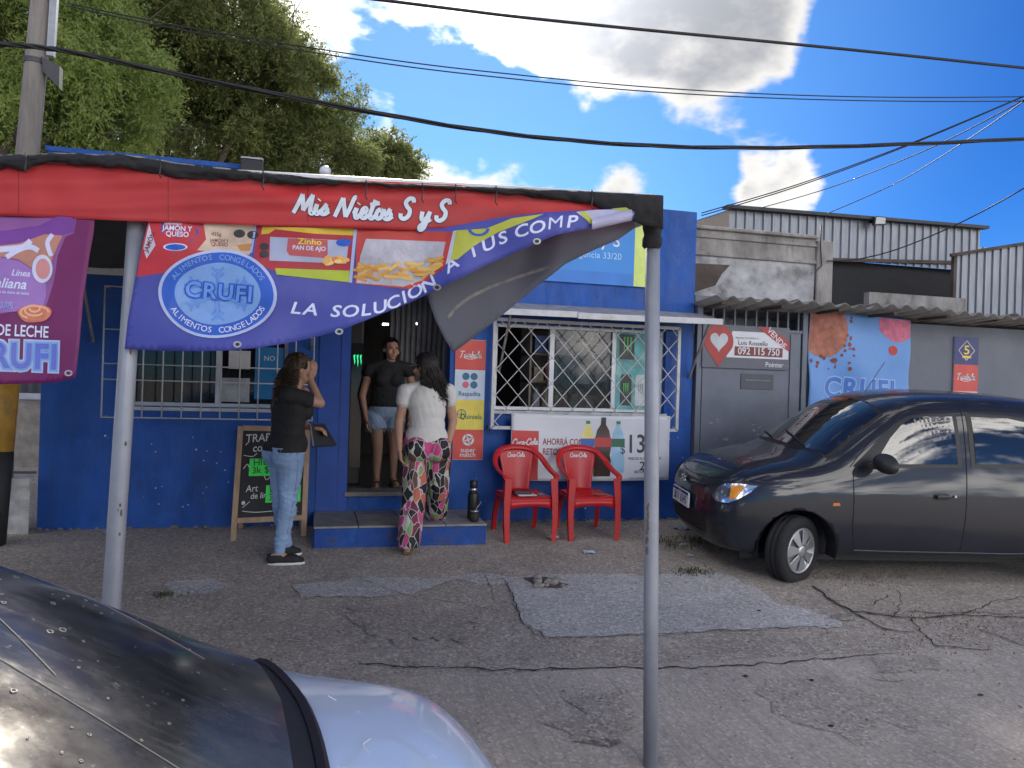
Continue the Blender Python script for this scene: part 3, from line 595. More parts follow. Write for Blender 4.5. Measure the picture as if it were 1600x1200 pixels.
bits = [poly2(blob(7.35+random.gauss(.18, .16), 1.74+random.gauss(0, .06)+.0, random.uniform(.008, .03), 8, k)) for k in range(16)] + [poly2(blob(7.72+random.gauss(0, .03), 2.0+random.gauss(0, .12), random.uniform(.008, .025), 8, k+30)) for k in range(14)]
decal('crumbs', join2(*bits), ibm, .0035, mat('print_cocoa', srgb(128, 62, 52), .6, var=.3), ib)['kind'] = 'stuff'
decal('strawberry', poly2(blob(8.3, 1.92, .055, 14, 5)), ibm, .0035, mat('print_berry', srgb(190, 60, 60), .6, var=.35, scale=30), ib, .03)
def outline_word(s, size, x, z, fn, parent, m1, m2, b1, b2, ml=.05, sx=1., space=1.12, o=.003, rot=0.):
    decal('letter_outline', at2(text2d(s, size, b1, sx=sx, space=space), x, z, rot), fn, o, m1, parent, ml)
    decal('lettering', at2(text2d(s, size, b2, sx=sx, space=space), x, z, rot), fn, o+.002, m2, parent, ml)
M_pale = mat('print_pale_blue', srgb(152, 188, 232), .55); M_mid = mat('print_mid_blue', srgb(70, 118, 200), .55)
outline_word('CRUFI', .30, 7.9, 1.46, ibm, ib, M_pale, M_mid, .075, .03)
# tall narrow lottery board
lb = thing('lottery_board', 'narrow board of blue, red and white lottery panels on the grey wall', 'sign', (9.3, -.01, 1.0))
lx0, lx1 = 9.13, 9.46
MB().box(lx0, -.02, 1.0, lx1, -.004, 2.08).build('board', mat('board_back', (.4, .4, .4), .5), lb); W = wallmap(-.02)
M_navy = mat('panel_navy', srgb(24, 40, 110), .45); M_lred = mat('panel_red', srgb(200, 66, 56), .45); M_lwhite = mat('panel_white', srgb(190, 204, 222), .45); M_lyel = mat('panel_yellow', srgb(225, 205, 80), .45); M_teal = mat('print_teal', srgb(20, 100, 130), .45)
decal('navy_panel', rect2(lx0, 1.77, lx1, 2.08), W, .002, M_navy, lb); decal('red_panel', rect2(lx0, 1.47, lx1, 1.77), W, .002, M_lred, lb); decal('white_panel', rect2(lx0, 1.0, lx1, 1.47), W, .002, M_lwhite, lb)
cx, cz = (lx0+lx1)/2, 1.93; M_gold = mat('print_gold', srgb(228, 200, 70), .4)
decal('diamond_emblem', join2(*[stroke2([a, c], .009, 1) for a, c in zip([(cx-.11, cz), (cx, cz+.11), (cx+.11, cz), (cx, cz-.11)], [(cx, cz+.11), (cx+.11, cz), (cx, cz-.11), (cx-.11, cz)])]), W, .004, mat('print_cream', srgb(200, 195, 165), .4), lb)
decal('lettering', at2(text2d('5', .14, .012, sx=1.3), cx, cz), W, .005, M_gold, lb); decal('emblem_base', rect2(cx-.06, cz-.085, cx+.06, cz-.06), W, .006, M_gold, lb)
def tombola(cx, cz, s, W, parent): decal('lettering', at2(scr('Tombola', .09*s, .013*s), cx, cz), W, .004, M_sw, parent); decal('flourish', stroke2([(cx-.10*s, cz-.04*s), (cx, cz-.06*s), (cx+.1*s, cz-.035*s), (cx+.12*s, cz-.01*s)], .008*s), W, .004, M_sw, parent)
tombola(cx, 1.63, .78, W, lb)
def clover(cx, cz, r, W, parent):
    lf = [poly2([(cx+r*(.52*a+math.cos(t)*.46), cz+r*(.52*c+math.sin(t)*.46)) for t in np.linspace(0, 2*PI, 20)[:-1]]) for a, c in ((-1, 1), (1, 1), (1, -1))]
    decal('clover', join2(*lf), W, .004, M_teal, parent); decal('clover_leaf', poly2([(cx+r*(-.52+math.cos(t)*.42), cz+r*(-.52+math.sin(t)*.42)) for t in np.linspace(0, 2*PI, 20)[:-1]]), W, .004, mat('print_pink', srgb(205, 90, 110), .45), parent)
clover(cx, 1.37, .07, W, lb)
# ---- old rendered parapet, metal sheds behind
M_render = mat('weathered_render', (.30, .285, .265), .92, var=.35, scale=4, bump=.9, bscale=25, dirt=(.11, .105, .10), dscale=2.6, damt=.9, stretch=(1.4, 1.4, .6)); M_render2 = mat('flaking_limewash', (.42, .42, .425), .92, var=.3, scale=5, bump=.9, bscale=22, dirt=(.16, .155, .15), dscale=3.4, damt=.95)
pa = thing('old_parapet', 'weathered grey rendered parapet above the gate beside the blue wall', 'wall', (6.7, .6, 2.2)); py = .62
a = pw(1086, 352, py); c = pw(1301, 352, py); zt = a.z; x0, x1 = 5.92, c.x
zm = pw(1180, 403, py).z; MB().box(x0, py, zm, x1-.22, py+.25, zt-.04).build('render_face', M_render, pa); MB().box(x0, py+.004, 2.0, x1-.22, py+.25, zm-.001).build('render_face', M_render2, pa); MB().box(x1-.215, py-.03, 2.0, x1, py+.26, zt-.05).build('pilaster', M_render, pa, bevel=.012)
MB().box(x0, py-.05, zt-.04, x1-.2, py+.3, zt).build('coping', M_render, pa, bevel=.012); z = pw(1180, 403, py).z; MB().box(x0, py-.03, z-.02, x1-.22, py-.001, z+.02).build('moulding', M_render, pa, bevel=.008)
MB().box(x0, py-.025, zt-.13, x1-.22, py-.001, zt-.09).build('moulding', M_render, pa, bevel=.008)
M_rust = mat('rust_sheet', (.09, .07, .058), .8, .2, var=.3, scale=6)
o = MB().prism([pw(x, y, .35) for x, y in [(1080, 411), (1141, 414), (1128, 428), (1118, 446), (1080, 458)]], (0, .012, 0)).build('torn_sheet', M_rust); tag(o, 'torn brown sheet sticking out at the corner of the blue shop', 'metal sheet')
def clad(name, label, pts, Y0, Y1, nrib, m, cat='shed'):
    """ribbed metal wall between two feet; pts = (xl, ztl, zbl), (xr, ztr, zbr)"""
    t = thing(name, label, cat, ((pts[0][0]+pts[1][0])/2, Y0, pts[0][2])); (xl, tl, bl), (xr, tr, br) = pts; npan = max(1, nrib//5)
    for i in range(npan):
        b = MB(); cols = []
        for k in range(6):
            u0 = (i+k/5)/npan
            for du, off in ((0, 0), (.62/5/npan, 0), (.72/5/npan, -.022), (.90/5/npan, -.022)):
                if k == 5 and du > 0: break
                cols.append((u0+du, off))
        vs = []
        for u, off in cols:
            x = xl+(xr-xl)*u; y = Y0+(Y1-Y0)*u+off-(.004 if i % 2 else 0); vs += [(x, y, bl+(br-bl)*u), (x, y, tl+(tr-tl)*u)]
        b.add(vs, [(2*k, 2*k+2, 2*k+3, 2*k+1) for k in range(len(cols)-1)]); b.build('cladding_sheet', m, t, fix=False, solid=.003)
    return t
M_zinc = mat('zinc_sheet', (.21, .225, .25), .45, .6, var=.18, scale=5, dirt=(.2, .2, .21), dscale=3, damt=.5, stretch=(6, 6, .6))
Ys = 2.6; A = pw(1140, 328, Ys); B_ = pw(1530, 359, Ys); C_ = pw(1300, 404, Ys)
sd = clad('metal_shed', 'ribbed zinc shed wall with dark eave behind the old parapet', ((A.x, A.z, C_.z-.01), (B_.x, B_.z, C_.z-.02)), Ys, Ys, 30, M_zinc)
MB().bar((A.x-.1, Ys-.05, A.z+.02), (B_.x+.06, Ys-.05, B_.z+.02), .16, .045).build('eave', mat('dark_eave', (.05, .052, .055), .6, .4), sd)
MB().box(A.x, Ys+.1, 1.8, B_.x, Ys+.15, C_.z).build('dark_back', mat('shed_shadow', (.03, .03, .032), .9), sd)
MB().add([(A.x, Ys+.05, A.z), (B_.x+.1, Ys+.05, B_.z), (B_.x+.1, Ys+7, B_.z+.3), (A.x, Ys+7, A.z+.3)], [(0, 1, 2, 3)]).build('roof', M_zinc, sd, solid=.02)
a_, c_ = pw(1300, 404, Ys-.05), pw(1495, 408, Ys-.05); MB().bar((a_.x-.1, Ys-.03, a_.z-.02), (c_.x, Ys-.03, c_.z-.02), .05, .05).build('lintel', M_rust, sd)
q = pw(1410, 462, 1.2); MB().box(q.x-.5, 1.2, 2.0, q.x+1.0, 1.3, q.z+.02).build('low_wall', M_render, sd)
Y2 = 1.4; A2 = pw(1493, 400, Y2); B2 = pw(1606, 380, Y2-.25); Cb = pw(1493, 492, Y2)
fn_ = clad('metal_fence', 'upright ribbed zinc fence at the right edge above the grey roof', ((A2.x, A2.z, 2.25), (A2.x+2.6, A2.z+.52, 2.25)), Y2, Y2-.6, 25, M_zinc, 'fence')
MB().bar((A2.x-.02, Y2, 2.2), (A2.x-.02, Y2, A2.z+.02), .05).build('post', M_rust, fn_); MB().bar((A2.x-.1, Y2-.02, A2.z), (A2.x+2.6, Y2-.62, A2.z+.53), .04).build('top_rail', M_rust, fn_)
Yb = 3.6; A3 = pw(1525, 385, Yb); clad('metal_shed', 'lower zinc shed wall behind the ribbed fence at the right edge', ((A3.x, A3.z, 2.2), (A3.x+4, A3.z-.05, 2.2)), Yb, Yb, 20, M_zinc)
fl = thing('floodlight', 'small square floodlight mounted under the zinc shed eave', 'floodlight', pw(1377, 352, Ys-.12)); p = pw(1376, 345, Ys-.2)
MB().add([(p.x-.11, p.y, p.z-.07), (p.x+.09, p.y, p.z-.05), (p.x+.12, p.y+.02, p.z+.07), (p.x-.07, p.y+.02, p.z+.07), (p.x-.11, p.y+.05, p.z-.07), (p.x+.09, p.y+.05, p.z-.05), (p.x+.12, p.y+.07, p.z+.07), (p.x-.07, p.y+.07, p.z+.07)], [(0, 1, 2, 3), (4, 7, 6, 5), (0, 4, 5, 1), (1, 5, 6, 2), (2, 6, 7, 3), (3, 7, 4, 0)]).build('housing', M_black, fl)
MB().add([(p.x-.09, p.y-.003, p.z-.055), (p.x+.075, p.y-.003, p.z-.037), (p.x+.1, p.y+.017, p.z+.055), (p.x-.057, p.y+.017, p.z+.055)], [(0, 1, 2, 3)]).build('lens', mat('lamp_lens', (.5, .5, .48), .3), fl); MB().bar((p.x, p.y+.05, p.z), (p.x, Ys, p.z+.02), .03).build('bracket', M_black, fl)
b = MB(); q1 = [pw(1283, y, py-.06) for y in (352, 400, 410)]
o = MB().tube([pw(1283, 352, py-.05), pw(1282, 385, py-.05), pw(1284, 415, py-.05), pw(1274, 425, py-.05), pw(1272, 468, py-.05)], .008, 5).build('wall_cable', M_black, None, smooth=True); tag(o, 'black cable running down the old rendered parapet', 'cable')
# ---- left neighbour
lw = thing('low_wall', 'low rough white rendered wall at the left edge beside the blue shop', 'wall', (-1.5, -.1, 0)); M_rough = mat('rough_white_render', (.5, .5, .49), .95, var=.25, scale=9, bump=1., bscale=16, dirt=(.2, .19, .18), dscale=5, damt=.6)
b = MB(); b.grid(lambda u, v: (-3+3.02*u, -.12-.03*mnoise.noise(Vector((u*30, v*6, 2)))-.015*mnoise.noise(Vector((u*90, v*18, 2))), .52*v), 120, 24); b.grid(lambda u, v: (-3+3.02*u, -.12+.2*v, .52), 20, 2); b.build('render_face', M_rough, lw, smooth=True, fix=False)
fe = thing('bar_fence', 'thin iron bar fence on the low white wall at the left edge', 'fence', (-1.5, 0, .52)); M_iron = mat('iron', (.09, .095, .1), .6, .4)
for k in range(14): x = -.14-.22*k; MB().tube([(x, -.02, .52), (x, -.02, 2.0)], .008, 6).build('bar', M_iron, fe)
for z in (.56, 1.95): MB().bar((-3, -.02, z), (.03, -.02, z), .02, .02).build('rail', M_iron, fe)
yd = thing('yard_wall', 'grey sheet wall across the yard behind the bar fence', 'wall', (-2, 4.5, 0)); MB().box(-8, 4.5, 0, .02, 4.7, 1.0).build('plinth', mat('sandy_wall', (.32, .28, .23), .9, var=.3), yd); MB().box(-8, 4.46, 1.0, .02, 4.7, 1.08).build('coping', M_white, yd)
corrug(lambda u, v: (Vector((-8+8.02*u, 4.6, 1.08+1.4*v)), Vector((0, 1, 0))), 60, .02, mat('grey_sheet', (.16, .165, .17), .6), 'sheet', yd, per=6)
# ---- utility pole
up = thing('utility_pole', 'leaning concrete utility pole with yellow and black painted base at left edge', 'pole', pg(-14, 852)); pb = pg(-14, 852); ptp = pw(56, 100, pb.y+.1); dirp = (ptp-pb).normalized(); Hp = (ptp-pb).length
def pp(t): return pb + dirp*t
M_conc = mat('pole_concrete', (.25, .23, .21), .9, var=.2, scale=5, bump=.4, bscale=30, stretch=(6, 6, .8))
zb = [(0, .72, 'black', mat('pole_black', (.02, .021, .023), .7, var=.4, scale=7)), (.72, 1.35, 'yellow', mat('pole_yellow', (.40, .22, .035), .7, var=.3, scale=6, dirt=(.1, .08, .05), dscale=4, damt=.7)), (1.35, 7.5, 'concrete', M_conc)]
for a, c, n, m in zb: MB().tube([pp(a), pp(c)], [.096-.005*a, .096-.005*c], 20).build('painted_base' if n != 'concrete' else 'shaft', m, up, smooth=True)
M_galv = mat('galvanised', (.36, .37, .38), .5, .7, var=.2)
q = pp(4.25); MB().bar(q+Vector((.09, -.05, -.45)), q+Vector((.15, -.05, 1.6)), .05).build('riser_conduit', M_galv, up)
for t in (3.75, 4.32): MB().lathe([(.076, -.02), (.084, -.02), (.084, .02), (.076, .02)], pp(t), 16, dirp).build('band', mat('band_steel', (.08, .08, .085), .6, .5), up)
MB().prism([pp(3.78)+Vector((.06, -.08, 0)), pp(3.75)+Vector((.19, -.08, -.03)), pp(3.55)+Vector((.2, -.08, .0)), pp(3.70)+Vector((.08, -.08, -.04))], (0, .08, 0)).build('bracket', MATS['band_steel'], up)
c = pp(4.35); MB().box(c.x-.11, c.y-.16, c.z-.08, c.x+.11, c.y-.08, c.z+.1).build('clamp', MATS['band_steel'], up, bevel=.02); MB().bar(c+Vector((-.05, -.17, -.05)), c+Vector((.1, -.18, .03)), .025).build('clamp_bolt', M_galv, up)
for k in (-.03, .05): MB().bar(c+Vector((.02, -.12, k+.05)), c+Vector((.24, -.12, k+.02)), .012).build('pin', MATS['band_steel'], up)
c = pp(4.95); MB().bar(c+Vector((-.06, -.12, -.33)), c+Vector((.02, -.12, .2)), .09).build('insulator_block', MATS['band_steel'], up); c = pp(4.62); MB().ball(c+Vector((0, -.1, 0)), (.06, .05, .1)).build('insulator', M_black, up, smooth=True)
# ---- overhead wires
M_wire = mat('cable_black', (.012, .012, .013), .6)
def spl(P, n=14):
    out = []
    for i in range(len(P)-1):
        a, b_, c, d = P[max(i-1, 0)], P[i], P[i+1], P[min(i+2, len(P)-1)]
        for k in range(n): t = k/n; out.append(.5*((2*b_)+(-a+c)*t+(2*a-5*b_+4*c-d)*t*t+(-a+3*b_-3*c+d)*t**3))
    return out+[P[-1]]
def wire(px, Y, r, label, group=None, twist=0., name='overhead_wire'):
    Ys_ = Y if hasattr(Y, '__len__') else [Y]*len(px); P = spl([pw(x, y, yy) for (x, y), yy in zip(px, Ys_)])
    if twist:
        b = MB(); Q = []
        for p, q in zip(P[:-1], P[1:]):
            n = max(1, int((q-p).length/.06)); Q += [p.lerp(q, k/n) for k in range(n)]
        for ph in (0, 2.1, 4.2): b.tube([p+Vector((0, math.cos(i*twist+ph), math.sin(i*twist+ph)))*r*.75 for i, p in enumerate(Q)], r*.75, 5)
        o = b.build(name, M_wire, None, smooth=True)
    else: o = MB().tube(P, r, 6).build(name, M_wire, None, smooth=True)
    tag(o, label, 'wire', group); return o
wire([(-150, 62), (0, 69), (60, 74), (130, 85), (300, 121), (600, 179), (800, 210), (1000, 227), (1200, 231), (1400, 226), (1600, 217), (1800, 205)], -1.0, .0135, 'thick twisted black cable sagging across the whole sky', twist=.23)
wire([(105, 5), (300, 44), (600, 92), (800, 116), (1000, 135), (1200, 147), (1400, 152), (1600, 151), (1900, 145)], -1.0, .005, 'upper of two thin parallel wires below the big cloud')
wire([(105, 9), (300, 50), (600, 99), (800, 123), (1000, 142), (1200, 153), (1400, 158), (1600, 158), (1900, 154)], -1.0, .005, 'lower of two thin parallel wires below the big cloud')
wire([(480, -14), (580, -2), (700, 13), (815, 27), (1000, 46), (1200, 65), (1400, 85), (1600, 106), (1800, 125)], -3.0, .0085, 'black cable crossing the top right over the big cloud')
q0 = [(1096, 333), (1250, 287), (1420, 225), (1600, 150), (1700, 106)]
for k, d in enumerate((0, 4)): wire([(x, y+d*(1-(x-1096)/600)) for x, y in q0], [.05, -.2, -.5, -1, -1.2], .006, ('upper' if k == 0 else 'lower')+' of two close wires rising right from the blue wall corner')
wire([(1185, 326), (1300, 292), (1450, 233), (1600, 156), (1700, 100)], [2.5, 1.7, .2, -1, -1.3], .006, 'single wire rising right from the left end of the zinc shed')
wire([(1292, 334), (1400, 286), (1500, 226), (1600, 158), (1680, 100)], [2.4, 1.5, .3, -1, -1.3], .006, 'single wire rising right from the middle of the zinc shed')
wire([(1292, 408), (1340, 405), (1400, 390), (1470, 362), (1530, 333), (1600, 294), (1680, 246)], [.55, .5, .3, 0, -.3, -.8, -1], .008, 'dark drooping cable from the old parapet to the right edge')
# ---- trees behind the blue shop
def leaf_mat(name, c1, c2, c3):
    m = bpy.data.materials.new(name); m.use_nodes = True; nt = m.node_tree; N = nt.nodes; L = nt.links; b = N['Principled BSDF']
    at = N.new('ShaderNodeAttribute'); at.attribute_name = 'tint'; r = N.new('ShaderNodeValToRGB'); L.new(at.outputs['Fac'], r.inputs[0])
    r.color_ramp.elements[0].color = c1+(1,); r.color_ramp.elements[1].color = c3+(1,); e = r.color_ramp.elements.new(.5); e.color = c2+(1,)
    L.new(r.outputs[0], b.inputs['Base Color']); b.inputs['Roughness'].default_value = .55; b.inputs['Specular IOR Level'].default_value = .3
    t = N.new('ShaderNodeBsdfTranslucent'); L.new(r.outputs[0], t.inputs[0]); ms = N.new('ShaderNodeMixShader'); ms.inputs[0].default_value = .6
    L.new(b.outputs[0], ms.inputs[1]); L.new(t.outputs[0], ms.inputs[2]); L.new(ms.outputs[0], N['Material Output'].inputs[0]); return m
def tree(name, label, lobes, Y, base, nsp, m, droop=.6, leaf=.085, wd=.016, seed=1, per=10):
    rg = np.random.default_rng(seed); root = thing(name, label, 'tree', base)
    L_ = []
    for x, y, r, dy in lobes: p = pw(x, y, Y+dy); L_.append((np.array(p), r*.0118*(Y+6.97)/13.9*1.0))
    wts = np.array([r**2.2 for _, r in L_]); wts /= wts.sum()
    # clumps, then sprigs inside each clump, then leaflets along each drooping sprig
    ncl = max(30, nsp//55); ci = rg.choice(len(L_), ncl, p=wts); d = rg.normal(size=(ncl, 3)); d /= np.linalg.norm(d, axis=1)[:, None]
    rad = rg.uniform(.25, 1, ncl)**.45; cc = np.array([L_[i][0] for i in ci]) + d*rad[:, None]*np.array([L_[i][1] for i in ci])[:, None]; cr_ = rg.uniform(.16, .42, ncl); ct = rg.uniform(0, 1, ncl)
    k = rg.integers(0, ncl, nsp); e = rg.normal(size=(nsp, 3)); e /= np.linalg.norm(e, axis=1)[:, None]
    o = cc[k] + e*(rg.uniform(0, 1, nsp)**.6*cr_[k])[:, None]; dr = e*.6 + rg.normal(size=(nsp, 3))*.5 + np.array([0, 0, -droop]); dr /= np.linalg.norm(dr, axis=1)[:, None]
    ln = rg.uniform(.14, .34, nsp); V = np.zeros((nsp*per, 4, 3)); T = np.zeros(nsp*per)
    for j in range(per):
        s = (j+.5)/per; p = o + dr*(ln*s)[:, None] + np.array([0, 0, -1])*((ln*s)**2*droop*.9)[:, None]
        q = dr*.5 + rg.normal(size=(nsp, 3))*.75 + np.array([0, 0, -.35*droop]); q /= np.linalg.norm(q, axis=1)[:, None]; a = np.cross(q, rg.normal(size=(nsp, 3))); a /= np.linalg.norm(a, axis=1)[:, None]
        le = (leaf*rg.uniform(.6, 1.3, nsp))[:, None]; w2 = (wd*rg.uniform(.7, 1.3, nsp))[:, None]
        i = slice(j*nsp, (j+1)*nsp); V[i, 0] = p; V[i, 1] = p+q*le*.5+a*w2; V[i, 2] = p+q*le; V[i, 3] = p+q*le*.5-a*w2
        T[i] = np.clip(ct[k]*.65+rg.uniform(0, .35, nsp), 0, 1)
    n = nsp*per; me = bpy.data.meshes.new('crown'); me.vertices.add(n*4); me.vertices.foreach_set('co', V.reshape(-1)); me.loops.add(n*4); me.loops.foreach_set('vertex_index', np.arange(n*4, dtype=np.int32))
    me.polygons.add(n); me.polygons.foreach_set('loop_start', np.arange(0, n*4, 4, dtype=np.int32)); me.update(calc_edges=True)
    at = me.attributes.new('tint', 'FLOAT', 'FACE'); at.data.foreach_set('value', T.astype(np.float32)); obj_from(me, 'crown', m, root)
    # trunk and limbs
    M_bark = mat('bark', (.07, .055, .042), .95, var=.3, scale=9, bump=.8, bscale=20); b0 = Vector(base); fork = b0+Vector((rg.normal()*.15, rg.normal()*.15, 2.6))
    MB().tube(spl([b0, b0.lerp(fork, .5)+Vector((.1, 0, 0)), fork], 5), [.26-.012*i for i in range(11)], 10).build('trunk', M_bark, root, smooth=True)
    for c, r in L_:
        c = Vector(c); mid = fork.lerp(c, .5)+Vector(rg.normal(size=3)*.25); MB().tube(spl([fork, mid, c], 6), list(np.linspace(.10, .025, 13)), 7).build('limb', M_bark, root, smooth=True)
        b = MB()
        for _ in range(9):
            s = mid.lerp(c, rg.uniform(.2, 1)); en = c+Vector(rg.normal(size=3)*r*.5); b.tube(spl([s, s.lerp(en, .5)+Vector(rg.normal(size=3)*.12), en], 4), list(np.linspace(.028, .006, 9)), 5)
        b.build('twigs', M_bark, root, smooth=True)['kind'] = 'stuff'
    return root
M_leafA = leaf_mat('feathery_leaf', (.19, .25, .065), (.30, .38, .105), (.40, .48, .16))
M_leafB = leaf_mat('dark_leaf', (.115, .14, .045), (.19, .225, .075), (.29, .32, .11))
tree('feathery_tree', 'pale green feathery tree at the top left behind the utility pole', [(20, 30, 105, 0), (110, 90, 100, -.3), (50, 150, 105, 0), (150, 150, 82, -.4), (205, 130, 56, -.4), (-60, 60, 130, .3), (10, -70, 130, .4), (110, 10, 85, 0), (70, 215, 70, 0), (160, 60, 70, 0), (180, 190, 55, -.2)], 5.6, (-3.2, 5.6, 0), 22000, M_leafA, .8, .075, .011, 4)
tree('shade_tree', 'large dark green tree rising behind the blue shop roof', [(260, 30, 100, 0), (360, 70, 100, 0), (430, 130, 92, 0), (480, 175, 76, 0), (390, 190, 85, .2), (505, 222, 64, 0), (300, -40, 120, .3), (190, 20, 110, .6), (170, -80, 130, .5), (270, 240, 70, 0), (548, 236, 42, 0), (330, 110, 85, .4), (430, 240, 66, 0), (455, 90, 48, 0), (330, 200, 70, .3), (250, 130, 80, .5)], 8.5, (-.6, 8.5, 0), 30000, M_leafB, .55, .085, .014, 9)
tree('small_tree', 'small dark tree peeping over the fascia right of the big tree', [(600, 245, 36, 0), (628, 258, 26, 0), (580, 262, 38, 0), (612, 275, 36, 0)], 10.5, (2.3, 10.5, 0), 4000, M_leafB, .5, .10, .018, 15)
# ================================================================== STREET AWNING WITH BANNERS
AY = -4.08
M_pole = mat('grey_pole_paint', (.27, .29, .33), .45, .2, var=.12, scale=6, dirt=(.42, .42, .43), dscale=9, damt=.25, bump=.15, bscale=30)
M_cloth = mat('black_shade_cloth', (.018, .018, .02), .95, var=.3, scale=9, bump=.6, bscale=40)
aw = thing('street_awning', 'street awning frame with grey poles and black shade cloth roof', 'awning', (2.56, AY, -.2))
pl, pr = pw(214, 345, AY+.04), pw(1020, 330, AY+.04); fl_ = pw(177, 900, AY+.04); fr_ = pw(1016, 1200, AY+.04)
d = (pl-fl_)/(pl.z-fl_.z); lbase = fl_+d*(-.2-fl_.z); lt = fl_+d*(2.16-fl_.z); d = (pr-fr_)/(pr.z-fr_.z); rbase = fr_+d*(-.2-fr_.z); rt_ = fr_+d*(2.16-fr_.z)
for a, c in ((lbase, lt), (rbase, rt_)): MB().tube([a, a.lerp(c, .3), a.lerp(c, .6), c], .031, 20).build('pole', M_pole, aw, smooth=True)
# dents and rust on the poles
b = MB(); q = rbase.lerp(rt_, .43)
for k in range(14): b.ball(q+Vector((-.027+random.uniform(-.002, .006), -.018, random.uniform(-.1, .1))), (.006, .006, random.uniform(.006, .02)), 6, 4)
for k in range(12): b.ball(lbase.lerp(lt, random.uniform(.35, .95))+Vector((random.uniform(-.01, .024), -.0285, 0)), (.0035, .002, random.uniform(.004, .014)), 6, 4)
b.build('chipped_paint', mat('pole_rust', (.12, .09, .07), .9, var=.5, scale=30), aw)['kind'] = 'stuff'
for x in (lt.x, rt_.x): MB().tube([(x, AY+.04, 2.12), (x, -.01, 2.30)], .02, 10).build('beam', M_pole, aw, smooth=True)
MB().tube([pw(-300, 232, AY+.03), pw(1025, 309, AY+.03)], .014, 10).build('beam', mat('white_tube', (.6, .62, .64), .4), aw, smooth=True)
def cloth_roof(u, v):  # cloth's unseen right part is added to dim the doorway below
    x = -1.2+4.4*u; y = -4.03+4.0*v; zf = pw(260, 262, AY).z+.0; z = zf*(1-v)+2.28*v; return (x, y, z-.10*math.sin(PI*v)*(.6+.4*math.sin(u*7))+.02*math.sin(u*23+v*9)-.03*u*v)
MB().grid(cloth_roof, 50, 40).build('shade_cloth', M_cloth, aw, smooth=True, fix=False, solid=.004)
# rolled hem of black cloth along the front edge
def lin(pts, x):
    for (a, b_), (c, d_) in zip(pts[:-1], pts[1:]):
        if x <= c: return b_+(d_-b_)*(x-a)/(c-a)
    return pts[-1][1]
htop = [(-320, 228), (0, 243), (60, 242), (90, 240), (200, 243), (280, 256), (400, 269), (520, 281), (600, 287), (760, 293), (900, 299), (1036, 306)]
hbot = [(-320, 256), (0, 264), (45, 263), (75, 252), (130, 258), (200, 262), (260, 275), (330, 281), (385, 280), (440, 287), (480, 290), (540, 286), (590, 290), (690, 294), (780, 302), (850, 309), (920, 318), (1005, 352), (1036, 356)]
def hem(u, v):
    px = -320+1356*u; n = mnoise.noise(Vector((px*.03, v*2, 4))); t, bt = lin(htop, px), lin(hbot, px)+4*mnoise.noise(Vector((px*.045, 0, 9)))
    y = t+(bt-t)*v; th = .03*math.sin(PI*min(1, v*1.0))+.004
    return pw(px, y+1.5*n, AY-.045-th*.7-.012*n-.012*mnoise.noise(Vector((px*.09, v*5, 1))))
MB().grid(hem, 300, 8).build('rolled_hem', M_cloth, aw, smooth=True, fix=False, solid=.006)
MB().grid(lambda u, v: (lambda px: pw(px, lin(htop, px)+1, AY-.045+.12*v))(-320+1356*u), 150, 2).build('hem_top', M_cloth, aw, smooth=True, fix=False, solid=.004)
# black wrapping round the right corner
b = MB(); c = pw(1020, 345, AY+.03)
prof = [(.05, .06), (.056, .05), (.058, .0), (.052, -.03), (.045, -.06), (.052, -.075), (.05, -.105), (.038, -.118)]
vs = []
for i, (r, z) in enumerate(prof):
    for k in range(20):
        t = 2*PI*k/20; rr = r*.80*(1+.18*mnoise.noise(Vector((math.cos(t)*2, math.sin(t)*2, z*30)))); vs.append((c.x+rr*math.cos(t)*.95, c.y+rr*math.sin(t), c.z+z))
b.add(vs, [(i*20+k, i*20+(k+1) % 20, (i+1)*20+(k+1) % 20, (i+1)*20+k) for i in range(len(prof)-1) for k in range(20)]); b.build('corner_wrap', M_cloth, aw, smooth=True)
b = MB()
for px in (40, 250, 411, 572, 660, 712, 775, 925):
    t = lin(htop, px); b.tube([pw(px, t-3, AY-.055), pw(px+1, t+8, AY-.085), pw(px-1, t+22, AY-.088), pw(px+2, t+27, AY-.086)], .0028, 5)
b.build('wire_tie', M_black, aw)['kind'] = 'stuff'
tag(MB().ball(pw(508, 268, AY+.3), .024).build('lamp_globe', mat('lamp_globe', (.6, .62, .65), .3), None, smooth=True), 'small white globe just above the black hem of the awning', 'lamp')
sp_ = pw(394, 255, -.1); t = thing('solar_light', 'small dark panel light standing on the blue parapet above the fascia', 'lamp', sp_)
MB().box(sp_.x-.09, -.12, sp_.z-.1, sp_.x+.09, -.09, sp_.z+.03).build('panel', M_black, t, bevel=.005); MB().box(sp_.x-.09, -.13, sp_.z+.031, sp_.x+.09, -.07, sp_.z+.045).build('bracket', M_galv, t)
# ---- red fascia banner
def chart(Yf):      # chart of a hanging sheet: u, -v are positions along its face, Yf its depth
    return lambda u, v, o: pw(u, -v, Yf(u, -v)-o)
ftop = [(-320, 240), (0, 252), (250, 262), (500, 279), (700, 288), (850, 300), (1000, 330), (1003, 331)]; fbot = [(-320, 327), (0, 337), (200, 345), (400, 352), (550, 357), (640, 360), (700, 358), (780, 350), (880, 345), (1003, 338)]
def fY(u, v): return AY-.035-.008*mnoise.noise(Vector((u*.006, v*.05, 2)))-.006*mnoise.noise(Vector((u*.02, v*.02, 5)))-.004*math.sin(v*.16+u*.004)
FC = chart(fY)
fa = thing('fascia_banner', 'long red fascia banner with white shop lettering along the awning front', 'banner', pw(300, 330, AY))
M_red = mat('red_banner', srgb(206, 66, 68), .5, var=.07, scale=3, trans=.35, bump=.15, bscale=10, dirt=srgb(160, 40, 45), dscale=2.5, damt=.35)
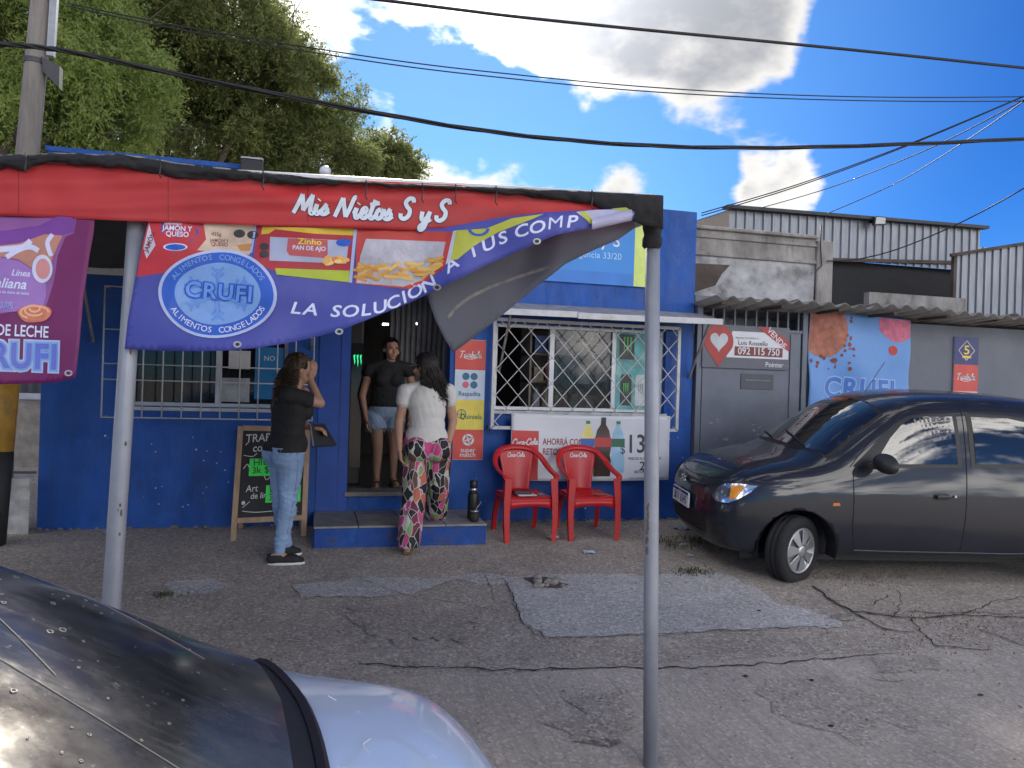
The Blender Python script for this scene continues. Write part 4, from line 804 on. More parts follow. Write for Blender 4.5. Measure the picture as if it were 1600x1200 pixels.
MB().grid(lambda s, t: (lambda px: FC(px, -(lin(ftop, px)+(lin(fbot, px)-lin(ftop, px))*t), 0))(-320+1323*s), 260, 14).build('sheet', M_red, fa, smooth=True, fix=False, solid=.0015)
M_seam = mat('red_seam', srgb(150, 34, 38), .6)
for px in (28, 262, 480): decal('seam', rect2(px, -lin(fbot, px)+1, px+1.6, -lin(ftop, px)), FC, .002, M_seam, fa, 12)
M_let = mat('letter_white', (.60, .66, .74), .5, var=.05); M_letd = mat('letter_shadow', srgb(70, 30, 50), .5)
for s, x, y, h in (('Mis', 486, 322, 30), ('Nietos', 568, 329, 30), ('S', 635, 329, 31), ('y', 665, 334, 31), ('S', 691, 332, 31)):
    sh_ = at2(script2(s, h, 6.6), x, -y, R(-3)); decal('letter_shadow', at2(script2(s, h, 9.4), x, -y-.6, R(-3)), FC, .0025, M_letd, fa, 8); decal('lettering', sh_, FC, .004, M_let, fa, 8)
# ---- frozen food banner, its right end blown up by the wind
def sst(a, b, x): t = min(1, max(0, (x-a)/(b-a))); return t*t*(3-2*t)
def bY(u, v):
    return AY-.018 - .095*sst(640, 730, u) - .05*sst(760, 900, u)*(1-sst(900, 990, u)) - .03*sst(480, 560, v)*sst(230, 330, u) - .007*math.sin(u*.035+v*.012) - .006*math.sin(v*.05-u*.02) - .010*mnoise.noise(Vector((u*.012, v*.012, 3))) - .0035*mnoise.noise(Vector((u*.05+v*.03, v*.018-u*.02, 6))) - .002*abs(mnoise.noise(Vector((u*.03-v*.04, u*.02, 8))))
BC = chart(bY)
bn = thing('food_banner', 'wind-blown frozen food banner with round badge hanging below the red fascia', 'banner', pw(350, 548, AY))
P = lambda L: [(x, -y) for x, y in L]
M_ind = mat('banner_indigo', srgb(80, 88, 178), .5, var=.06, scale=3, trans=.3, bump=.12, bscale=9)
top = [(232, 344), (300, 347), (400, 351), (500, 354), (600, 356), (690, 357), (720, 351), (780, 340), (850, 332), (920, 328), (975, 326), (992, 333)]
bot = [(988, 344), (940, 353), (870, 367), (838, 380), (800, 397), (760, 414), (720, 434), (683, 453), (640, 473), (600, 489), (540, 513), (500, 525), (450, 536), (400, 544), (350, 548), (300, 549), (250, 548), (195, 545)]
lef = [(200, 500), (207, 460), (218, 400)]
o = decal('sheet', poly2(P(top+bot+lef)), BC, 0, M_ind, bn, 14); md = o.modifiers.new('s', 'SOLIDIFY'); md.thickness = .0015; md.offset = -1
def fl2(name, pts, col, off=.002, **k): return decal(name, poly2(P(pts)), BC, off, mat('print_%d_%d_%d' % col, srgb(*col), .5, trans=.2, **k), bn, 14)
fl2('red_field', [(232, 345), (320, 348), (330, 400), (280, 425), (250, 427), (213, 433), (222, 385)], (196, 48, 60))
fl2('box_side', [(233, 350), (243, 383), (229, 404), (224, 388)], (205, 205, 220), .003)
fl2('bread_panel', [(318, 349), (398, 352), (390, 398), (308, 391), (322, 374)], (214, 190, 168), .003, var=.25, scale=12)
fl2('bread_print', [(318, 349), (396, 352), (388, 356), (372, 358), (350, 358), (328, 359)], (226, 212, 190), .004); fl2('bread_print', [(370, 383), (394, 380), (390, 392), (376, 392)], (196, 140, 80), .004)
for x, y in ((374, 365), (395, 367)): decal('label_oval', disc2(x, -y, 9, 6.5), BC, .004, mat('print_black', (.02, .02, .022), .5), bn)
MW = mat('letter_lilac', srgb(205, 212, 238), .5); MB_ = mat('print_badge_blue', srgb(40, 96, 200), .5, trans=.2); ML = mat('print_badge_light', srgb(128, 170, 228), .5, trans=.2)
decal('oval_badge', disc2(274, -386, 19, 6), BC, .004, MW, bn); decal('oval_badge', disc2(274, -386, 16, 4.5), BC, .005, MB_, bn)
for s, x, y, h, r in (('JAMÓN Y', 277, 357, 11, -3), ('QUESO', 277, 366, 11, -3), ('SANDWICH', 270, 350, 5, -2)): decal('lettering', at2(text2d(s, h, .02), x, -y, R(r)), BC, .004, MW, bn)
for s, x, y, h in (('JAMÓN Y', 343, 376, 7), ('QUESO', 343, 382, 8)): decal('lettering', at2(text2d(s, h, .01), x, -y, R(-3)), BC, .005, mat('print_maroon', srgb(120, 40, 50), .5), bn)
decal('lettering', at2(text2d('435g', 8, 0), 338, -366, R(-3)), BC, .005, M_ink, bn); decal('lettering', at2(text2d('JAMÓN', 10, .02), 234, -378, R(68)), BC, .005, mat('print_maroon', (0, 0, 0)), bn)
fl2('divider', [(397, 352), (401, 352), (394, 395), (390, 395)], (170, 185, 220), .004)
fl2('pack_panel', [(402, 353), (553, 357), (545, 441), (430, 424), (396, 410)], (180, 48, 62), .003); fl2('yellow_strip', [(410, 354), (553, 357), (552, 368), (490, 365), (430, 358), (420, 365), (408, 366)], (224, 190, 60), .004)
fl2('pack_window', [(422, 370), (545, 376), (541, 412), (421, 407)], (176, 186, 214), .004, var=.15); fl2('pack_label', [(450, 372), (512, 375), (512, 398), (506, 403), (452, 399), (448, 392)], (196, 90, 96), .005)
fl2('lime_strip', [(430, 419), (546, 423), (545, 441), (432, 429)], (182, 200, 50), .005); fl2('white_strip', [(553, 358), (558, 358), (550, 442), (545, 441)], (176, 190, 225), .006)
decal('lettering', at2(text2d('Zinho', 13, .02, sx=1.2), 484, -378, R(-3)), BC, .006, mat('print_yellow', srgb(226, 200, 80), .5), bn); decal('lettering', at2(text2d('PAN DE AJO', 9.5, .02), 483, -388, R(-3)), BC, .006, MW, bn)
decal('oval_badge', disc2(537, -379, 12, 6), BC, .006, MB_, bn); decal('label_oval', disc2(413, -385, 7, 5.5), BC, .006, MATS['print_black'], bn); decal('label_oval', disc2(413, -397, 7, 5.5), BC, .006, MATS['print_black'], bn)
for k in range(16): x = 508+random.random()*34; y = 402+random.random()*11; decal('bread_slice_print', disc2(x, -y, 6, 3.4, 10), BC, .006+.0002*k, mat('slice%d' % (k % 3), srgb(*[(222, 170, 90), (205, 130, 70), (230, 200, 130)][k % 3]), .6), bn)
fl2('red_panel', [(558, 358), (700, 362), (700, 372), (690, 420), (668, 438), (640, 452), (555, 443)], (206, 72, 62), .003); fl2('bag_print', [(572, 373), (698, 378), (688, 415), (660, 438), (630, 448), (557, 442), (563, 400)], (196, 196, 208), .004, var=.2, scale=16, bump=.6)
random.seed(5)
for k in range(46):
    x = random.uniform(562, 684); y = 436-random.random()*20-(x-600)*.05*(x > 600)-max(0, x-650)*.25; a = random.uniform(-.6, .9); decal('fry_print', at2(rect2(-11, -2.2, 11, 2.2), x, -y, a), BC, .005+.0001*k, mat('fry%d' % (k % 3), srgb(*[(226, 178, 90), (216, 156, 70), (232, 196, 120)][k % 3]), .6, trans=.2), bn)
fl2('lime_panel', [(712, 360), (760, 357), (800, 341), (850, 334), (830, 343), (780, 362), (742, 383), (715, 405), (703, 407)], (190, 196, 70), .004); fl2('red_edge', [(700, 362), (708, 362), (697, 412), (690, 424), (688, 416)], (196, 60, 60), .005); fl2('white_edge', [(708, 361), (713, 360), (704, 407), (696, 414)], (200, 205, 225), .006)
decal('oval_badge', ring2(748, -357, 17, 5, 24, R(190), R(360), ry=12), BC, .006, MB_, bn)
fl2('lilac_corner', [(900, 331), (930, 328), (975, 327), (990, 334), (985, 344), (950, 349), (925, 350), (912, 340)], (186, 186, 214), .004); fl2('lime_corner', [(905, 331), (914, 330), (930, 348), (922, 350)], (184, 192, 60), .005); fl2('lime_corner', [(955, 326), (978, 324), (992, 332), (975, 331)], (170, 180, 80), .006)
# round badge
ax, ay = 340, 459
def ov(rx, ry, wob=0.): return [(ax+rx*math.cos(t)*(1+wob*math.cos(2*t+.9)), -(ay-ry*math.sin(t)*(1+wob*math.sin(t*2+.4)))) for t in np.linspace(0, 2*PI, 49)[:-1]]
decal('badge_rim', poly2(ov(91, 70, .03)), BC, .007, mat('badge_white', srgb(186, 200, 236), .5, trans=.2), bn, 14); decal('badge_ring', poly2(ov(86, 65.5, .03)), BC, .0085, MB_, bn, 14); decal('badge_field', poly2(ov(66, 49, .03)), BC, .010, ML, bn, 14)
MS = mat('print_snow', srgb(92, 138, 212), .5)
for k in range(6):
    a = R(30+60*k); c_, s_ = math.cos(a), math.sin(a); arm = [stroke2([(ax+10*c_, -ay+8*s_), (ax+52*c_, -ay+39*s_)], 5, 1)]
    for f in (.62, .85):
        for sg in (-.75, .75): arm.append(stroke2([(ax+52*f*c_, -ay+39*f*s_), (ax+52*f*c_+14*math.cos(a+sg), -ay+39*f*s_+11*math.sin(a+sg))], 4, 1))
    decal('snowflake_arm', join2(*arm), BC, .0115, MS, bn)
outline_word('CRUFI', 34, ax+2, -ay+2, BC, bn, MB_, ML, .085, .02, ml=14, sx=1.05, o=.013, rot=R(-5))
decal('letter_core', at2(text2d('CRUFI', 34, .008, sx=1.05, space=1.12), ax+2, -ay+2, R(-5)), BC, .017, mat('print_core', srgb(98, 146, 220), .5), bn, 14)
def arc_text(s, a0, a1, rx, ry, size, inward, m, name='lettering', off=.0105):
    n = len(s); sh_ = []
    for i, ch_ in enumerate(s):
        if ch_ == ' ': continue
        t = a0+(a1-a0)*i/(n-1); x = ax+rx*math.cos(t); y = -ay+ry*math.sin(t); rot = math.atan2(ry*math.cos(t), -rx*math.sin(t))+(PI if not inward else 0)
        sh_.append(at2(text2d(ch_, size, .004), x, y, rot))
    decal(name, join2(*sh_), BC, off, m, bn, 14)
arc_text('ALIMENTOS CONGELADOS', R(206), R(336), 76, 57, 13, True, MW); arc_text('ALIMENTOS CONGELADOS', R(152), R(25), 76, 57, 12, False, ML)
# slogan following the hem
slog = [('L', 461, 482), ('A', 484, 484), ('S', 523, 487), ('O', 546, 487), ('L', 570, 485), ('U', 592, 481), ('C', 613, 474), ('I', 630, 466), ('O', 647, 457), ('N', 668, 445), ('A', 704, 415), ('T', 738, 394), ('U', 762, 383), ('S', 784, 373), ('C', 813, 362), ('O', 838, 356), ('M', 866, 349), ('P', 892, 347)]
for i, (ch_, x, y) in enumerate(slog):
    a, c = slog[max(0, i-1)], slog[min(len(slog)-1, i+1)]; decal('lettering', at2(text2d(ch_, 26, .016, shear=.2, sx=1.3), x, -y, math.atan2(-(c[2]-a[2]), c[1]-a[1])), BC, .003, MW, bn, 10)
decal('accent', stroke2([(640, -447), (645, -441)], 4, 1), BC, .003, MW, bn)
for x, y in ((371, 538), (530, 518), (683, 449), (839, 377)): decal('eyelet', ring2(x, -y, 6.5, 3, 20, ry=5), BC, .004, M_galv, bn); decal('eyelet_hole', disc2(x, -y, 3.5, 2.6), BC, .0035, M_black, bn)
# grey back of the blown-up end, hanging behind
def gY(u, v): return AY+.03+.10*sst(640, 760, u)*(1-sst(800, 990, u))-.010*math.sin(u*.05+v*.02)-.02*mnoise.noise(Vector((u*.02, v*.02, 7)))
GC = chart(gY); M_gb = mat('banner_back_grey', (.15, .16, .20), .6, var=.12, scale=4, trans=.45, bump=.2, bscale=8)
o = decal('folded_back', poly2(P([(664, 452), (720, 416), (800, 380), (870, 350), (940, 340), (992, 336), (992, 356), (965, 375), (925, 392), (884, 412), (862, 430), (840, 446), (800, 480), (760, 512), (730, 535), (708, 551), (695, 530), (680, 500)])), GC, 0, M_gb, bn, 14); md = o.modifiers.new('s', 'SOLIDIFY'); md.thickness = .0015
decal('dry_brush_mark', stroke2(P([(700, 497), (716, 478), (750, 456), (800, 436), (855, 418)]), 5.5), GC, .003, mat('brush_mark', (.16, .155, .15), .8, var=.3, scale=40), bn, 10)
# rolled sleeve at the right corner
o = MB().grid(lambda s, t: (lambda x, y, a: pw(x, y-9*math.sin(a), AY-.13-.035*math.cos(a)))(925+62*s, 350-14*s, 2*PI*t), 12, 14).build('rolled_end', mat('print_186_186_214', (0, 0, 0)), bn, smooth=True, fix=False)
# ---- purple banner at the left edge
def uY(u, v): return AY-.02-.008*math.sin(u*.04+v*.015)-.02*mnoise.noise(Vector((u*.01, v*.008, 11)))-.03*sst(330, 600, v)
UC = chart(uY); pb_ = thing('dulce_banner', 'purple dulce de leche banner hanging from the fascia at the left edge', 'banner', pw(0, 600, AY))
M_pur = mat('banner_purple', srgb(126, 40, 104), .5, var=.08, scale=3, trans=.3, bump=.15, bscale=9)
o = decal('sheet', poly2(P([(-200, 325), (0, 336), (148, 342), (147, 360), (140, 400), (130, 470), (124, 540), (118, 590), (90, 597), (60, 599), (0, 600), (-200, 600)])), UC, 0, M_pur, pb_, 14); md = o.modifiers.new('s', 'SOLIDIFY'); md.thickness = .0015; md.offset = -1
def ul(name, pts, col, off=.002, **k): return decal(name, poly2(P(pts)), UC, off, mat('print_%d_%d_%d' % col, srgb(*col), .5, trans=.2, **k), pb_, 14)
ul('pouch', [(-200, 334), (0, 338), (100, 342), (120, 338), (116, 364), (102, 370), (90, 400), (84, 440), (72, 478), (-20, 494), (-200, 494)], (150, 92, 160)); ul('pouch_seal', [(-200, 356), (-40, 362), (10, 360), (62, 352), (90, 338), (118, 340), (116, 362), (98, 367), (70, 368), (30, 382), (-30, 390), (-200, 388)], (126, 66, 158), .003)
ul('pouch_label', [(-200, 400), (-20, 402), (0, 402), (30, 408), (55, 424), (72, 444), (72, 462), (66, 484), (-20, 490), (-200, 490)], (162, 120, 196), .004)
ul('caramel_print', [(-200, 380), (-20, 386), (30, 380), (70, 366), (98, 368), (84, 398), (70, 438), (52, 420), (28, 405), (-20, 398), (-200, 396)], (196, 138, 118), .0045, var=.2)
for pts, w_ in (([(-60, 396), (0, 390), (35, 386), (48, 376)], 9), ([(10, 402), (30, 390), (48, 386), (60, 392)], 8), ([(82, 366), (74, 380), (80, 400)], 7)): decal('swirl_print', stroke2(P(pts), w_), UC, .006, mat('swirl_white', srgb(198, 200, 228), .5), pb_, 12)
decal('egg_print', disc2(66, -420, 16, 22), UC, .0065, mat('swirl_white', (0, 0, 0)), pb_, 12); decal('egg_print', disc2(67, -420, 11, 16), UC, .008, mat('print_blush', srgb(196, 130, 130), .5), pb_, 12)
decal('lettering', at2(script2('Linea', 14, 2.0) if False else text2d('Línea', 14, .01, shear=.25), 32, -427, R(-4)), UC, .006, MW, pb_); decal('lettering', at2(text2d('Italiana', 22, .015, shear=.25), 10, -443, R(-4)), UC, .006, MW, pb_)
decal('lettering', at2(text2d('línea de dulce de leche', 6, .01), 18, -457, R(-4)), UC, .006, MW, pb_); outline_word('CRUFI', 12, 2, -477, UC, pb_, MW, MB_, .05, 0, ml=10, o=.006)
decal('dulce_print', poly2([(54+26*math.cos(t)*(1+.08*math.sin(3*t)), -490+15*math.sin(t)*(1+.1*math.sin(2*t+1))) for t in np.linspace(0, 2*PI, 30)[:-1]]), UC, .008, mat('dulce0', srgb(190, 112, 84), .5, var=.25, scale=25), pb_)
for k, (rx, ry, a0) in enumerate(((22, 10, 0), (15, 8, 1.5), (8, 5, 3))): decal('dulce_swirl_print', stroke2([(54+rx*math.cos(t), -488+k*3+ry*math.sin(t)) for t in np.linspace(a0, a0+4.2, 9)], 3.2), UC, .0095+.0008*k, mat('dulce1', srgb(222, 160, 124), .5), pb_)
decal('lettering', at2(text2d('DULCE DE LECHE', 25, .014, sx=.74, align='RIGHT'), 76, -520, R(-3)), UC, .004, MW, pb_, 12)
decal('letter_border', at2(text2d('CRUFI', 54, .14, sx=.9, space=1.1, align='RIGHT'), 90, -560, R(-2)), UC, .004, mat('badge_white', (0, 0, 0)), pb_, 12); decal('letter_outline', at2(text2d('CRUFI', 54, .09, sx=.9, space=1.1, align='RIGHT'), 90, -560, R(-2)), UC, .0055, ML, pb_, 12); decal('lettering', at2(text2d('CRUFI', 54, .03, sx=.9, space=1.1, align='RIGHT'), 90, -560, R(-2)), UC, .007, mat('print_peri', srgb(92, 104, 190), .5), pb_, 12)
decal('eyelet', ring2(107, -583, 6.5, 3, 20, ry=5), UC, .004, M_galv, pb_)
# ================================================================== SIGNS ON THE BLUE WALL
ls = thing('lottery_sign', 'tall four-panel lottery sign of red, white and yellow beside the doorway', 'sign', (3.62, -.01, .68)); W = wallmap(-.012)
lx0, lx1 = 3.475, 3.765; MB().box(lx0, -.012, .675, lx1, -.002, 1.805).build('board', mat('board_back', (.4, .4, .4), .5), ls)
for n, a, c, m in (('red_panel', 1.52, 1.80, M_lred), ('white_panel', 1.24, 1.52, M_lwhite), ('yellow_panel', .96, 1.24, M_lyel), ('red_panel', .68, .96, M_lred)): decal(n, rect2(lx0+.002, a, lx1-.002, c), W, .002, m, ls)
cx = (lx0+lx1)/2; tombola(cx, 1.66, .66, W, ls); clover(cx, 1.42, .075, W, ls)
decal('lettering', at2(text2d('Raspadita', .058, .015, sx=.95), cx, 1.295), W, .004, M_teal, ls); decal('lettering', at2(text2d('Quiniela', .066, .015, sx=.95), cx+.02, 1.08), W, .004, mat('print_green', srgb(20, 110, 80), .45), ls)
decal('emblem', join2(ring2(cx-.07, 1.105, .045, .007), stroke2([(cx-.115, 1.105), (cx-.025, 1.105)], .006, 1), stroke2([(cx-.07, 1.06), (cx-.07, 1.15)], .006, 1)), W, .004, M_teal, ls)
decal('ball_emblem', join2(ring2(cx, .865, .055, .02), disc2(cx, .865, .016), *[at2(rect2(-.006, .012, .006, .05), cx, .865, k*PI/2+.4) for k in range(4)]), W, .004, M_sw, ls)
decal('lettering', at2(text2d('super', .062, .012), cx, .768), W, .004, M_sw, ls); decal('lettering', at2(text2d('match', .062, .012), cx, .724), W, .004, M_sw, ls)
sb = thing('agency_sign', 'light blue agency signboard with lime edge high on the blue wall', 'sign', (4.5, -.02, 2.39)); W = wallmap(-.03)
MB().box(3.55, -.03, 2.40, 5.38, -.004, 3.06).build('board', mat('sign_cyan', srgb(22, 128, 208), .4, var=.08, scale=3), sb); decal('lime_edge', rect2(5.235, 2.402, 5.378, 3.058), W, .002, mat('sign_lime', srgb(196, 214, 110), .4), sb); decal('pale_band', rect2(3.56, 2.402, 5.23, 2.52), W, .002, mat('sign_cyan_dark', srgb(18, 112, 198), .4, var=.1, scale=6), sb)
decal('lettering', at2(text2d('Mis Nietos S y S', .17, .008, align='RIGHT'), 5.08, 2.83), W, .004, M_sw, sb); decal('lettering', at2(text2d('Sub-agencia 33/20', .088, .002, align='RIGHT'), 5.10, 2.68), W, .004, mat('sign_pale', srgb(160, 205, 238), .4), sb)
# soft drink banner
ck = thing('drink_price_banner', 'white soft drink price banner with bottles tied below the lattice window', 'banner', (4.8, -.16, .5))
def CM(u, v, o): return Vector((u, -.145-o-.006*math.sin(u*6+v*3)-.004*math.sin(v*14+u*2), v-.010*math.sin((u-4)/1.62*PI)))
M_ck = mat('white_vinyl', (.60, .615, .65), .4, var=.05, scale=4, bump=.12, bscale=8)
MB().grid(lambda s, t: CM(4.0+1.62*s, .50+.63*t, 0), 50, 20).build('sheet', M_ck, ck, smooth=True, fix=False, solid=.0015)
M_cr = mat('drink_red', srgb(190, 30, 34), .4)
decal('red_field', rect2(4.005, .505, 4.27, .97), CM, .002, M_cr, ck, .08); decal('lettering', at2(scr('Coca-Cola', .056, .0095), 4.135, .86, R(3)), CM, .004, M_sw, ck, .05)
M_dr = mat('ink_darkred', srgb(140, 30, 34), .5)
for s, z in (('AHORRÁ CON', .87), ('RETORNABLES', .775)): decal('lettering', at2(text2d(s, .085, .014, sx=.72, align='LEFT'), 4.31, z), CM, .003, M_dr, ck, .05)
def bottle(cx, z0, h, w_, liq, lab, cap):
    prof = [(-.5, .0), (-.5, .28), (-.42, .36), (-.5, .5), (-.5, .6), (-.36, .78), (-.15, .88), (-.15, .94)]; out = [(cx+a*w_, z0+b_*h) for a, b_ in prof]; out += [(cx-a*w_, z0+b_*h) for a, b_ in prof[::-1]]
    decal('bottle_print', poly2(out), CM, .003, mat('bottle_%s' % cap, liq, .3, var=.15), ck, .06); decal('bottle_label_print', rect2(cx-.5*w_, z0+.5*h, cx+.5*w_, z0+.66*h), CM, .0045, mat('blabel_%s' % cap, lab, .4), ck, .06); decal('bottle_cap_print', rect2(cx-.15*w_, z0+.94*h, cx+.15*w_, z0+h), CM, .0045, mat('bcap_%s' % cap, (.05, .2, .12) if cap != 'b' else (.03, .05, .07), .4), ck)
bottle(4.76, .58, .50, .14, srgb(225, 210, 120), srgb(30, 90, 170), 'a'); bottle(4.915, .545, .57, .17, srgb(60, 38, 34), srgb(180, 40, 40), 'b'); bottle(5.07, .58, .50, .14, srgb(150, 190, 215), srgb(20, 90, 60), 'c')
decal('lettering', at2(text2d('135', .25, .012, sx=.88, align='LEFT'), 5.15, .85), CM, .003, M_ink, ck, .06); decal('lettering', at2(text2d('$', .11, .006), 5.12, .80), CM, .003, M_ink, ck); decal('lettering', at2(text2d('2L', .12, .012), 5.36, .64), CM, .003, M_ink, ck)
decal('lettering', at2(text2d('PRECIO SUGERIDO IVA', .034, .01, align='LEFT'), 5.18, .715), CM, .003, M_ink, ck); decal('lettering', at2(text2d('RETORNABLE', .036, .01), 5.36, .585), CM, .003, M_ink, ck)
decal('lettering', at2(text2d('PROMOCIÓN VÁLIDA HASTA AGOTAR STOCK', .018, 0, align='LEFT'), 5.2, .525), CM, .003, M_ink, ck)
decal('eyelet', join2(*[ring2(x, z, .009, .004, 12) for x, z in ((4.02, 1.11), (5.6, 1.11), (4.02, .52), (5.6, .52))]), CM, .003, M_galv, ck)['kind'] = 'stuff'
# ================================================================== RED PLASTIC CHAIRS
M_chair = mat('red_plastic', srgb(186, 24, 28), .38, var=.08, scale=5, dirt=srgb(140, 22, 26), dscale=6, damt=.3)
def make_chair(label):
    t = thing('plastic_chair', label, 'chair', local=True, group='red plastic chairs')
    MB().grid(lambda u, v: ((u-.5)*(.46-.06*v), -.24+.46*v, .425-.022*math.sin(PI*u)*math.sin(PI*min(1, v*1.1))-.035*max(0, (.12-v)/.12)**2+.0*v), 14, 14).build('seat', M_chair, t, smooth=True, fix=False, solid=.006)
    MB().grid(lambda u, v: ((u-.5)*2*(.125+.075*v**1.3), .215+.085*v+.035*math.sin(PI*u)-.025, .415+.42*v+.012*math.sin(PI*u)*v), 14, 12).build('backrest', M_chair, t, smooth=True, fix=False, solid=.006)
    hp_ = [(-.255, -.235, .60), (-.268, -.20, .632), (-.272, -.05, .655), (-.268, .10, .70), (-.242, .20, .765), (-.18, .265, .825), (-.09, .295, .852), (0, .305, .858)]; hp_ = [Vector(p) for p in hp_]; hp_ += [Vector((-p.x, p.y, p.z)) for p in hp_[:-1][::-1]]
    Q = spl(hp_, 4); MB().tube(Q, [(.030, .013)]*len(Q), 10).build('armrest_hoop', M_chair, t, smooth=True)
    for s in (-1, 1):
        def chan(top, botm, wt, wb, dt, db):   # angle-section moulded leg
            b = MB(); A, B2 = Vector(top), Vector(botm); vs = []
            for k in range(7):
                f = k/6; c = A.lerp(B2, f); w2 = wt+(wb-wt)*f; d2 = dt+(db-dt)*f; bow = .012*math.sin(PI*f)*s
                vs += [(c.x-s*w2/2*-1+bow, c.y-d2/2, c.z), (c.x-s*w2/2+bow, c.y-d2/2, c.z), (c.x-s*w2/2+bow, c.y-d2/2+.008, c.z), (c.x+s*w2/2-.008*s+bow, c.y-d2/2+.008, c.z), (c.x+s*w2/2-.008*s+bow, c.y+d2/2, c.z), (c.x+s*w2/2+bow, c.y+d2/2, c.z)]
            fs = []
            for k in range(6):
                for j in range(6): fs.append((k*6+j, k*6+(j+1) % 6, (k+1)*6+(j+1) % 6, (k+1)*6+j))
            b.add(vs, fs+[(0, 1, 2, 3, 4, 5), tuple(36+j for j in range(6))]); return b
        chan((s*.232, -.215, .61), (s*.238, -.265, 0), .075, .05, .06, .045).build('leg', M_chair, t, bevel=.003); chan((s*.185, .19, .43), (s*.215, .27, 0), .06, .04, .05, .04).build('leg', M_chair, t, bevel=.003)
        MB().grid(lambda u, v, s=s: (s*(.232-.004*v), -.20+u*.40, .412-.05*v-.03*v*math.cos(2*PI*u)), 8, 2).build('apron', M_chair, t, smooth=True, fix=False, solid=.006)
    MB().grid(lambda u, v: ((u-.5)*.44, -.243-.004*v, .398-.055*v-.035*v*(abs(2*u-1)**3)), 12, 2).build('apron', M_chair, t, smooth=True, fix=False, solid=.006)
    decal('lettering', at2(scr('Coca-Cola', .042, .0065), 0, .775), lambda u, v, o: Vector((u, .19+.085*((v-.415)/.42)+.035*math.sin(PI*(u/(2*(.125+.075*((v-.415)/.42)**1.3))+.5))-.006-o, v)), .004, M_sw, t, .03)
    return t
ca = make_chair('red plastic armchair with a wallet and papers on its seat, left of two'); cb_ = copy_tree(ca); cb_['label'] = 'red plastic armchair with only a scrap on its seat, right of two'
pa_, pb2 = pg(819, 840), pg(921, 840); pa_.y = pb2.y = -.63
for c, p, rz in ((ca, pa_, R(4)), (cb_, pb2, R(1))): c.location = (p.x, -.45, gz(-.45)-.012); c.rotation_euler = (R(2), 0, rz); c.scale = (.9, .86, .9)
t = thing('wallet', 'dark purple wallet lying on the left red chair seat', 'wallet', (pa_.x, pa_.y+.2, .46)); zs = gz(-.45)-.012+.372
MB().box(pa_.x-.09, pa_.y+.13, zs+.012, pa_.x+.07, pa_.y+.24, zs+.035).build('cover', mat('wallet_purple', (.05, .015, .04), .4), t, bevel=.006); MB().box(pa_.x-.07, pa_.y+.06, zs+.004, pa_.x+.10, pa_.y+.2, zs+.011).build('papers', M_paper, t)
tag(MB().box(pa_.x+.12, pa_.y+.08, zs+.006, pa_.x+.19, pa_.y+.16, zs+.013).build('leaflet', mat('leaflet', (.25, .22, .28), .6, var=.5, scale=25), None, bevel=.002), 'small folded leaflet on the right side of the left chair seat', 'leaflet')
zs2 = gz(-.45)-.012+.372; tag(MB().box(pb2.x+.06, pb2.y+.06, zs2+.005, pb2.x+.17, pb2.y+.15, zs2+.010).build('paper_scrap', mat('scrap', (.42, .12, .10), .6, var=.5, scale=25), None, bevel=.002), 'reddish paper scrap lying on the right chair seat', 'paper')
# ================================================================== CHALKBOARD
bd = thing('chalkboard', 'wooden framed chalkboard sign with green price papers left of the step', 'sign', pg(420, 842)); M_wood = mat('raw_wood', (.34, .23, .15), .75, var=.25, scale=6, stretch=(3, 3, .7), bump=.2)
f0, f1 = pg(364, 845), pg(474, 838); t0, t1 = pw(376, 666, f0.y+.22), pw(481, 669, f1.y+.22)
ux = (f1-f0); nrm = ux.cross(t0-f0).normalized()
if nrm.y > 0: nrm = -nrm
def BM_(u, v, o): return f0.lerp(f1, u).lerp(t0.lerp(t1, u), v)+nrm*o
for a, c in ((f0, t0), (f1, t1)): MB().bar(a, c, .045, .022, up=nrm).build('upright', M_wood, bd, bevel=.003)
for v in (.985, .17): MB().bar(BM_(.03, v, .004), BM_(.97, v, .004), .022, .045).build('rail', M_wood, bd, bevel=.003)
MB().add([BM_(.03, .19, 0), BM_(.97, .19, 0), BM_(.97, .97, 0), BM_(.03, .97, 0), BM_(.03, .19, -.01), BM_(.97, .19, -.01), BM_(.97, .97, -.01), BM_(.03, .97, -.01)], [(0, 1, 2, 3), (7, 6, 5, 4), (0, 4, 5, 1), (1, 5, 6, 2), (2, 6, 7, 3), (3, 7, 4, 0)]).build('slate', mat('blackboard', (.014, .015, .017), .75, var=.3, scale=7, dirt=(.06, .06, .065), dscale=3, damt=.6), bd)
for a in (.04, .96):
    p, q = BM_(a, .97, -.02), BM_(a, 0, 0); q = Vector((q.x, min(q.y+.42, -.06), gz(q.y+.4))); MB().bar(p, q, .04, .02).build('back_leg', M_wood, bd)
wbd = ux.length; hbd = (t0-f0).length; BT = lambda u, v, o: BM_(u/wbd, v/hbd, o); M_chalk = mat('chalk', (.55, .55, .55), .95, var=.3, scale=50)
for s, x, y, h, r, bo in (('TRABAJAMOS', .08, .885, .105, 5, 0), ('con', .19, .80, .10, 6, .0), ('Art', .13, .44, .085, 3, 0), ('de limpieza', .2, .375, .075, 3, 0), ('.', .075, .37, .2, 0, .02)):
    decal('chalk_lettering', at2(text2d(s, h*hbd, .006+bo, shear=.12, align='LEFT', sx=.85), x*wbd, y*hbd, R(r)), BT, .003, M_chalk, bd)
ch = [stroke2([(x*wbd, y*hbd) for x, y in q], .006) for q in ([(.07, .74), (.2, .73), (.26, .76)], [(.08, .62), (.13, .66), (.16, .63)], [(.1, .28), (.2, .33)], [(.1, .25), (.3, .235), (.6, .24), (.9, .23)], [(.38, .56), (.42, .52), (.48, .55)], [(.09, .83), (.13, .86)], [(.55, .3), (.62, .28), (.7, .3)], [(.8, .35), (.88, .33)])]
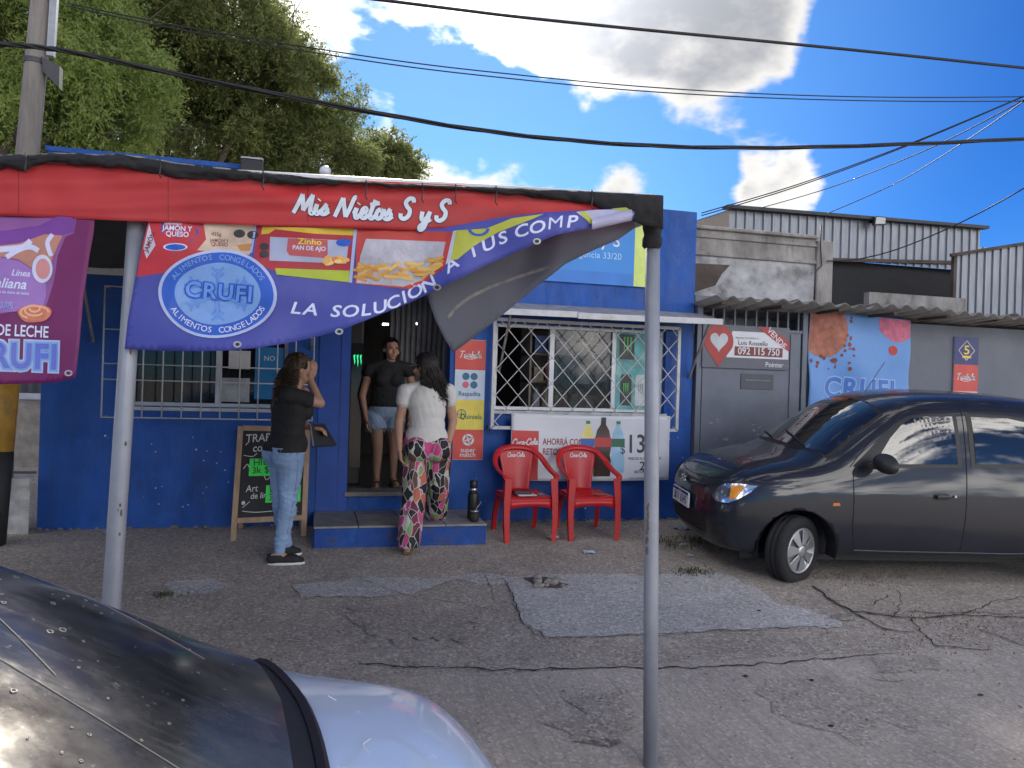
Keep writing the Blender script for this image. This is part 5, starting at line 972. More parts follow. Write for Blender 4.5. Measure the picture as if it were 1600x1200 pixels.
decal('chalk_flourish', join2(*ch), BT, .003, M_chalk, bd)['kind'] = 'stuff'
M_neon = mat('neon_green_paper', (.05, .72, .09), .7, var=.05); M_pen = mat('marker_ink', (.015, .06, .02), .7)
pp_ = []
for (u0, v0, u1, v1, L2, lab) in ((.16, .555, .62, .71, [('HIELO', .145, .045), ('3k $80', .055, .0)], 'upper neon green price paper on the chalkboard reading ice'), (.42, .315, .93, .47, [('LEÑA', .14, .03), ('3k', .05, .0)], 'lower neon green price paper on the chalkboard partly behind the jeans')):
    t = thing('price_paper', lab, 'price tag', BM_(u0, v0, .006)); MB().add([BM_(u0, v0, .004), BM_(u1, v0, .004), BM_(u1, v1, .006), BM_(u0, v1, .005)], [(0, 1, 2, 3)]).build('sheet', M_neon, t)
    for i, (s, dv, du) in enumerate(L2): decal('lettering', at2(text2d(s, .085*hbd, 0, align='LEFT'), u0*wbd+.02+du*.2, (v0+(.115 if i == 0 else .045))*hbd, R(4)), BT, .009, M_pen, t)
# ================================================================== THERMOS AND MATE
tz = .212; tx, ty = 3.585, -.50; th = thing('thermos_flask', 'black steel vacuum flask standing on the right end of the step', 'flask', (tx, ty, tz)); M_th = mat('flask_black', (.02, .021, .024), .35, .3)
MB().lathe([(.045, 0), (.05, .01), (.05, .2), (.046, .22), (.03, .245)], (tx, ty, tz), 24).build('body', M_th, th, smooth=True); MB().lathe([(.031, .245), (.033, .25), (.033, .265), (.031, .268)], (tx, ty, tz), 24).build('collar', mat('steel', (.5, .5, .52), .3, .9), th, smooth=True); MB().lathe([(.032, .269), (.034, .275), (.034, .325), (.028, .338)], (tx, ty, tz), 24).build('cap', M_th, th, smooth=True)
mx_, my_ = tx-.012, ty-.12; mt = thing('mate_cup', 'dark mate cup with metal straw in front of the flask', 'cup', (mx_, my_, tz)); MB().lathe([(.032, 0), (.042, .015), (.044, .05), (.038, .085), (.041, .09)], (mx_, my_, tz), 20).build('cup', mat('mate_leather', (.025, .02, .018), .6), mt, smooth=True); MB().lathe([(.041, .0), (.042, .008)], (mx_, my_, tz+.086), 20).build('rim', MATS['steel'], mt, smooth=True); MB().tube(spl([Vector((mx_, my_, tz+.06)), Vector((mx_+.025, my_, tz+.12)), Vector((mx_+.05, my_-.005, tz+.155)), Vector((mx_+.052, my_-.005, tz+.17))], 4), .0035, 6).build('straw', MATS['steel'], mt, smooth=True)
# ================================================================== LITTER, WEEDS, RUBBLE
M_lit = mat('litter_white', (.6, .62, .66), .7)
def crumple(p, s, label, m=None, name='paper_scrap', seed=0):
    rg = random.Random(seed); o = MB().grid(lambda u, v: (p.x+(u-.5)*s*2, p.y+(v-.5)*s*1.4, gz(p.y)+.012+.5*s*mnoise.noise(Vector((u*3, v*3, seed)))), 6, 6).build(name, m or M_lit, None, fix=False); tag(o, label, 'litter'); return o
crumple(pg(864, 841), .05, 'white and blue paper scrap at the left chair leg', seed=1); crumple(pg(920, 864), .05, 'pale blue crumpled paper on the ground below the right chair', mat('litter_blue', (.4, .5, .66), .7), seed=2); crumple(pg(1078, 870), .03, 'tiny white wrapper on the ground before the dark car', seed=3); crumple(pg(1072, 826), .13, 'grey crumpled plastic bag at the foot of the blue wall corner', mat('litter_grey', (.22, .24, .28), .5, var=.3, scale=20), 'plastic_bag', 4)
p = pg(1068, 852); tag(MB().bar((p.x-.05, p.y, gz(p.y)+.008), (p.x+.05, p.y+.01, gz(p.y)+.008), .012).build('white_stick', M_lit, None), 'short white stick on the ground in front of the dark car', 'litter')
rg = np.random.default_rng(3)
def tuft(px, n, sp, h, label, m):
    c = pg(*px); b = MB()
    for k in range(n):
        x, y = c.x+rg.normal()*sp, c.y+rg.normal()*sp*.45; z = gz(y)+.004; a = rg.uniform(0, 6.28); l = h*rg.uniform(.4, 1); w_ = .004; dx, dy = math.cos(a), math.sin(a); lean = rg.uniform(.3, 1.1)
        b.add([(x-dy*w_, y+dx*w_, z), (x+dy*w_, y-dx*w_, z), (x+dx*l*lean*.5+dy*w_*.8, y+dy*l*lean*.5-dx*w_*.8, z+l*.7), (x+dx*l*lean, y+dy*l*lean, z+l*.8), (x+dx*l*lean*.5-dy*w_*.8, y+dy*l*lean*.5+dx*w_*.8, z+l*.7)], [(0, 1, 2, 4), (4, 2, 3)])
    o = b.build('weed_tuft', m, None, fix=False); tag(o, label, 'weeds', kind='stuff')
M_weed = mat('weed_leaf', (.06, .075, .025), .8, var=.5, scale=30); M_dry = mat('dry_grass', (.17, .13, .08), .9, var=.4, scale=30)
tuft((1083, 896), 150, .10, .035, 'low green weeds in the pavement near the dark car', M_weed); tuft((1075, 850), 260, .22, .05, 'weeds and debris under the dark car nose', M_weed); tuft((255, 932), 60, .05, .03, 'small weed tuft at the foot of the left awning pole', M_weed); tuft((1340, 903), 220, .28, .025, 'dry weeds along the pavement crack beside the front tyre', M_dry); tuft((1470, 975), 260, .35, .018, 'dry debris along the cracks at the right', M_dry); tuft((1440, 1010), 120, .3, .015, 'thin dry debris on the lower right cracks', M_dry)
# scattered pebbles and leaves
b = MB()
for k in range(900):
    x = rg.uniform(-.5, 9); y = rg.uniform(-4.6, -.02) if k % 3 else -abs(rg.normal())*.15; s = rg.uniform(.002, .008)*(1.5 if k % 29 == 0 else 1); b.ball((x, y, gz(y)+.006), (s, s*rg.uniform(.6, 1.2), s*.6), 5, 3)
tag(b.build('pebbles', mat('pebble', (.22, .19, .16), .95, var=.6, scale=60), None), 'loose grit and pebbles scattered on the pavement', 'gravel', kind='stuff')
b = MB()
for k in range(220):
    x = rg.uniform(.2, 9); y = rg.uniform(-4.2, -.05); a = rg.uniform(0, 6.28); l = rg.uniform(.008, .022); c_, s_ = math.cos(a)*l, math.sin(a)*l; z = gz(y)+.011; b.add([(x-c_, y-s_, z), (x+s_*.35, y-c_*.35, z+.002), (x+c_, y+s_, z+.003), (x-s_*.35, y+c_*.35, z)], [(0, 1, 2, 3)])
tag(b.build('fallen_leaves', mat('fallen_leaf', (.16, .11, .045), .9, var=.6, scale=40), None, fix=False), 'tiny fallen leaves scattered on the pavement', 'leaves', kind='stuff')
hb = pg(850, 912); hr = thing('rubble_hole', 'small broken hole in the cement patch filled with rubble', 'rubble', hb); o = patch([(hb.x-.13, hb.y+.12), (hb.x+.05, hb.y+.13), (hb.x+.16, hb.y-.06), (hb.x+.10, hb.y-.13), (hb.x-.08, hb.y-.10)], .0085, mat('hole_soil', (.10, .085, .07), .95, var=.4, scale=20), 'hole_bottom', 8, .03); del o['kind']; o.parent = hr; o.matrix_parent_inverse = WORLD_PARENT[hr]
for k in range(16):
    x, y = hb.x+rg.uniform(-.11, .12), hb.y+rg.uniform(-.1, .1); s = rg.uniform(.015, .042); b = MB().ball((x, y, gz(y)+s*.35+.008), (s, s*rg.uniform(.7, 1.1), s*.55), 7, 5); b.v = [tuple(Vector(v)+Vector((1, 1, 1))*.25*s*mnoise.noise(Vector(v)*40)) for v in b.v]; b.build('stone', mat('rubble_stone', (.24, .22, .2), .95, var=.4, scale=25), hr)
# flat slab bits and oil spots
for k, (px, lab) in enumerate((((1317, 968), 'flat pale stone lying at the patch edge near cracks'),)): p = pg(*px); tag(MB().prism([(p.x+.08*math.cos(a)*(1+.2*math.sin(3*a)), p.y+.045*math.sin(a), gz(p.y)+.005) for a in np.arange(0, 6.2, .5)], (0, 0, .02)).build('flat_stone', mat('rubble_stone', (0, 0, 0)), None, bevel=.004), lab, 'stone')
for k, px in enumerate(((1268, 1066), (1298, 1139), (1532, 1089), (1186, 957), (1165, 1060))):
    p = pg(*px); o = MB().prism([(p.x+.014*math.cos(a)*(1+.2*math.sin(2*a+k)), p.y+.012*math.sin(a), gz(p.y)+.0105) for a in np.arange(0, 6.2, .5)], (0, 0, .002)).build('gum_spot', M_crack, None); tag(o, 'small dark flattened spot on the concrete ' + ('below the right crack', 'nearest the camera', 'at the far right', 'on the grey patch', 'right of the bare pole')[k], 'stain', 'dark spots on the concrete')
# ================================================================== PEOPLE
def basis(f):
    f = Vector(f).normalized(); r = f.cross(UP).normalized(); return r, f, UP.copy()
def ell(b, c, rad, B, tilt=None):
    m = MB().ball((0, 0, 0), rad, 20, 14); r, f, u = B
    b.add([Vector(c)+r*v[0]+f*v[1]+u*v[2] for v in m.v], m.f)
def cap(b, p0, r0, p1, r1, n=14):
    p0, p1 = Vector(p0), Vector(p1); d = (p1-p0); L_ = d.length; d.normalize(); pts = []; rs = []
    for k in range(5): a = PI/2*(1-k/4); pts.append(p0-d*r0*math.sin(a)); rs.append(max(.0008, r0*math.cos(a)))
    pts.append(p0.lerp(p1, .5)); rs.append((r0+r1)/2)
    for k in range(5): a = PI/2*k/4; pts.append(p1+d*r1*math.sin(a)); rs.append(max(.0008, r1*math.cos(a)))
    b.tube(pts, rs, n)
def organic(b, voxel, smooth=4, cuts=(), fn=None):
    """fuse overlapping pieces into one continuous skin; cuts = planes (point, normal) whose far side is removed"""
    me = b.mesh('tmp'); o = bpy.data.objects.new('tmp', me); COL.objects.link(o)
    m = o.modifiers.new('r', 'REMESH'); m.mode = 'VOXEL'; m.voxel_size = voxel; m2 = o.modifiers.new('s', 'SMOOTH'); m2.factor = .5; m2.iterations = smooth
    dg = bpy.context.evaluated_depsgraph_get(); out = bpy.data.meshes.new_from_object(o.evaluated_get(dg)); bpy.data.objects.remove(o); bpy.data.meshes.remove(me)
    bm = bmesh.new(); bm.from_mesh(out)
    for p, n in cuts: bmesh.ops.bisect_plane(bm, geom=bm.verts[:]+bm.edges[:]+bm.faces[:], plane_co=p, plane_no=n, clear_outer=True)
    if fn:
        bm.normal_update()
        for v in bm.verts: v.co += v.normal*fn(v.co)
    bm.to_mesh(out); bm.free(); out.shade_smooth(); return out
def hand(b, wr, d, palm_n, s=1., curl=.5, side=1):
    d = Vector(d).normalized(); n = Vector(palm_n); n = (n-d*n.dot(d)).normalized(); t = d.cross(n).normalized()*side; pc = wr+d*.045*s
    for k in (-1, 0, 1): cap(b, wr+t*k*.014*s, .017*s, wr+d*.085*s+t*k*.024*s, .015*s, 10)
    for k, (l, off) in enumerate(((.066, -.033), (.076, -.011), (.071, .011), (.055, .032))):
        p = wr+d*.088*s+t*off*s; a = curl*.6; d1 = (d*math.cos(a)+n*math.sin(a)); q = p+d1*l*.5*s; a2 = curl*1.5; d2 = (d*math.cos(a2)+n*math.sin(a2)); e = q+d2*l*.5*s
        cap(b, p, .0092*s, q, .0086*s, 8); cap(b, q, .0086*s, e, .007*s, 8)
    p = wr+d*.025*s-t*.03*s; q = p+(d*.6-t*.7+n*.35).normalized()*.038*s; e = q+(d*.85-t*.3+n*.4).normalized()*.032*s; cap(b, p, .0125*s, q, .0105*s, 8); cap(b, q, .0105*s, e, .008*s, 8)
def torso(b, J, B, s, inf=0., bust=True):
    i = inf; pe, wa, ch, nk = J['pelvis'], J['waist'], J['chest'], J['neck']; r, f, u = B
    ell(b, pe, (.165*s*J.get('hipw', 1)+i, .118*s+i, .125*s+i), B)
    for sg in (-1, 1): ell(b, pe+r*sg*.078*s-f*.055*s-u*.035*s, (.092*s+i, .085*s+i, .10*s+i), B)
    ell(b, wa, (.138*s*J.get('waistw', 1)+i, .105*s+i, .13*s+i), B); ell(b, pe.lerp(wa, .5), (.148*s*J.get('waistw', 1)+i, .11*s+i, .12*s+i), B)
    ell(b, ch, (.158*s+i, .112*s+i, .155*s+i), B); ell(b, wa.lerp(ch, .5), (.145*s+i, .106*s+i, .13*s+i), B)
    if bust:
        for sg in (-1, 1): ell(b, ch+r*sg*.07*s+f*.08*s-u*.02*s, (.068*s+i, .06*s+i, .065*s+i), B)
    for sg, k in ((1, 'shR'), (-1, 'shL')): cap(b, nk-u*.05*s, .055*s+i*.7, J[k], .052*s+i*.8)
def head(b, c, B, s):
    r, f, u = B
    ell(b, c+u*.02*s-f*.008*s, (.074*s, .094*s, .092*s), B); ell(b, c-u*.045*s+f*.030*s, (.054*s, .058*s, .062*s), B); ell(b, c-u*.088*s+f*.062*s, (.026*s, .022*s, .018*s), B)
    cap(b, c+u*.012*s+f*.084*s, .009*s, c-u*.028*s+f*.103*s, .0135*s, 8)
    for sg in (-1, 1): ell(b, c+r*sg*.075*s-f*.012*s-u*.005*s, (.010*s, .018*s, .028*s), B); ell(b, c+r*sg*.028*s+f*.085*s+u*.032*s, (.022*s, .010*s, .008*s), B); ell(b, c+r*sg*.04*s+f*.066*s-u*.028*s, (.026*s, .024*s, .026*s), B)
    ell(b, c-u*.055*s+f*.088*s, (.022*s, .009*s, .0065*s), B); ell(b, c-u*.066*s+f*.086*s, (.019*s, .009*s, .0065*s), B)
def foot(b, an, toe, s, r=.03):
    an, toe = Vector(an), Vector(toe); d = (toe-an); d.z = 0; d.normalize(); heel = Vector((an.x, an.y, toe.z))-d*.045*s; cap(b, an, .034*s, heel+UP*.025*s, .031*s); cap(b, an-UP*.01, .034*s, toe-d*.05*s, r*s); cap(b, toe-d*.06*s+UP*.004, .033*s, toe-d*.012*s, .022*s); cap(b, heel+UP*.02*s, .03*s, toe-d*.06*s, .03*s)
def limbs(b, J, s, legs=True):
    for k in 'LR':
        cap(b, J['sh'+k], .047*s, J['el'+k], .038*s); cap(b, J['el'+k], .037*s, J['wr'+k], .025*s)
        if legs: cap(b, J['hip'+k], .085*s, J['kn'+k], .052*s); cap(b, J['kn'+k], .051*s, J['kn'+k].lerp(J['an'+k], .3), .05*s); cap(b, J['kn'+k].lerp(J['an'+k], .3), .05*s, J['an'+k], .031*s)
def hair(c, B, s, n, length, col, parent, seed, swing=Vector((0, 0, 0)), front=.2, name='hair', tip=.002, spread=.6):
    rg = random.Random(seed); b = MB(); r, f, u = B
    for k in range(n):
        while True:
            v = Vector((rg.gauss(0, 1), rg.gauss(0, 1), rg.gauss(0, 1))).normalized()
            if v.z > -.15 and v.y < .55 + .4*v.z - (.0 if v.z > .55 else .35): break
        sc = lambda q, m=1.: c+u*.022*s-f*.010*s+r*q.x*.082*s*m+f*q.y*.102*s*m+u*q.z*.102*s*m
        pts = [sc(v)]; az = math.atan2(v.x, -v.y)      # comb down over the skull, then fall free
        th = math.acos(max(-1, min(1, v.z))); L_ = length*rg.uniform(.72, 1.05); nseg = 7; crown = Vector((v.x, v.y, 0)).normalized() if Vector((v.x, v.y, 0)).length > .01 else Vector((0, -1, 0))
        if crown.y > -.15: crown = Vector((math.copysign(max(.75, abs(crown.x)), crown.x+1e-6), -.22, 0)).normalized()
        t = th; a = 0
        while t < 1.75: t += .33; q = Vector((crown.x*math.sin(t), crown.y*math.sin(t), math.cos(t))); pts.append(sc(q, 1.0+.09*rg.random())); a += .035
        p = pts[-1]; rest = max(.02, L_-(pts[0]-p).length)
        for i in range(1, nseg+1): g = i/nseg; pts.append(p + Vector((0, 0, -1))*rest*g + (r*crown.x+f*crown.y)*.03*spread*math.sin(g*2.2+rg.random()*.4) + swing*g*g + Vector((rg.gauss(0, .007), rg.gauss(0, .007), 0))*(.5+1.2*g))
        m = len(pts); w_ = rg.uniform(.0035, .0068)*s; b.tube(pts, [w_*(1-.75*(i/(m-1))**2)+.0006 for i in range(m)], 4, caps=False)
    m = mat(col[0], col[1], .58, var=.45, scale=30, spec=.4)
    cb2 = MB(); ell(cb2, c+u*.026*s-f*.014*s, (.078*s, .093*s, .090*s), B); cb2.v = [v if (Vector(v)-c).dot(f) < .05*s or (Vector(v)-c).dot(u) > .085*s else tuple(Vector(v)-f*.04*s-u*.01) for v in cb2.v]
    b.add(cb2.v, cb2.f); b.build(name, m, parent, smooth=True, fix=False)
def part(me, name, m, parent, solid=0.):
    o = obj_from(me, name, m, parent)
    if solid: md = o.modifiers.new('s', 'SOLIDIFY'); md.thickness = solid; md.offset = 1
    return o
def fold(p, a=.006, fx=9., fz=34., seed=0): return a*mnoise.noise(Vector((p.x*fx, p.y*fx, p.z*fz+seed)))+a*.5*mnoise.noise(Vector((p.x*fx*3, p.y*fx*3, p.z*fz*1.4+p.x*30+seed)))
M_skin = mat('skin', (.42, .24, .165), .5, var=.1, scale=20, spec=.35); M_skin2 = mat('skin_tan', (.36, .20, .135), .5, var=.1, scale=20, spec=.35)
M_shirtb = mat('black_knit', (.012, .012, .013), .85, var=.2, scale=30)
def denim(name, c):
    m = mat(name, c, .85, var=.22, scale=5, dirt=tuple(min(1, x*1.5+.03) for x in c), dscale=4, damt=.5, bump=.3, bscale=220); return m
# ---- woman in jeans and black shirt
Q = lambda x, y, Y: pw(x, y, Y)
w1 = thing('person', 'woman in black shirt and light blue jeans, hand raised to face, by the chalkboard', 'person', pg(440, 878), group='people at the shop'); B = basis((.88, .48, 0)); s = 1.0
J = dict(pelvis=Q(449, 700, -1.0), waist=Q(450, 672, -1.0), chest=Q(452, 637, -1.0), neck=Q(460, 606, -1.0), shR=Q(449, 616, -1.15), shL=Q(473, 613, -.86), elR=Q(500, 630, -1.06), wrR=Q(484, 592, -1.0), elL=Q(472, 662, -.80), wrL=Q(485, 668, -.88),
         hipR=Q(455, 718, -1.07), hipL=Q(441, 718, -.93), knR=Q(450, 790, -1.07), knL=Q(438, 789, -.95), anR=Q(436, 866, -1.10), anL=Q(447, 855, -.90), waistw=.95)
hc = Q(468, 577, -1.0); hB = basis((.95, .28, -.12)); hB = (hB[0], hB[1], hB[0].cross(hB[1]).normalized())
toeR, toeL = Q(470, 880, -1.10), Q(466, 863, -.86); toeR.z = gz(-1.1)+.02; toeL.z = gz(-.88)+.02
b = MB(); torso(b, J, B, s); limbs(b, J, s); cap(b, J['neck']-UP*.03, .05, hc-UP*.06, .047); head(b, hc, hB, s); hand(b, J['wrR'], (hc+hB[1]*.09+hB[0]*.03-UP*.01)-J['wrR'], -hB[0]*.6-hB[1]*.4, .95, .55, 1); hand(b, J['wrL'], (.8, -.2, -.1), (0, 0, -1), .95, .7, -1)
foot(b, J['anR'], toeR, s); foot(b, J['anL'], toeL, s); part(organic(b, .0062, 3), 'body', M_skin, w1)
b = MB(); torso(b, J, B, s, .012); ell(b, J['pelvis']+UP*.03, (.178, .142, .13), B)
for k, (a, c) in dict(R=(J['shR'], J['elR']), L=(J['shL'], J['elL'])).items(): cap(b, a, .062, a.lerp(c, .58), .058)
hz = J['pelvis'].z-.02
part(organic(b, .008, 5, [((0, 0, hz), (0, 0, -1)), (J['neck']+UP*.005, (B[1]*.35+UP)), (J['shR'].lerp(J['elR'], .55), J['elR']-J['shR'])][:2], fn=lambda p: fold(p, .006, 7, 12, 3)), 'shirt', M_shirtb, w1, .003)
M_jean = denim('light_denim', (.20, .30, .46)); b = MB(); r_, f_, u_ = B; pe = J['pelvis']
ell(b, pe, (.168, .126, .13), B); [ell(b, pe+r_*sg*.08-f_*.06-u_*.04, (.098, .093, .11), B) for sg in (-1, 1)]
for k in 'LR': kn, an, hp_ = J['kn'+k], J['an'+k], J['hip'+k]; cap(b, hp_, .096, kn, .060); cap(b, kn, .060, kn.lerp(an, .35), .058); cap(b, kn.lerp(an, .35), .058, an+UP*.03, .040)
jn = organic(b, .0062, 4, [((0, 0, pe.z+.012), (0, 0, 1)), ((0, 0, J['anR'].z+.012), (0, 0, -1))], fn=lambda p: fold(p, .007, 6, 38, 1)*(1.6 if abs(p.z-J['knR'].z) < .12 or p.z < J['anR'].z+.16 else .7)); jo = part(jn, 'jeans', M_jean, w1, .003)
bv = BVHTree.FromPolygons([v.co for v in jn.vertices], [tuple(p.vertices) for p in jn.polygons])
def onto(o_, d_, off=.004):
    h = bv.ray_cast(Vector(o_), Vector(d_).normalized()); return (h[0]+h[1]*off) if h[0] else None
def stitch(pts, name, m, w_=.0025):
    P_ = [onto(p, (0, 1, 0)) for p in spl(pts, 5)]; P_ = [p for p in P_ if p]
    if len(P_) > 2: MB().tube(P_, w_, 4).build(name, m, jo)
M_st = mat('denim_stitch', (.12, .17, .26), .9)
yq = -1.6; pk = [(438, 692), (452, 694), (455, 712), (446, 722), (434, 714), (438, 692)]; stitch([pw(x, y, yq) for x, y in pk], 'pocket', M_st); stitch([pw(x, y, yq) for x, y in [(418, 690), (440, 684), (480, 692)]], 'yoke_seam', M_st); stitch([pw(x, y, yq) for x, y in [(460, 700), (462, 740), (456, 790), (444, 855)]], 'side_seam', M_st)
hair(hc, hB, 1., 900, .27, ('brown_hair', (.045, .025, .015)), w1, 3, swing=-hB[1]*.05-hB[0]*-.01)
hair(hc, hB, 1.0, 150, .34, ('streaked_hair', (.16, .10, .06)), w1, 5, swing=-hB[1]*.07, name='hair_streaks')
M_shoe = mat('black_canvas', (.014, .015, .018), .8); M_sole = mat('white_sole', (.6, .6, .6), .6)
for an, toe in ((J['anR'], toeR), (J['anL'], toeL)):
    d = toe-an; d.z = 0; d.normalize(); t_ = Vector((-d.y, d.x, 0)); heel = Vector((an.x, an.y, toe.z))-d*.05; b = MB(); cap(b, heel+UP*.02, .038, toe-d*.05+UP*.012, .040); cap(b, toe-d*.06+UP*.008, .040, toe-d*.005+UP*.004, .028); cap(b, heel+UP*.04, .037, heel+d*.05+UP*.035, .038)
    sh_ = part(organic(b, .006, 3, [((0, 0, toe.z-.008), (0, 0, -1)), (heel+d*.07+UP*.052, Vector((0, 0, 1)))]), 'shoe', M_shoe, w1, .002)
    mid = heel.lerp(toe, .5); L_ = (toe-heel).length/2+.03; ol = [mid+d*L_*math.cos(a)+t_*(.041+.004*math.cos(a))*math.sin(a)*(1 if abs(math.sin(a)) < .9 else .98) for a in np.arange(0, 6.28, .3)]; MB().prism([Vector((p.x, p.y, toe.z-.022)) for p in ol], (0, 0, .018)).build('sole', M_sole, sh_, bevel=.003)
fo = thing('folder', 'black folder with white pages held at the side of the woman in jeans', 'folder', Q(505, 698, -.9)); cn = [Q(486, 662, -.92), Q(506, 662, -.80), Q(526, 696, -.82), Q(491, 698, -1.0)]; nn = (cn[1]-cn[0]).cross(cn[3]-cn[0]).normalized()
if nn.z < 0: nn = -nn
MB().prism(cn, nn*.006).build('cover', mat('folder_black', (.015, .015, .017), .5), fo, bevel=.002); MB().prism([c.lerp(cn[0], .04)-nn*.002 for c in cn], -nn*.012).build('pages', M_paper, fo); MB().prism([c-nn*.015 for c in cn], -nn*.004).build('cover', MATS['folder_black'], fo)
# ---- woman in white blouse and patterned trousers, seen from behind
w2 = thing('person', 'woman in white blouse and colourful patterned trousers stepping up to the doorway', 'person', pg(640, 866), group='people at the shop'); B = basis((-.12, .99, 0)); s = 1.0
J = dict(pelvis=Q(666, 692, -.70), waist=Q(668, 664, -.70), chest=Q(667, 628, -.68), neck=Q(664, 596, -.66), shL=Q(634, 612, -.68), shR=Q(700, 611, -.66), elL=Q(623, 662, -.68), wrL=Q(624, 702, -.80), elR=Q(708, 659, -.62), wrR=Q(700, 696, -.72),
         hipL=Q(650, 712, -.70), hipR=Q(684, 710, -.66), knL=Q(646, 786, -.80), anL=Q(638, 848, -.92), knR=Q(684, 758, -.66), anR=Q(682, 802, -.50), hipw=1.03, waistw=.98)
hc = Q(664, 574, -.62); hB = basis((-.72, .68, -.1)); hB = (hB[0], hB[1], hB[0].cross(hB[1]).normalized()); toeL = Q(640, 860, -.80); toeL.z = gz(-.8)+.02; toeR = Q(680, 805, -.34); toeR.z = 0.212+.02; J['anR'].z = 0.212+.09; J['anL'].z = gz(-.92)+.105
b = MB(); torso(b, J, B, s); limbs(b, J, s); cap(b, J['neck']-UP*.03, .05, hc-UP*.06, .047); head(b, hc, hB, s); hand(b, J['wrL'], (.15, .25, -1), (1, .2, 0), .95, .6, 1); hand(b, J['wrR'], (-.25, .35, -1), (-1, .2, 0), .95, .6, -1); foot(b, J['anL'], toeL, s); foot(b, J['anR'], toeR, s)
part(organic(b, .0062, 3), 'body', M_skin, w2)
b = MB(); torso(b, J, B, s, .011); ell(b, J['pelvis']+UP*.05, (.178, .14, .13), B)
for k in 'LR': a, c = J['sh'+k], J['el'+k]; cap(b, a, .066, a.lerp(c, .30), .062)
part(organic(b, .008, 5, [(J['pelvis']+UP*.0, (.16, 0, -1)), (J['neck']+UP*.005, UP)], fn=lambda p: fold(p, .005, 5, 9, 8)), 'blouse', mat('white_blouse', (.58, .57, .55), .75, var=.06, scale=10), w2, .003)
def pattern():
    m = bpy.data.materials.new('patterned_fabric'); m.use_nodes = True; N = m.node_tree.nodes; L = m.node_tree.links; bs = N['Principled BSDF']; tc = N.new('ShaderNodeTexCoord'); mp = N.new('ShaderNodeMapping'); mp.inputs['Scale'].default_value = (1.15, 1.15, .6); mp.inputs['Rotation'].default_value = (.3, .5, .4); L.new(tc.outputs['Object'], mp.inputs[0])
    ns = N.new('ShaderNodeTexNoise'); ns.inputs['Scale'].default_value = 7; L.new(mp.outputs[0], ns.inputs['Vector']); ad = N.new('ShaderNodeVectorMath'); ad.operation = 'MULTIPLY_ADD'; L.new(ns.outputs['Color'], ad.inputs[0]); ad.inputs[1].default_value = (.09, .09, .09); L.new(mp.outputs[0], ad.inputs[2])
    v = N.new('ShaderNodeTexVoronoi'); v.inputs['Scale'].default_value = 16; L.new(ad.outputs[0], v.inputs['Vector']); sp = N.new('ShaderNodeSeparateColor'); L.new(v.outputs['Color'], sp.inputs[0]); r = N.new('ShaderNodeValToRGB'); r.color_ramp.interpolation = 'CONSTANT'; L.new(sp.outputs[0], r.inputs[0])
    cs = [(0, (.01, .01, .012)), (.26, (.16, .02, .05)), (.40, (.5, .47, .44)), (.49, (.5, .06, .20)), (.66, (.012, .012, .014)), (.82, (.48, .12, .07)), (.88, (.2, .34, .12)), (.94, (.12, .06, .04))]
    e = r.color_ramp.elements; e[0].color = cs[0][1]+(1,); e[1].position = cs[1][0]; e[1].color = cs[1][1]+(1,)
    for p, c in cs[2:]: x = e.new(p); x.color = c+(1,)
    v2 = N.new('ShaderNodeTexVoronoi'); v2.feature = 'DISTANCE_TO_EDGE'; v2.inputs['Scale'].default_value = 16; L.new(ad.outputs[0], v2.inputs['Vector']); g = N.new('ShaderNodeMath'); g.operation = 'LESS_THAN'; L.new(v2.outputs[0], g.inputs[0]); g.inputs[1].default_value = .032
    mx = N.new('ShaderNodeMix'); mx.data_type = 'RGBA'; L.new(g.outputs[0], mx.inputs[0]); L.new(r.outputs[0], mx.inputs[6]); mx.inputs[7].default_value = (.5, .47, .45, 1); L.new(mx.outputs[2], bs.inputs['Base Color']); bs.inputs['Roughness'].default_value = .7; return m
b = MB(); pe = J['pelvis']; r_, f_, u_ = B; ell(b, pe, (.195, .135, .13), B); [ell(b, pe+r_*sg*.085-f_*.065-u_*.045, (.108, .10, .115), B) for sg in (-1, 1)]
for k, fl__ in (('L', .082), ('R', .090)): kn, an, hp_ = J['kn'+k], J['an'+k], J['hip'+k]; cap(b, hp_, .118, kn, .094); cap(b, kn, .094, an-UP*.02, fl__+.008)
part(organic(b, .0062, 4, [((0, 0, pe.z+.07), (0, 0, 1)), ((0, 0, gz(-.9)+.055), (0, 0, -1))], fn=lambda p: .012*mnoise.noise(Vector((p.x*16, p.y*16, p.z*3)))+fold(p, .005, 8, 14, 2)), 'trousers', pattern(), w2, .003)
hair(hc, hB, 1.02, 1200, .36, ('black_hair', (.012, .009, .008)), w2, 11, swing=Vector((.07, -.03, 0)), spread=.8)
M_brown = mat('brown_leather', (.17, .09, .05), .6, var=.2)
for an, toe in ((J['anL'], toeL), (J['anR'], toeR)):
    d = toe-an; d.z = 0; d.normalize(); heel = Vector((an.x, an.y, toe.z-.02))-d*.04; t_ = Vector((-d.y, d.x, 0)); sa = MB(); sa.prism([heel+t_*.03-d*.02, heel-t_*.03-d*.02, heel-t_*.03+d*.045, heel+t_*.03+d*.045], (0, 0, .055)); sa.prism([heel+t_*.035+d*.046, heel-t_*.035+d*.046, heel-t_*.04+d*.19, heel+t_*.04+d*.19], (0, 0, .022)); sa.build('sandal', M_brown, w2, bevel=.004)
MB().tube([hc+hB[1]*.105+hB[0]*-.05+UP*.02, hc+hB[1]*.10-hB[0]*.078+UP*.022, hc-hB[0]*.082+UP*.02], .0028, 6).build('glasses', mat('spectacle_gold', (.5, .42, .3), .3, .8), w2)
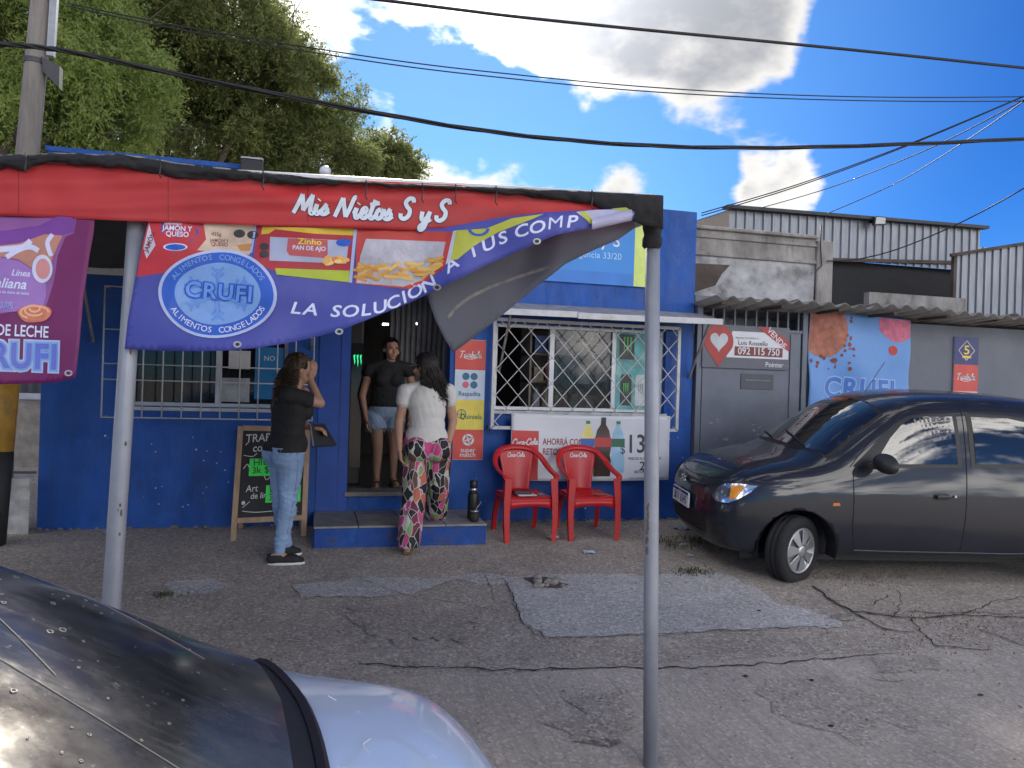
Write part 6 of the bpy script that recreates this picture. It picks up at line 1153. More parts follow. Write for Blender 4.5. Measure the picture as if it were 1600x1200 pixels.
# ---- woman in the doorway
w3 = thing('person', 'woman in black top and frayed denim shorts standing inside the dark doorway', 'person', Q(590, 765, .28), group='people at the shop'); B = basis((.12, -.99, 0)); s = .92; Y3 = .30
J = dict(pelvis=Q(602, 640, Y3), waist=Q(603, 618, Y3), chest=Q(605, 590, Y3), neck=Q(610, 562, Y3), shR=Q(578, 577, Y3), shL=Q(638, 576, Y3+.02), elR=Q(566, 618, Y3), wrR=Q(572, 654, Y3-.06), elL=Q(648, 620, Y3+.05), wrL=Q(640, 655, Y3-.05),
         hipR=Q(587, 652, Y3), hipL=Q(617, 652, Y3), knR=Q(590, 700, Y3-.03), knL=Q(615, 700, Y3+.05), anR=Q(588, 754, Y3), anL=Q(614, 750, Y3+.1))
hc = Q(611, 546, Y3-.01); hB = basis((.30, -.95, -.05)); hB = (hB[0], hB[1], hB[0].cross(hB[1]).normalized()); FZ = .385; J['anR'].z = FZ+.08; J['anL'].z = FZ+.08; toeR = J['anR']+Vector((-.01, -.14, 0)); toeL = J['anL']+Vector((.03, -.13, 0)); toeR.z = toeL.z = FZ+.02
b = MB(); torso(b, J, B, s); limbs(b, J, s); cap(b, J['neck']-UP*.03, .046, hc-UP*.05, .044); head(b, hc, hB, s); hand(b, J['wrR'], (.1, -.1, -1), (1, 0, 0), .88, .5, -1); hand(b, J['wrL'], (-.1, -.2, -1), (-1, 0, 0), .88, .5, 1); foot(b, J['anR'], toeR, s); foot(b, J['anL'], toeL, s); part(organic(b, .0065, 3), 'body', M_skin2, w3)
for sg in (-1, 1): MB().ball(hc+hB[0]*sg*.028+hB[1]*.083+hB[2]*.016, (.010, .006, .005), 10, 6).build('eye', mat('eye_dark', (.02, .015, .012), .3), w3, smooth=True)
b = MB(); torso(b, J, B, s, .012); ell(b, J['pelvis']+UP*.06, (.155, .12, .11), B)
for k in 'LR': a, c = J['sh'+k], J['el'+k]; cap(b, a, .058, a.lerp(c, .12), .056)
part(organic(b, .008, 5, [((0, 0, J['pelvis'].z+.03), (0, 0, -1)), (J['neck']-B[1]*-.05-UP*.02, (B[1]*.75+UP))], fn=lambda p: fold(p, .006, 7, 14, 4)), 'top', M_shirtb, w3, .003)
b = MB(); pe = J['pelvis']; ell(b, pe, (.158, .118, .12), B); [ell(b, pe+B[0]*sg*.07+B[1]*-.05-UP*.04, (.088, .085, .09), B) for sg in (-1, 1)]
for k in 'LR': cap(b, J['hip'+k], .104, J['hip'+k].lerp(J['kn'+k], .42), .098)
sm = organic(b, .0065, 4, [((0, 0, pe.z+.07), (0, 0, 1)), ((0, 0, pe.z-.17), (0, 0, -1))], fn=lambda p: fold(p, .006, 8, 20, 6)); sho = part(sm, 'shorts', denim('pale_denim', (.27, .36, .48)), w3, .003)
b = MB(); rg2 = random.Random(2)
for v in sm.vertices:
    if abs(v.co.z-(pe.z-.17)) < .004 and rg2.random() < .5: l = rg2.uniform(.01, .05); b.tube([v.co, v.co+Vector((rg2.gauss(0, .006), rg2.gauss(0, .004), -l))], .0015, 3)
b.build('frayed_hem', mat('denim_thread', (.5, .52, .55), .9), sho)['kind'] = 'stuff'
p = Q(583, 640, Y3-.3); 
hair(hc, hB, .92, 800, .16, ('dark_hair', (.02, .014, .011)), w3, 21, swing=Vector((0, 0, 0)))
for an, toe in ((J['anR'], toeR), (J['anL'], toeL)):
    d = Vector((toe.x-an.x, toe.y-an.y, 0)).normalized(); t_ = Vector((-d.y, d.x, 0)); heel = Vector((an.x, an.y, FZ))-d*.05; sa = MB(); sa.prism([heel+t_*.035, heel-t_*.035, heel-t_*.045+d*.2, heel+t_*.045+d*.2], (0, 0, .012)); sa.build('sandal_sole', M_brown, w3, bevel=.003)
    for o_ in (.08, .15): MB().tube(spl([heel+d*o_+t_*.045+UP*.01, heel+d*o_+t_*.03+UP*.055, heel+d*o_-t_*.03+UP*.055, heel+d*o_-t_*.045+UP*.01], 4), .007, 6).build('sandal_strap', mat('dark_leather', (.03, .02, .016), .6), w3, smooth=True)
# ================================================================== CARS
def car_body(front, side, rear, top, name, m, parent, arches, levels=3, creases=True):
    """cage: front/rear = columns of (x, y, z) rows bottom..belt from centre outwards; side = columns along the flank; top = rows across for every column pair"""
    cols = front + side + rear; nr = len(cols[0]); V = []; F = []; idx = {}
    def vid(p):
        k = (round(p[0], 4), round(p[1], 4), round(p[2], 4))
        if k not in idx: idx[k] = len(V); V.append(k)
        return idx[k]
    for sg in (-1, 1):
        for a, c in zip(cols[:-1], cols[1:]):
            for j in range(nr-1):
                q = [vid((p[0], sg*p[1], p[2])) for p in (a[j], c[j], c[j+1], a[j+1])]
                if len(set(q)) > 2: F.append(q)
        for a, c in zip(top[:-1], top[1:]):
            for j in range(len(a)-1):
                q = [vid((p[0], sg*p[1], p[2])) for p in (a[j], c[j], c[j+1], a[j+1])]
                if len(set(q)) > 2: F.append(list(dict.fromkeys(q)))
        low = [c[0] for c in cols]
        for a, c in zip(low[:-1], low[1:]):
            q = [vid((a[0], sg*a[1], a[2])), vid((c[0], sg*c[1], c[2])), vid((c[0], 0, c[2])), vid((a[0], 0, a[2]))]; q = list(dict.fromkeys(q))
            if len(q) > 2: F.append(q)
    me = bpy.data.meshes.new(name); me.from_pydata(V, [], F); bm = bmesh.new(); bm.from_mesh(me); bmesh.ops.remove_doubles(bm, verts=bm.verts, dist=.0005); bmesh.ops.recalc_face_normals(bm, faces=bm.faces); bm.to_mesh(me); bm.free(); me.shade_smooth()
    o = bpy.data.objects.new('tmp', me); COL.objects.link(o); md = o.modifiers.new('s', 'SUBSURF'); md.levels = md.render_levels = levels
    dg = bpy.context.evaluated_depsgraph_get(); full = bpy.data.meshes.new_from_object(o.evaluated_get(dg)); bv = BVHTree.FromPolygons([v.co for v in full.vertices], [tuple(p.vertices) for p in full.polygons])
    cut = bpy.data.objects.new('cut', None)
    b = MB()
    for x, z, r, sg in arches: b.lathe([(r, -.16), (r, .16)], (x, sg*.72, z), 40, (0, 1, 0))
    co = b.build('cut', None); bo = o.modifiers.new('b', 'BOOLEAN'); bo.object = co; bo.operation = 'DIFFERENCE'; bo.solver = 'EXACT'
    dg = bpy.context.evaluated_depsgraph_get(); out = bpy.data.meshes.new_from_object(o.evaluated_get(dg)); bpy.data.objects.remove(o); bpy.data.objects.remove(co); bpy.data.objects.remove(cut); out.materials.clear(); out.shade_smooth()
    ob = obj_from(out, name, m, parent); return ob, bv, full
def conform(bv, pts2, plane, d, off, name, m, parent, ml=.05, thick=0.):
    """lay a panel outline on the body: plane(a, b) -> ray origin, cast along d"""
    d = Vector(d).normalized(); bm = bmesh.new()
    shs = pts2 if isinstance(pts2, tuple) else poly2(pts2); bvs = [bm.verts.new((u, v, 0)) for u, v in shs[0]]
    for f in shs[1]:
        try: bm.faces.new([bvs[i] for i in f])
        except ValueError: pass
    for _ in range(6):
        bmesh.ops.triangulate(bm, faces=[f for f in bm.faces if len(f.verts) > 3]); le = [e for e in bm.edges if e.calc_length() > ml]
        if not le: break
        bmesh.ops.subdivide_edges(bm, edges=le, cuts=1)
    bmesh.ops.triangulate(bm, faces=bm.faces); bad = []
    for v in bm.verts:
        h = bv.ray_cast(Vector(plane(v.co.x, v.co.y)), d)
        if h[0] is None: bad.append(v)
        else: v.co = h[0] + (h[1] if h[1].dot(d) < 0 else -h[1])*off
    bmesh.ops.delete(bm, geom=bad, context='VERTS'); me = bpy.data.meshes.new(name); bm.to_mesh(me); bm.free(); me.shade_smooth(); o = obj_from(me, name, m, parent); return o
def seam(bv, pts, plane, d, off, name, m, parent, w_=.005):
    P_ = []; Q_ = [Vector((p[0], p[1], 0)) for p in pts]
    for p in spl(Q_, 8) if len(Q_) > 2 else [Q_[0].lerp(Q_[1], k/12) for k in range(13)]:
        h = bv.ray_cast(Vector(plane(p.x, p.y)), Vector(d).normalized())
        if h[0] is not None: P_.append(h[0]+(h[1] if h[1].dot(Vector(d)) < 0 else -h[1])*off)
    if len(P_) > 1: return MB().tube(P_, w_, 5).build(name, m, parent)
SIDE = lambda a, b_: (a, -2., b_)
def wheel(parent, c, r, steer, name='wheel', outward=-1, w_=.155):
    ax = Vector((math.sin(steer), outward*math.cos(steer), 0)); M_tyre = mat('tyre_rubber', (.016, .016, .017), .85, var=.25, scale=40, bump=.5, bscale=50); c = Vector(c)
    t = MB().lathe([(r*.66, -w_/2), (r*.90, -w_/2-.004), (r*.975, -w_/2+.012), (r, -w_/2+.03), (r, -.026), (r-.007, -.024), (r-.007, -.018), (r, -.016), (r, .016), (r-.007, .018), (r-.007, .024), (r, .026), (r, w_/2-.03), (r*.975, w_/2-.012), (r*.90, w_/2+.004), (r*.69, w_/2), (r*.66, w_/2-.02)], c, 48, ax).build(name, M_tyre, parent, smooth=True)
    M_cov = mat('wheel_cover_silver', (.42, .43, .45), .35, .7, var=.1); q = Vector((0, 0, 1)).rotation_difference(ax); R0 = r*.665
    MB().lathe([(R0*1.0, w_/2-.01), (R0*1.01, w_/2+.002), (R0*.93, w_/2+.006), (R0*.9, w_/2-.004), (R0*.86, w_/2-.006), (R0*.86, w_/2-.03)], c, 40, ax).build('rim', M_cov, t, smooth=True)
    MB().lathe([(R0*.9, w_/2-.05), (R0*.9, w_/2-.045)], c, 32, ax).build('brake_shadow', M_black, t)
    for k in range(7):
        a = 2*PI*k/7; p = []
        for rr, da in ((.22, -.42), (.93, -.27), (.93, .27), (.22, .42)): p.append((R0*rr*math.cos(a+da*(1 if rr > .5 else 1)), R0*rr*math.sin(a+da)))
        vs = [c+q @ Vector((x, y, w_/2-.006+.010*(i in (0, 3)))) for i, (x, y) in enumerate(p)]; MB().prism(vs, ax*.010).build('spoke', M_cov, t, bevel=.003)
    MB().lathe([(R0*.32, w_/2-.01), (R0*.3, w_/2+.014), (R0*.16, w_/2+.018)], c, 24, ax).build('hub_cap', M_cov, t, smooth=True); return t
# ---- dark hatchback. local x runs from nose to tail, near flank is -y
alto = thing('hatchback_car', 'dark grey hatchback parked nose-in on the right, front wheel turned', 'car', (0, 0, 0), local=True)
M_paint = mat('graphite_paint', (.010, .012, .020), .4, 0., var=.1, scale=3, coat=.75, spec=.25, rvar=.08)
Z = [.20, .27, .44, .58, .70]
fr4 = [[(.12, 0, .21), (.05, 0, .27), (.0, 0, .43), (.005, 0, .61), (.05, 0, .755)], [(.13, .30, .21), (.06, .30, .27), (.012, .30, .43), (.015, .30, .61), (.065, .30, .76)], [(.16, .5, .21), (.10, .51, .27), (.06, .53, .43), (.07, .53, .61), (.125, .52, .775)], [(.24, .63, .21), (.19, .65, .27), (.16, .675, .43), (.175, .67, .61), (.22, .635, .785)]]
def sidecol(x, w_, zb=.86, bw=.0): return [(x, w_-.06, .20), (x, w_-.012, .26), (x, w_, .45), (x, w_-.003, .66), (x, w_-.04+bw, zb)]
sd4 = [sidecol(.40, .715, .825), sidecol(.66, .74, .865), sidecol(.98, .745, .895), sidecol(1.45, .745, .905), sidecol(2.02, .745, .91), sidecol(2.6, .742, .92), sidecol(3.04, .735, .935), sidecol(3.28, .69, .94)]
rr4 = [[(3.38, .58, .22), (3.42, .60, .3), (3.43, .60, .5), (3.42, .59, .68), (3.37, .56, .94)], [(3.40, .3, .22), (3.44, .3, .3), (3.455, .3, .5), (3.44, .3, .68), (3.40, .3, .94)], [(3.41, 0, .22), (3.45, 0, .3), (3.46, 0, .5), (3.45, 0, .68), (3.405, 0, .94)]]
def bel(c): return c[-1]
T = [[bel(fr4[3]), bel(fr4[2]), bel(fr4[1]), bel(fr4[0])], [bel(sd4[0]), (.36, .56, .872), (.32, .32, .895), (.30, 0, .903)], [bel(sd4[1]), (.62, .57, .928), (.57, .34, .957), (.55, 0, .965)], [bel(sd4[2]), (.90, .61, .972), (.81, .36, .992), (.77, 0, 1.0)],
     [bel(sd4[3]), (1.50, .60, 1.395), (1.39, .42, 1.475), (1.34, 0, 1.50)], [bel(sd4[4]), (2.05, .61, 1.44), (2.05, .45, 1.51), (2.05, 0, 1.525)], [bel(sd4[5]), (2.6, .60, 1.43), (2.6, .44, 1.50), (2.6, 0, 1.515)], [bel(sd4[6]), (3.04, .57, 1.39), (3.04, .42, 1.455), (3.07, 0, 1.475)], [bel(sd4[7]), (3.26, .54, 1.16), (3.30, .40, 1.18), (3.33, 0, 1.20)], [bel(rr4[0]), (3.37, .42, .96), bel(rr4[1]), bel(rr4[2])]]
# front/rear columns share the belt with the first and last top rows
ARC = [(.68, .27, .315, sg) for sg in (-1, 1)] + [(3.04, .27, .31, sg) for sg in (-1, 1)]
body, bv4, full4 = car_body(fr4, sd4, rr4, T, 'body', M_paint, alto, ARC)
M_rub = mat('window_rubber', (.008, .008, .009), .5); M_cglass = mat('car_glass', (.012, .015, .018), .04, var=.02, spec=.8, coat=.6); M_gap = mat('panel_gap', (.004, .004, .005), .8); M_trim = mat('black_trim', (.014, .014, .015), .55, var=.2, scale=20)
for sg, sid in ((-1, SIDE), (1, lambda a, b_: (a, 2., b_))):
    dd = (0, -sg, 0)
    conform(bv4, [(1.10, .925), (1.20, 1.01), (1.34, 1.145), (1.46, 1.25), (1.58, 1.32), (1.72, 1.345), (1.97, 1.352), (1.985, .94), (1.5, .925)], sid, dd, .003, 'window_seal', M_rub, body); conform(bv4, [(1.30, .95), (1.34, 1.04), (1.42, 1.15), (1.52, 1.25), (1.61, 1.305), (1.74, 1.325), (1.935, 1.33), (1.95, .965)], sid, dd, .006, 'side_window', M_cglass, body)
    conform(bv4, [(2.06, .945), (2.05, 1.355), (2.4, 1.352), (2.70, 1.31), (2.88, .98), (2.6, .955)], sid, dd, .003, 'window_seal', M_rub, body); conform(bv4, [(2.10, .97), (2.09, 1.332), (2.4, 1.33), (2.66, 1.285), (2.80, .99)], sid, dd, .006, 'side_window', M_cglass, body)
    seam(bv4, [(1.13, .30), (1.10, .45), (1.10, .65), (1.10, .86), (1.13, .935)], sid, dd, .0, 'door_gap', M_gap, body, .004); seam(bv4, [(1.08, .92), (1.20, 1.05), (1.36, 1.21), (1.50, 1.325), (1.66, 1.378), (2.0, 1.388)], sid, dd, .0, 'door_gap', M_gap, body, .004)
    seam(bv4, [(2.02, 1.388), (2.02, .92), (2.01, .6), (1.99, .29)], sid, dd, .0, 'door_gap', M_gap, body, .004); seam(bv4, [(1.13, .285), (1.5, .28), (1.99, .28), (2.5, .28), (2.7, .32)], sid, dd, .001, 'sill_strip', mat('sill_highlight', (.2, .2, .21), .3, .6), body, .004)
    seam(bv4, [(2.04, 1.388), (2.5, 1.385), (2.77, 1.32), (2.94, .97), (2.86, .7), (2.72, .5), (2.68, .33)], sid, dd, .0, 'door_gap', M_gap, body, .004)
    conform(bv4, [(1.74, .70), (1.75, .735), (1.86, .74), (1.88, .72), (1.87, .69), (1.78, .68)], sid, dd, .002, 'door_handle_recess', M_rub, body, .03); p = Vector((1.815, sg*.752, .715)); MB().bar(p+Vector((-.06, 0, 0)), p+Vector((.055, 0, .002)), .018, .03).build('door_handle', M_paint, body, bevel=.006); MB().lathe([(.009, 0), (.009, .006)], (1.915, sg*.742, .72), 10, (0, sg, 0)).build('key_lock', M_alu, body)
    conform(bv4, [(.93, .625), (.935, .648), (.985, .65), (.99, .628)], sid, dd, .004, 'side_repeater', mat('amber_lens', (.55, .16, .03), .25), body, .02)
    # mirror
    mc = Vector((1.27, sg*.85, .975)); b = MB(); b.ball(mc, (.085, .115, .072), 20, 14); b.v = [(min(v[0], mc.x+.045), v[1], v[2]-.15*(v[1]-mc.y)*sg) for v in b.v]; mr_ = b.build('mirror', M_trim, body, smooth=True); MB().bar(mc+Vector((.02, -sg*.05, -.03)), (1.20, sg*.715, .945), .05, .05).build('mirror_stalk', M_trim, mr_, bevel=.01)
# windscreen, seen from ahead and above
wn = Vector((-.63, 0, .776)); wo = Vector((1.09, 0, 1.26))+wn*2; wu = Vector((.776, 0, .63))
WP = lambda a, b_: tuple(wo+Vector((0, a, 0))+wu*b_)
conform(bv4, [(-.62, -.31), (-.30, -.40), (0, -.415), (.30, -.40), (.62, -.31), (.53, .29), (.3, .345), (0, .355), (-.3, .345), (-.53, .29)], WP, -wn, .003, 'windscreen_seal', M_rub, body); conform(bv4, [(-.595, -.295), (-.30, -.37), (0, -.382), (.30, -.37), (.595, -.295), (.512, .27), (.3, .322), (0, .332), (-.3, .322), (-.512, .27)], WP, -wn, .006, 'windscreen', M_cglass, body)
for a0, a1 in (((-.40, -.33), (.02, -.25)), ((.10, -.36), (.5, -.27))): seam(bv4, [a0, ((a0[0]+a1[0])/2, (a0[1]+a1[1])/2), a1], WP, -wn, .016, 'wiper', M_black, body, .008)
TOPP = lambda a, b_: (a, b_, 3.)
for sg in (-1, 1): seam(bv4, [(.19, sg*.53), (.40, sg*.62), (.66, sg*.65), (.9, sg*.66)], TOPP, (0, 0, -1), 0, 'bonnet_gap', M_gap, body, .0035)
seam(bv4, [(.19, -.53), (.10, -.3), (.075, 0), (.10, .3), (.19, .53)], TOPP, (0, 0, -1), 0, 'bonnet_gap', M_gap, body, .0035)
for sg in (-1, 1): seam(bv4, [(1.62, sg*.50), (2.2, sg*.515), (3.0, sg*.47)], TOPP, (0, 0, -1), -.002, 'roof_channel', M_gap, body, .006)
MB().tube([(1.50, -.10, 1.48), (1.66, -.10, 1.74)], .003, 5).build('aerial', M_black, body)
# headlamps, grille, plate, badge on the nose
M_lamp = mat('lamp_chrome', (.62, .66, .72), .12, .9, var=.3, scale=25); M_lens = mat('lamp_lens_clear', (.35, .45, .6), .05, .3, spec=.8, var=.3, scale=9); M_amb = mat('amber_bulb', (.75, .28, .03), .2, var=.2, scale=30)
for sg in (-1, 1):
    hd = Vector((.72, -sg*.69, 0)); ho = Vector((.2, sg*.58, 0))-hd*2; hu = Vector((.69, sg*.72, 0)); HP = lambda a, b_, ho=ho, hu=hu: tuple(ho+hu*a+Vector((0, 0, .03+(b_-.56)*1.12+.56)))
    conform(bv4, [(-.165, .60), (-.16, .575), (-.10, .558), (.0, .563), (.08, .60), (.15, .655), (.20, .712), (.16, .722), (.06, .718), (-.06, .705), (-.13, .67)], HP, hd, .004, 'headlamp_seal', M_rub, body, .03)
    hl = conform(bv4, [(-.15, .60), (-.10, .57), (.0, .575), (.07, .61), (.14, .66), (.18, .705), (.06, .708), (-.05, .695), (-.12, .66)], HP, hd, .010, 'headlamp', M_lamp, body, .03)
    conform(bv4, [(.005, .59), (.06, .62), (.095, .685), (.085, .695), (.005, .69)], HP, hd, .014, 'turn_signal', M_amb, hl, .03); conform(bv4, disc2(-.06, .635, .048, .042), HP, hd, .016, 'reflector', mat('reflector', (.38, .42, .48), .2, .8, var=.4, scale=30), hl, .02); conform(bv4, disc2(-.055, .638, .011), HP, hd, .019, 'bulb', M_lens, hl, .02); conform(bv4, [(.10, .66), (.14, .68), (.175, .703), (.10, .703)], HP, hd, .014, 'lamp_corner', M_lens, hl, .03)
FRT = lambda a, b_: (-2., a, b_)
conform(bv4, [(-.36, .30), (.36, .30), (.42, .36), (.40, .47), (-.40, .47), (-.42, .36)], FRT, (1, 0, 0), .003, 'lower_grille', M_black, body); conform(bv4, [(-.34, .66), (.34, .66), (.38, .715), (-.38, .715)], FRT, (1, 0, 0), .003, 'upper_grille', M_black, body)
for z in (.335, .37, .405, .44): seam(bv4, [(-.37, z), (0, z), (.37, z)], FRT, (1, 0, 0), .008, 'grille_slat', M_trim, body, .005)
seam(bv4, [(-.35, .69), (0, .688), (.35, .69)], FRT, (1, 0, 0), .008, 'grille_slat', M_paint, body, .008)
for sg in (-1, 1): conform(bv4, [(sg*.50, .345), (sg*.62, .36), (sg*.62, .43), (sg*.50, .43)], FRT, (1, 0, 0), .004, 'fog_recess', M_black, body, .03)
NP = lambda u, v, o: Vector((-.025-o, -u, v)); pl_ = MB().box(-.025, -.21, .475, -.010, .21, .60).build('number_plate', M_sw, body, bevel=.004); decal('plate_band', rect2(-.205, .575, .205, .598), NP, .002, M_navy, pl_); decal('lettering', at2(text2d('SKV 6243', .098, .008, sx=.86), 0, .527), NP, .003, M_ink, pl_); decal('lettering', at2(text2d('URUGUAY', .018, .01), 0, .586), NP, .004, M_sw, pl_); MB().box(-.0115, -.1, .48, .06, .1, .59).build('plate_bracket', M_trim, pl_)
EP = lambda u, v, o: Vector((.004-o, -u, v+.03)); em = [[(-.045, .685), (.012, .705), (.012, .690), (-.018, .672), (.0, .660), (-.045, .640), (-.045, .655), (-.02, .664)], [(.045, .645), (-.012, .625), (-.012, .640), (.018, .658), (.0, .670), (.045, .690), (.045, .675), (.02, .666)]]
for e in em: MB().prism([EP(u, v, .0) for u, v in e], (-.012, 0, 0)).build('badge', mat('badge_chrome', (.6, .62, .65), .15, .95), body)
MB().box(-.004, -.01, .68, .06, .01, .71).build('badge_mount', M_trim, body)
# wheels and arch liners
for x, st in ((.68, R(31)), (3.04, 0.)):
    for sg in (-1, 1):
        wheel(alto, (x, sg*(.635), .265), .265, st if sg < 0 else -st, outward=sg) if sg < 0 or x < 1 else wheel(alto, (x, sg*.635, .265), .265, 0, outward=sg)
        al = MB().lathe([(.02, -.16), (.312, -.16), (.314, .06)], (x, sg*.66, .27), 32, (0, sg, 0)); al.f = [f for f in al.f[:-1] if min(al.v[i][2] for i in f) > .2 and len(f) == 4]; al.build('arch_liner', M_black, alto)
MB().box(.3, -.55, .16, 3.2, .55, .26).build('underbody', M_black, alto)
ang = R(-9.5); ca_, sa_ = math.cos(ang), math.sin(ang); lx, ly = .68, -.70; wp = Vector((5.83, -1.90)); alto.rotation_euler = (0, R(.4), ang); alto.location = (wp.x-(lx*ca_-ly*sa_), wp.y-(lx*sa_+ly*ca_), gz(-1.3)-.035); alto.rotation_euler.x = R(2.6)
# ---- white saloon in the foreground, its rear window and boot towards the right
wc = thing('saloon_car', 'white saloon car in the lower left foreground, dusty rear window and boot', 'car', (0, 0, 0), local=True)
M_wp = mat('white_paint', (.58, .68, .82), .22, var=.03, scale=4, coat=1., rvar=.06)
f5 = [[(.10, 0, .2), (.04, 0, .3), (.0, 0, .45), (.02, 0, .6), (.08, 0, .72)], [(.11, .35, .2), (.05, .35, .3), (.015, .35, .45), (.03, .35, .6), (.10, .35, .72)], [(.16, .6, .2), (.11, .6, .3), (.08, .6, .45), (.10, .6, .6), (.17, .58, .72)], [(.26, .72, .2), (.21, .735, .3), (.19, .75, .45), (.2, .74, .6), (.26, .70, .74)]]
def sc5(x, w_, zb): return [(x, w_-.06, .2), (x, w_-.01, .28), (x, w_+.01, .5), (x, w_, .7), (x, w_-.06, zb)]
s5 = [sc5(.5, .79, .80), sc5(.9, .80, .85), sc5(1.25, .81, .88), sc5(1.9, .81, .90), sc5(2.4, .81, .91), sc5(2.95, .81, .92), sc5(3.40, .81, .925), sc5(3.72, .80, .925), sc5(3.96, .785, .905)]
r5 = [[(4.02, .68, .25), (4.06, .69, .33), (4.08, .69, .5), (4.08, .68, .7), (4.055, .655, .885)], [(4.06, .5, .25), (4.12, .5, .33), (4.14, .5, .5), (4.13, .5, .7), (4.10, .48, .90)], [(4.08, .3, .25), (4.14, .3, .33), (4.16, .3, .5), (4.15, .3, .7), (4.12, .3, .905)], [(4.09, 0, .25), (4.15, 0, .33), (4.17, 0, .5), (4.16, 0, .7), (4.13, 0, .91)]]
T5 = [[bel(f5[3]), bel(f5[2]), bel(f5[1]), bel(f5[0])], [bel(s5[0]), (.48, .6, .83), (.46, .35, .85), (.45, 0, .86)], [bel(s5[1]), (.9, .62, .89), (.88, .36, .91), (.87, 0, .92)], [bel(s5[2]), (1.22, .64, .93), (1.17, .38, .95), (1.15, 0, .955)], [bel(s5[3]), (1.95, .60, 1.34), (1.88, .42, 1.39), (1.85, 0, 1.41)], [bel(s5[4]), (2.4, .60, 1.38), (2.4, .42, 1.43), (2.4, 0, 1.45)], [bel(s5[5]), (2.95, .60, 1.345), (2.95, .42, 1.395), (2.97, 0, 1.41)], [bel(s5[6]), (3.38, .645, 1.15), (3.42, .42, 1.175), (3.45, 0, 1.185)], [bel(s5[7]), (3.70, .69, .955), (3.76, .42, .965), (3.80, 0, .968)], [bel(s5[8]), (3.98, .70, .915), (4.02, .42, .945), (4.04, 0, .95)], [bel(r5[0]), bel(r5[1]), bel(r5[2]), bel(r5[3])]]
wb_, bv5, full5 = car_body(f5, s5, r5, T5, 'body', M_wp, wc, [(.78, .29, .32, sg) for sg in (-1, 1)]+[(3.25, .29, .32, sg) for sg in (-1, 1)])
gn = Vector((.47, 0, .88)); gu = Vector((-.88, 0, .47)); go = Vector((3.40, 0, 1.17))+gn*2; GP = lambda a, b_: tuple(go+Vector((0, a, 0))+gu*b_)
def dusty_glass():
    m = bpy.data.materials.new('dusty_rear_glass'); m.use_nodes = True; N = m.node_tree.nodes; L = m.node_tree.links; b = N['Principled BSDF']; tc = N.new('ShaderNodeTexCoord')
    def nz(s, d, ro, lo, hi, o0=0., o1=1., st=None):
        v = tc.outputs['Object']
        if st: mp = N.new('ShaderNodeMapping'); mp.inputs['Scale'].default_value = st; L.new(v, mp.inputs[0]); v = mp.outputs[0]
        n = N.new('ShaderNodeTexNoise'); n.inputs['Scale'].default_value = s; n.inputs['Detail'].default_value = d; n.inputs['Roughness'].default_value = ro; L.new(v, n.inputs['Vector']); r = N.new('ShaderNodeMapRange'); r.interpolation_type = 'SMOOTHSTEP'; L.new(n.outputs[0], r.inputs[0])
        for i, q in zip((1, 2, 3, 4), (lo, hi, o0, o1)): r.inputs[i].default_value = q
        return r.outputs[0]
    ad = N.new('ShaderNodeMath'); ad.operation = 'ADD'; L.new(nz(4, 8, .7, .3, .8, .06, .5), ad.inputs[0]); L.new(nz(38, 4, .7, .6, .75, 0, .35), ad.inputs[1]); a2 = N.new('ShaderNodeMath'); a2.operation = 'ADD'; L.new(ad.outputs[0], a2.inputs[0]); L.new(nz(3, 5, .6, .5, .75, 0, .18, (1, 9, 1)), a2.inputs[1])
    mx = N.new('ShaderNodeMix'); mx.data_type = 'RGBA'; L.new(a2.outputs[0], mx.inputs[0]); mx.inputs[6].default_value = (.012, .016, .020, 1); mx.inputs[7].default_value = (.20, .195, .185, 1); L.new(mx.outputs[2], b.inputs['Base Color']); r = N.new('ShaderNodeMath'); r.operation = 'MULTIPLY_ADD'; L.new(a2.outputs[0], r.inputs[0]); r.inputs[1].default_value = .4; r.inputs[2].default_value = .06; L.new(r.outputs[0], b.inputs['Roughness']); b.inputs['Specular IOR Level'].default_value = .45; return m
def glass_ol(w0, w1, b0, t0, bow): return [(-w0, b0+.02), (-w0*.9, b0-.012), (-w0*.6, b0-bow*.6), (0, b0-bow), (w0*.6, b0-bow*.6), (w0*.9, b0-.012), (w0, b0+.02), (w1+.02, t0-.08), (w1-.02, t0), (w1*.5, t0+.025), (0, t0+.03), (-w1*.5, t0+.025), (-w1+.02, t0), (-w1-.02, t0-.08)]
conform(bv5, glass_ol(.705, .60, -.335, .46, .10), GP, -gn, .003, 'window_seal', M_rub, wb_, .06); rg_ = conform(bv5, glass_ol(.67, .575, -.295, .43, .095), GP, -gn, .007, 'rear_window', dusty_glass(), wb_, .06)
seam(bv5, [(-.70, -.31), (-.4, -.40), (0, -.43), (.4, -.40), (.70, -.31)], GP, -gn, .004, 'rubber_gasket', M_rub, wb_, .011)
for sg in (-1, 1): seam(bv5, [(sg*.712, -.30), (sg*.66, .1), (sg*.60, .46)], GP, -gn, .006, 'drip_moulding', mat('bright_trim', (.6, .62, .65), .25, .5), wb_, .008)
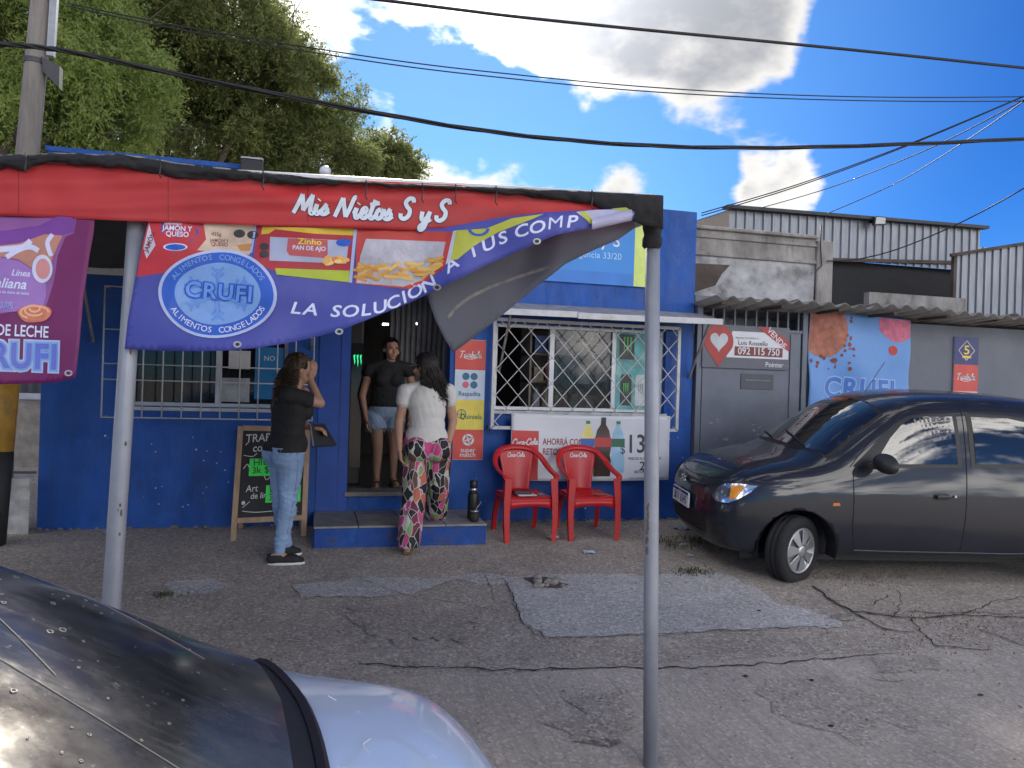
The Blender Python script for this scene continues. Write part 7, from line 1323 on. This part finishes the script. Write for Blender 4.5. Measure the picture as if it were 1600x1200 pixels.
# dried drops and streaks on the glass
random.seed(31); dr = MB()
for k in range(110):
    a, b_ = random.uniform(-.25, .58), random.uniform(-.2, .42)
    h = bv5.ray_cast(Vector(GP(a, b_)), -gn)
    if h[0]: s = random.uniform(.0015, .006)*(1 if b_ > .0 else .5); q = Vector((0, 0, 1)).rotation_difference(h[1]); m_ = MB().lathe([(s*.75, 0), (s, .0004), (s, .0009), (s*.7, .0009)], (0, 0, 0), 9); m_.f = m_.f[:-2]; dr.add([h[0]+h[1]*.0075+q @ Vector((v[0], v[1]*random.choice((1, 1, 1.6)), v[2])) for v in m_.v], m_.f)
dr.build('dried_drops', mat('dried_drop', (.26, .25, .24), .6), rg_)['kind'] = 'stuff'
for pts in ([(.50, .40), (.30, .18), (.12, -.02)], [(.25, .42), (.12, .1), (.02, -.22)], [(.60, .2), (.52, .0), (.45, -.2)]): seam(bv5, pts, GP, -gn, .008, 'demister_line', mat('demister', (.22, .21, .2), .6), rg_, .0008)
tx_ = text2d('SAV 3857', .03, 0); conform(bv5, ([(x+.05, y-.21) for x, y in [(q[1]*0+q[0], q[1]) for q in tx_[0]]], tx_[1]), lambda a, b_: GP(-a, b_), -gn, .0085, 'etched_lettering', mat('etched', (.3, .3, .3), .6), rg_, .05)
TP = lambda a, b_: (a, b_, 3.)
for sg in (-1, 1): seam(bv5, [(3.70, sg*.66), (3.85, sg*.672), (4.02, sg*.64)], TP, (0, 0, -1), -.001, 'boot_gap', mat('boot_gap', (.12, .13, .15), .7), wb_, .0022)
for pts in ([(3.87, .33), (3.855, .30), (3.865, .27)], [(3.86, .10), (3.9, .085)], [(3.99, .18), (4.0, .155)], [(3.80, .52), (3.815, .50)]): seam(bv5, [(x, y) for x, y in pts], TP, (0, 0, -1), .0005, 'scratch', mat('scratch', (.8, .8, .8), .5), wb_, .001)
conform(bv5, [(2.05, .95), (2.15, 1.28), (2.9, 1.28), (3.1, .96)], lambda a, b_: (a, 2., b_), (0, -1, 0), .005, 'side_window', M_cglass, wb_); conform(bv5, [(2.05, .95), (2.15, 1.28), (2.9, 1.28), (3.1, .96)], SIDE, (0, 1, 0), .005, 'side_window', M_cglass, wb_)
for sg in (-1, 1): conform(bv5, [(sg*.38, .62), (sg*.64, .62), (sg*.64, .78), (sg*.38, .78)], lambda a, b_: (6., a, b_), (-1, 0, 0), .005, 'tail_lamp', mat('tail_red', (.3, .02, .02), .2), wb_)
for x in (.78, 3.25):
    for sg in (-1, 1): wheel(wc, (x, sg*.70, .29), .29, 0, outward=sg); al = MB().lathe([(.02, -.16), (.318, -.16), (.319, .06)], (x, sg*.73, .29), 32, (0, sg, 0)); al.f = [f for f in al.f[:-1] if min(al.v[i][2] for i in f) > .2 and len(f) == 4]; al.build('arch_liner', M_black, wc)
MB().box(.3, -.6, .16, 3.9, .6, .26).build('underbody', M_black, wc)
wc.location = (-1.53, -5.95, -.196)
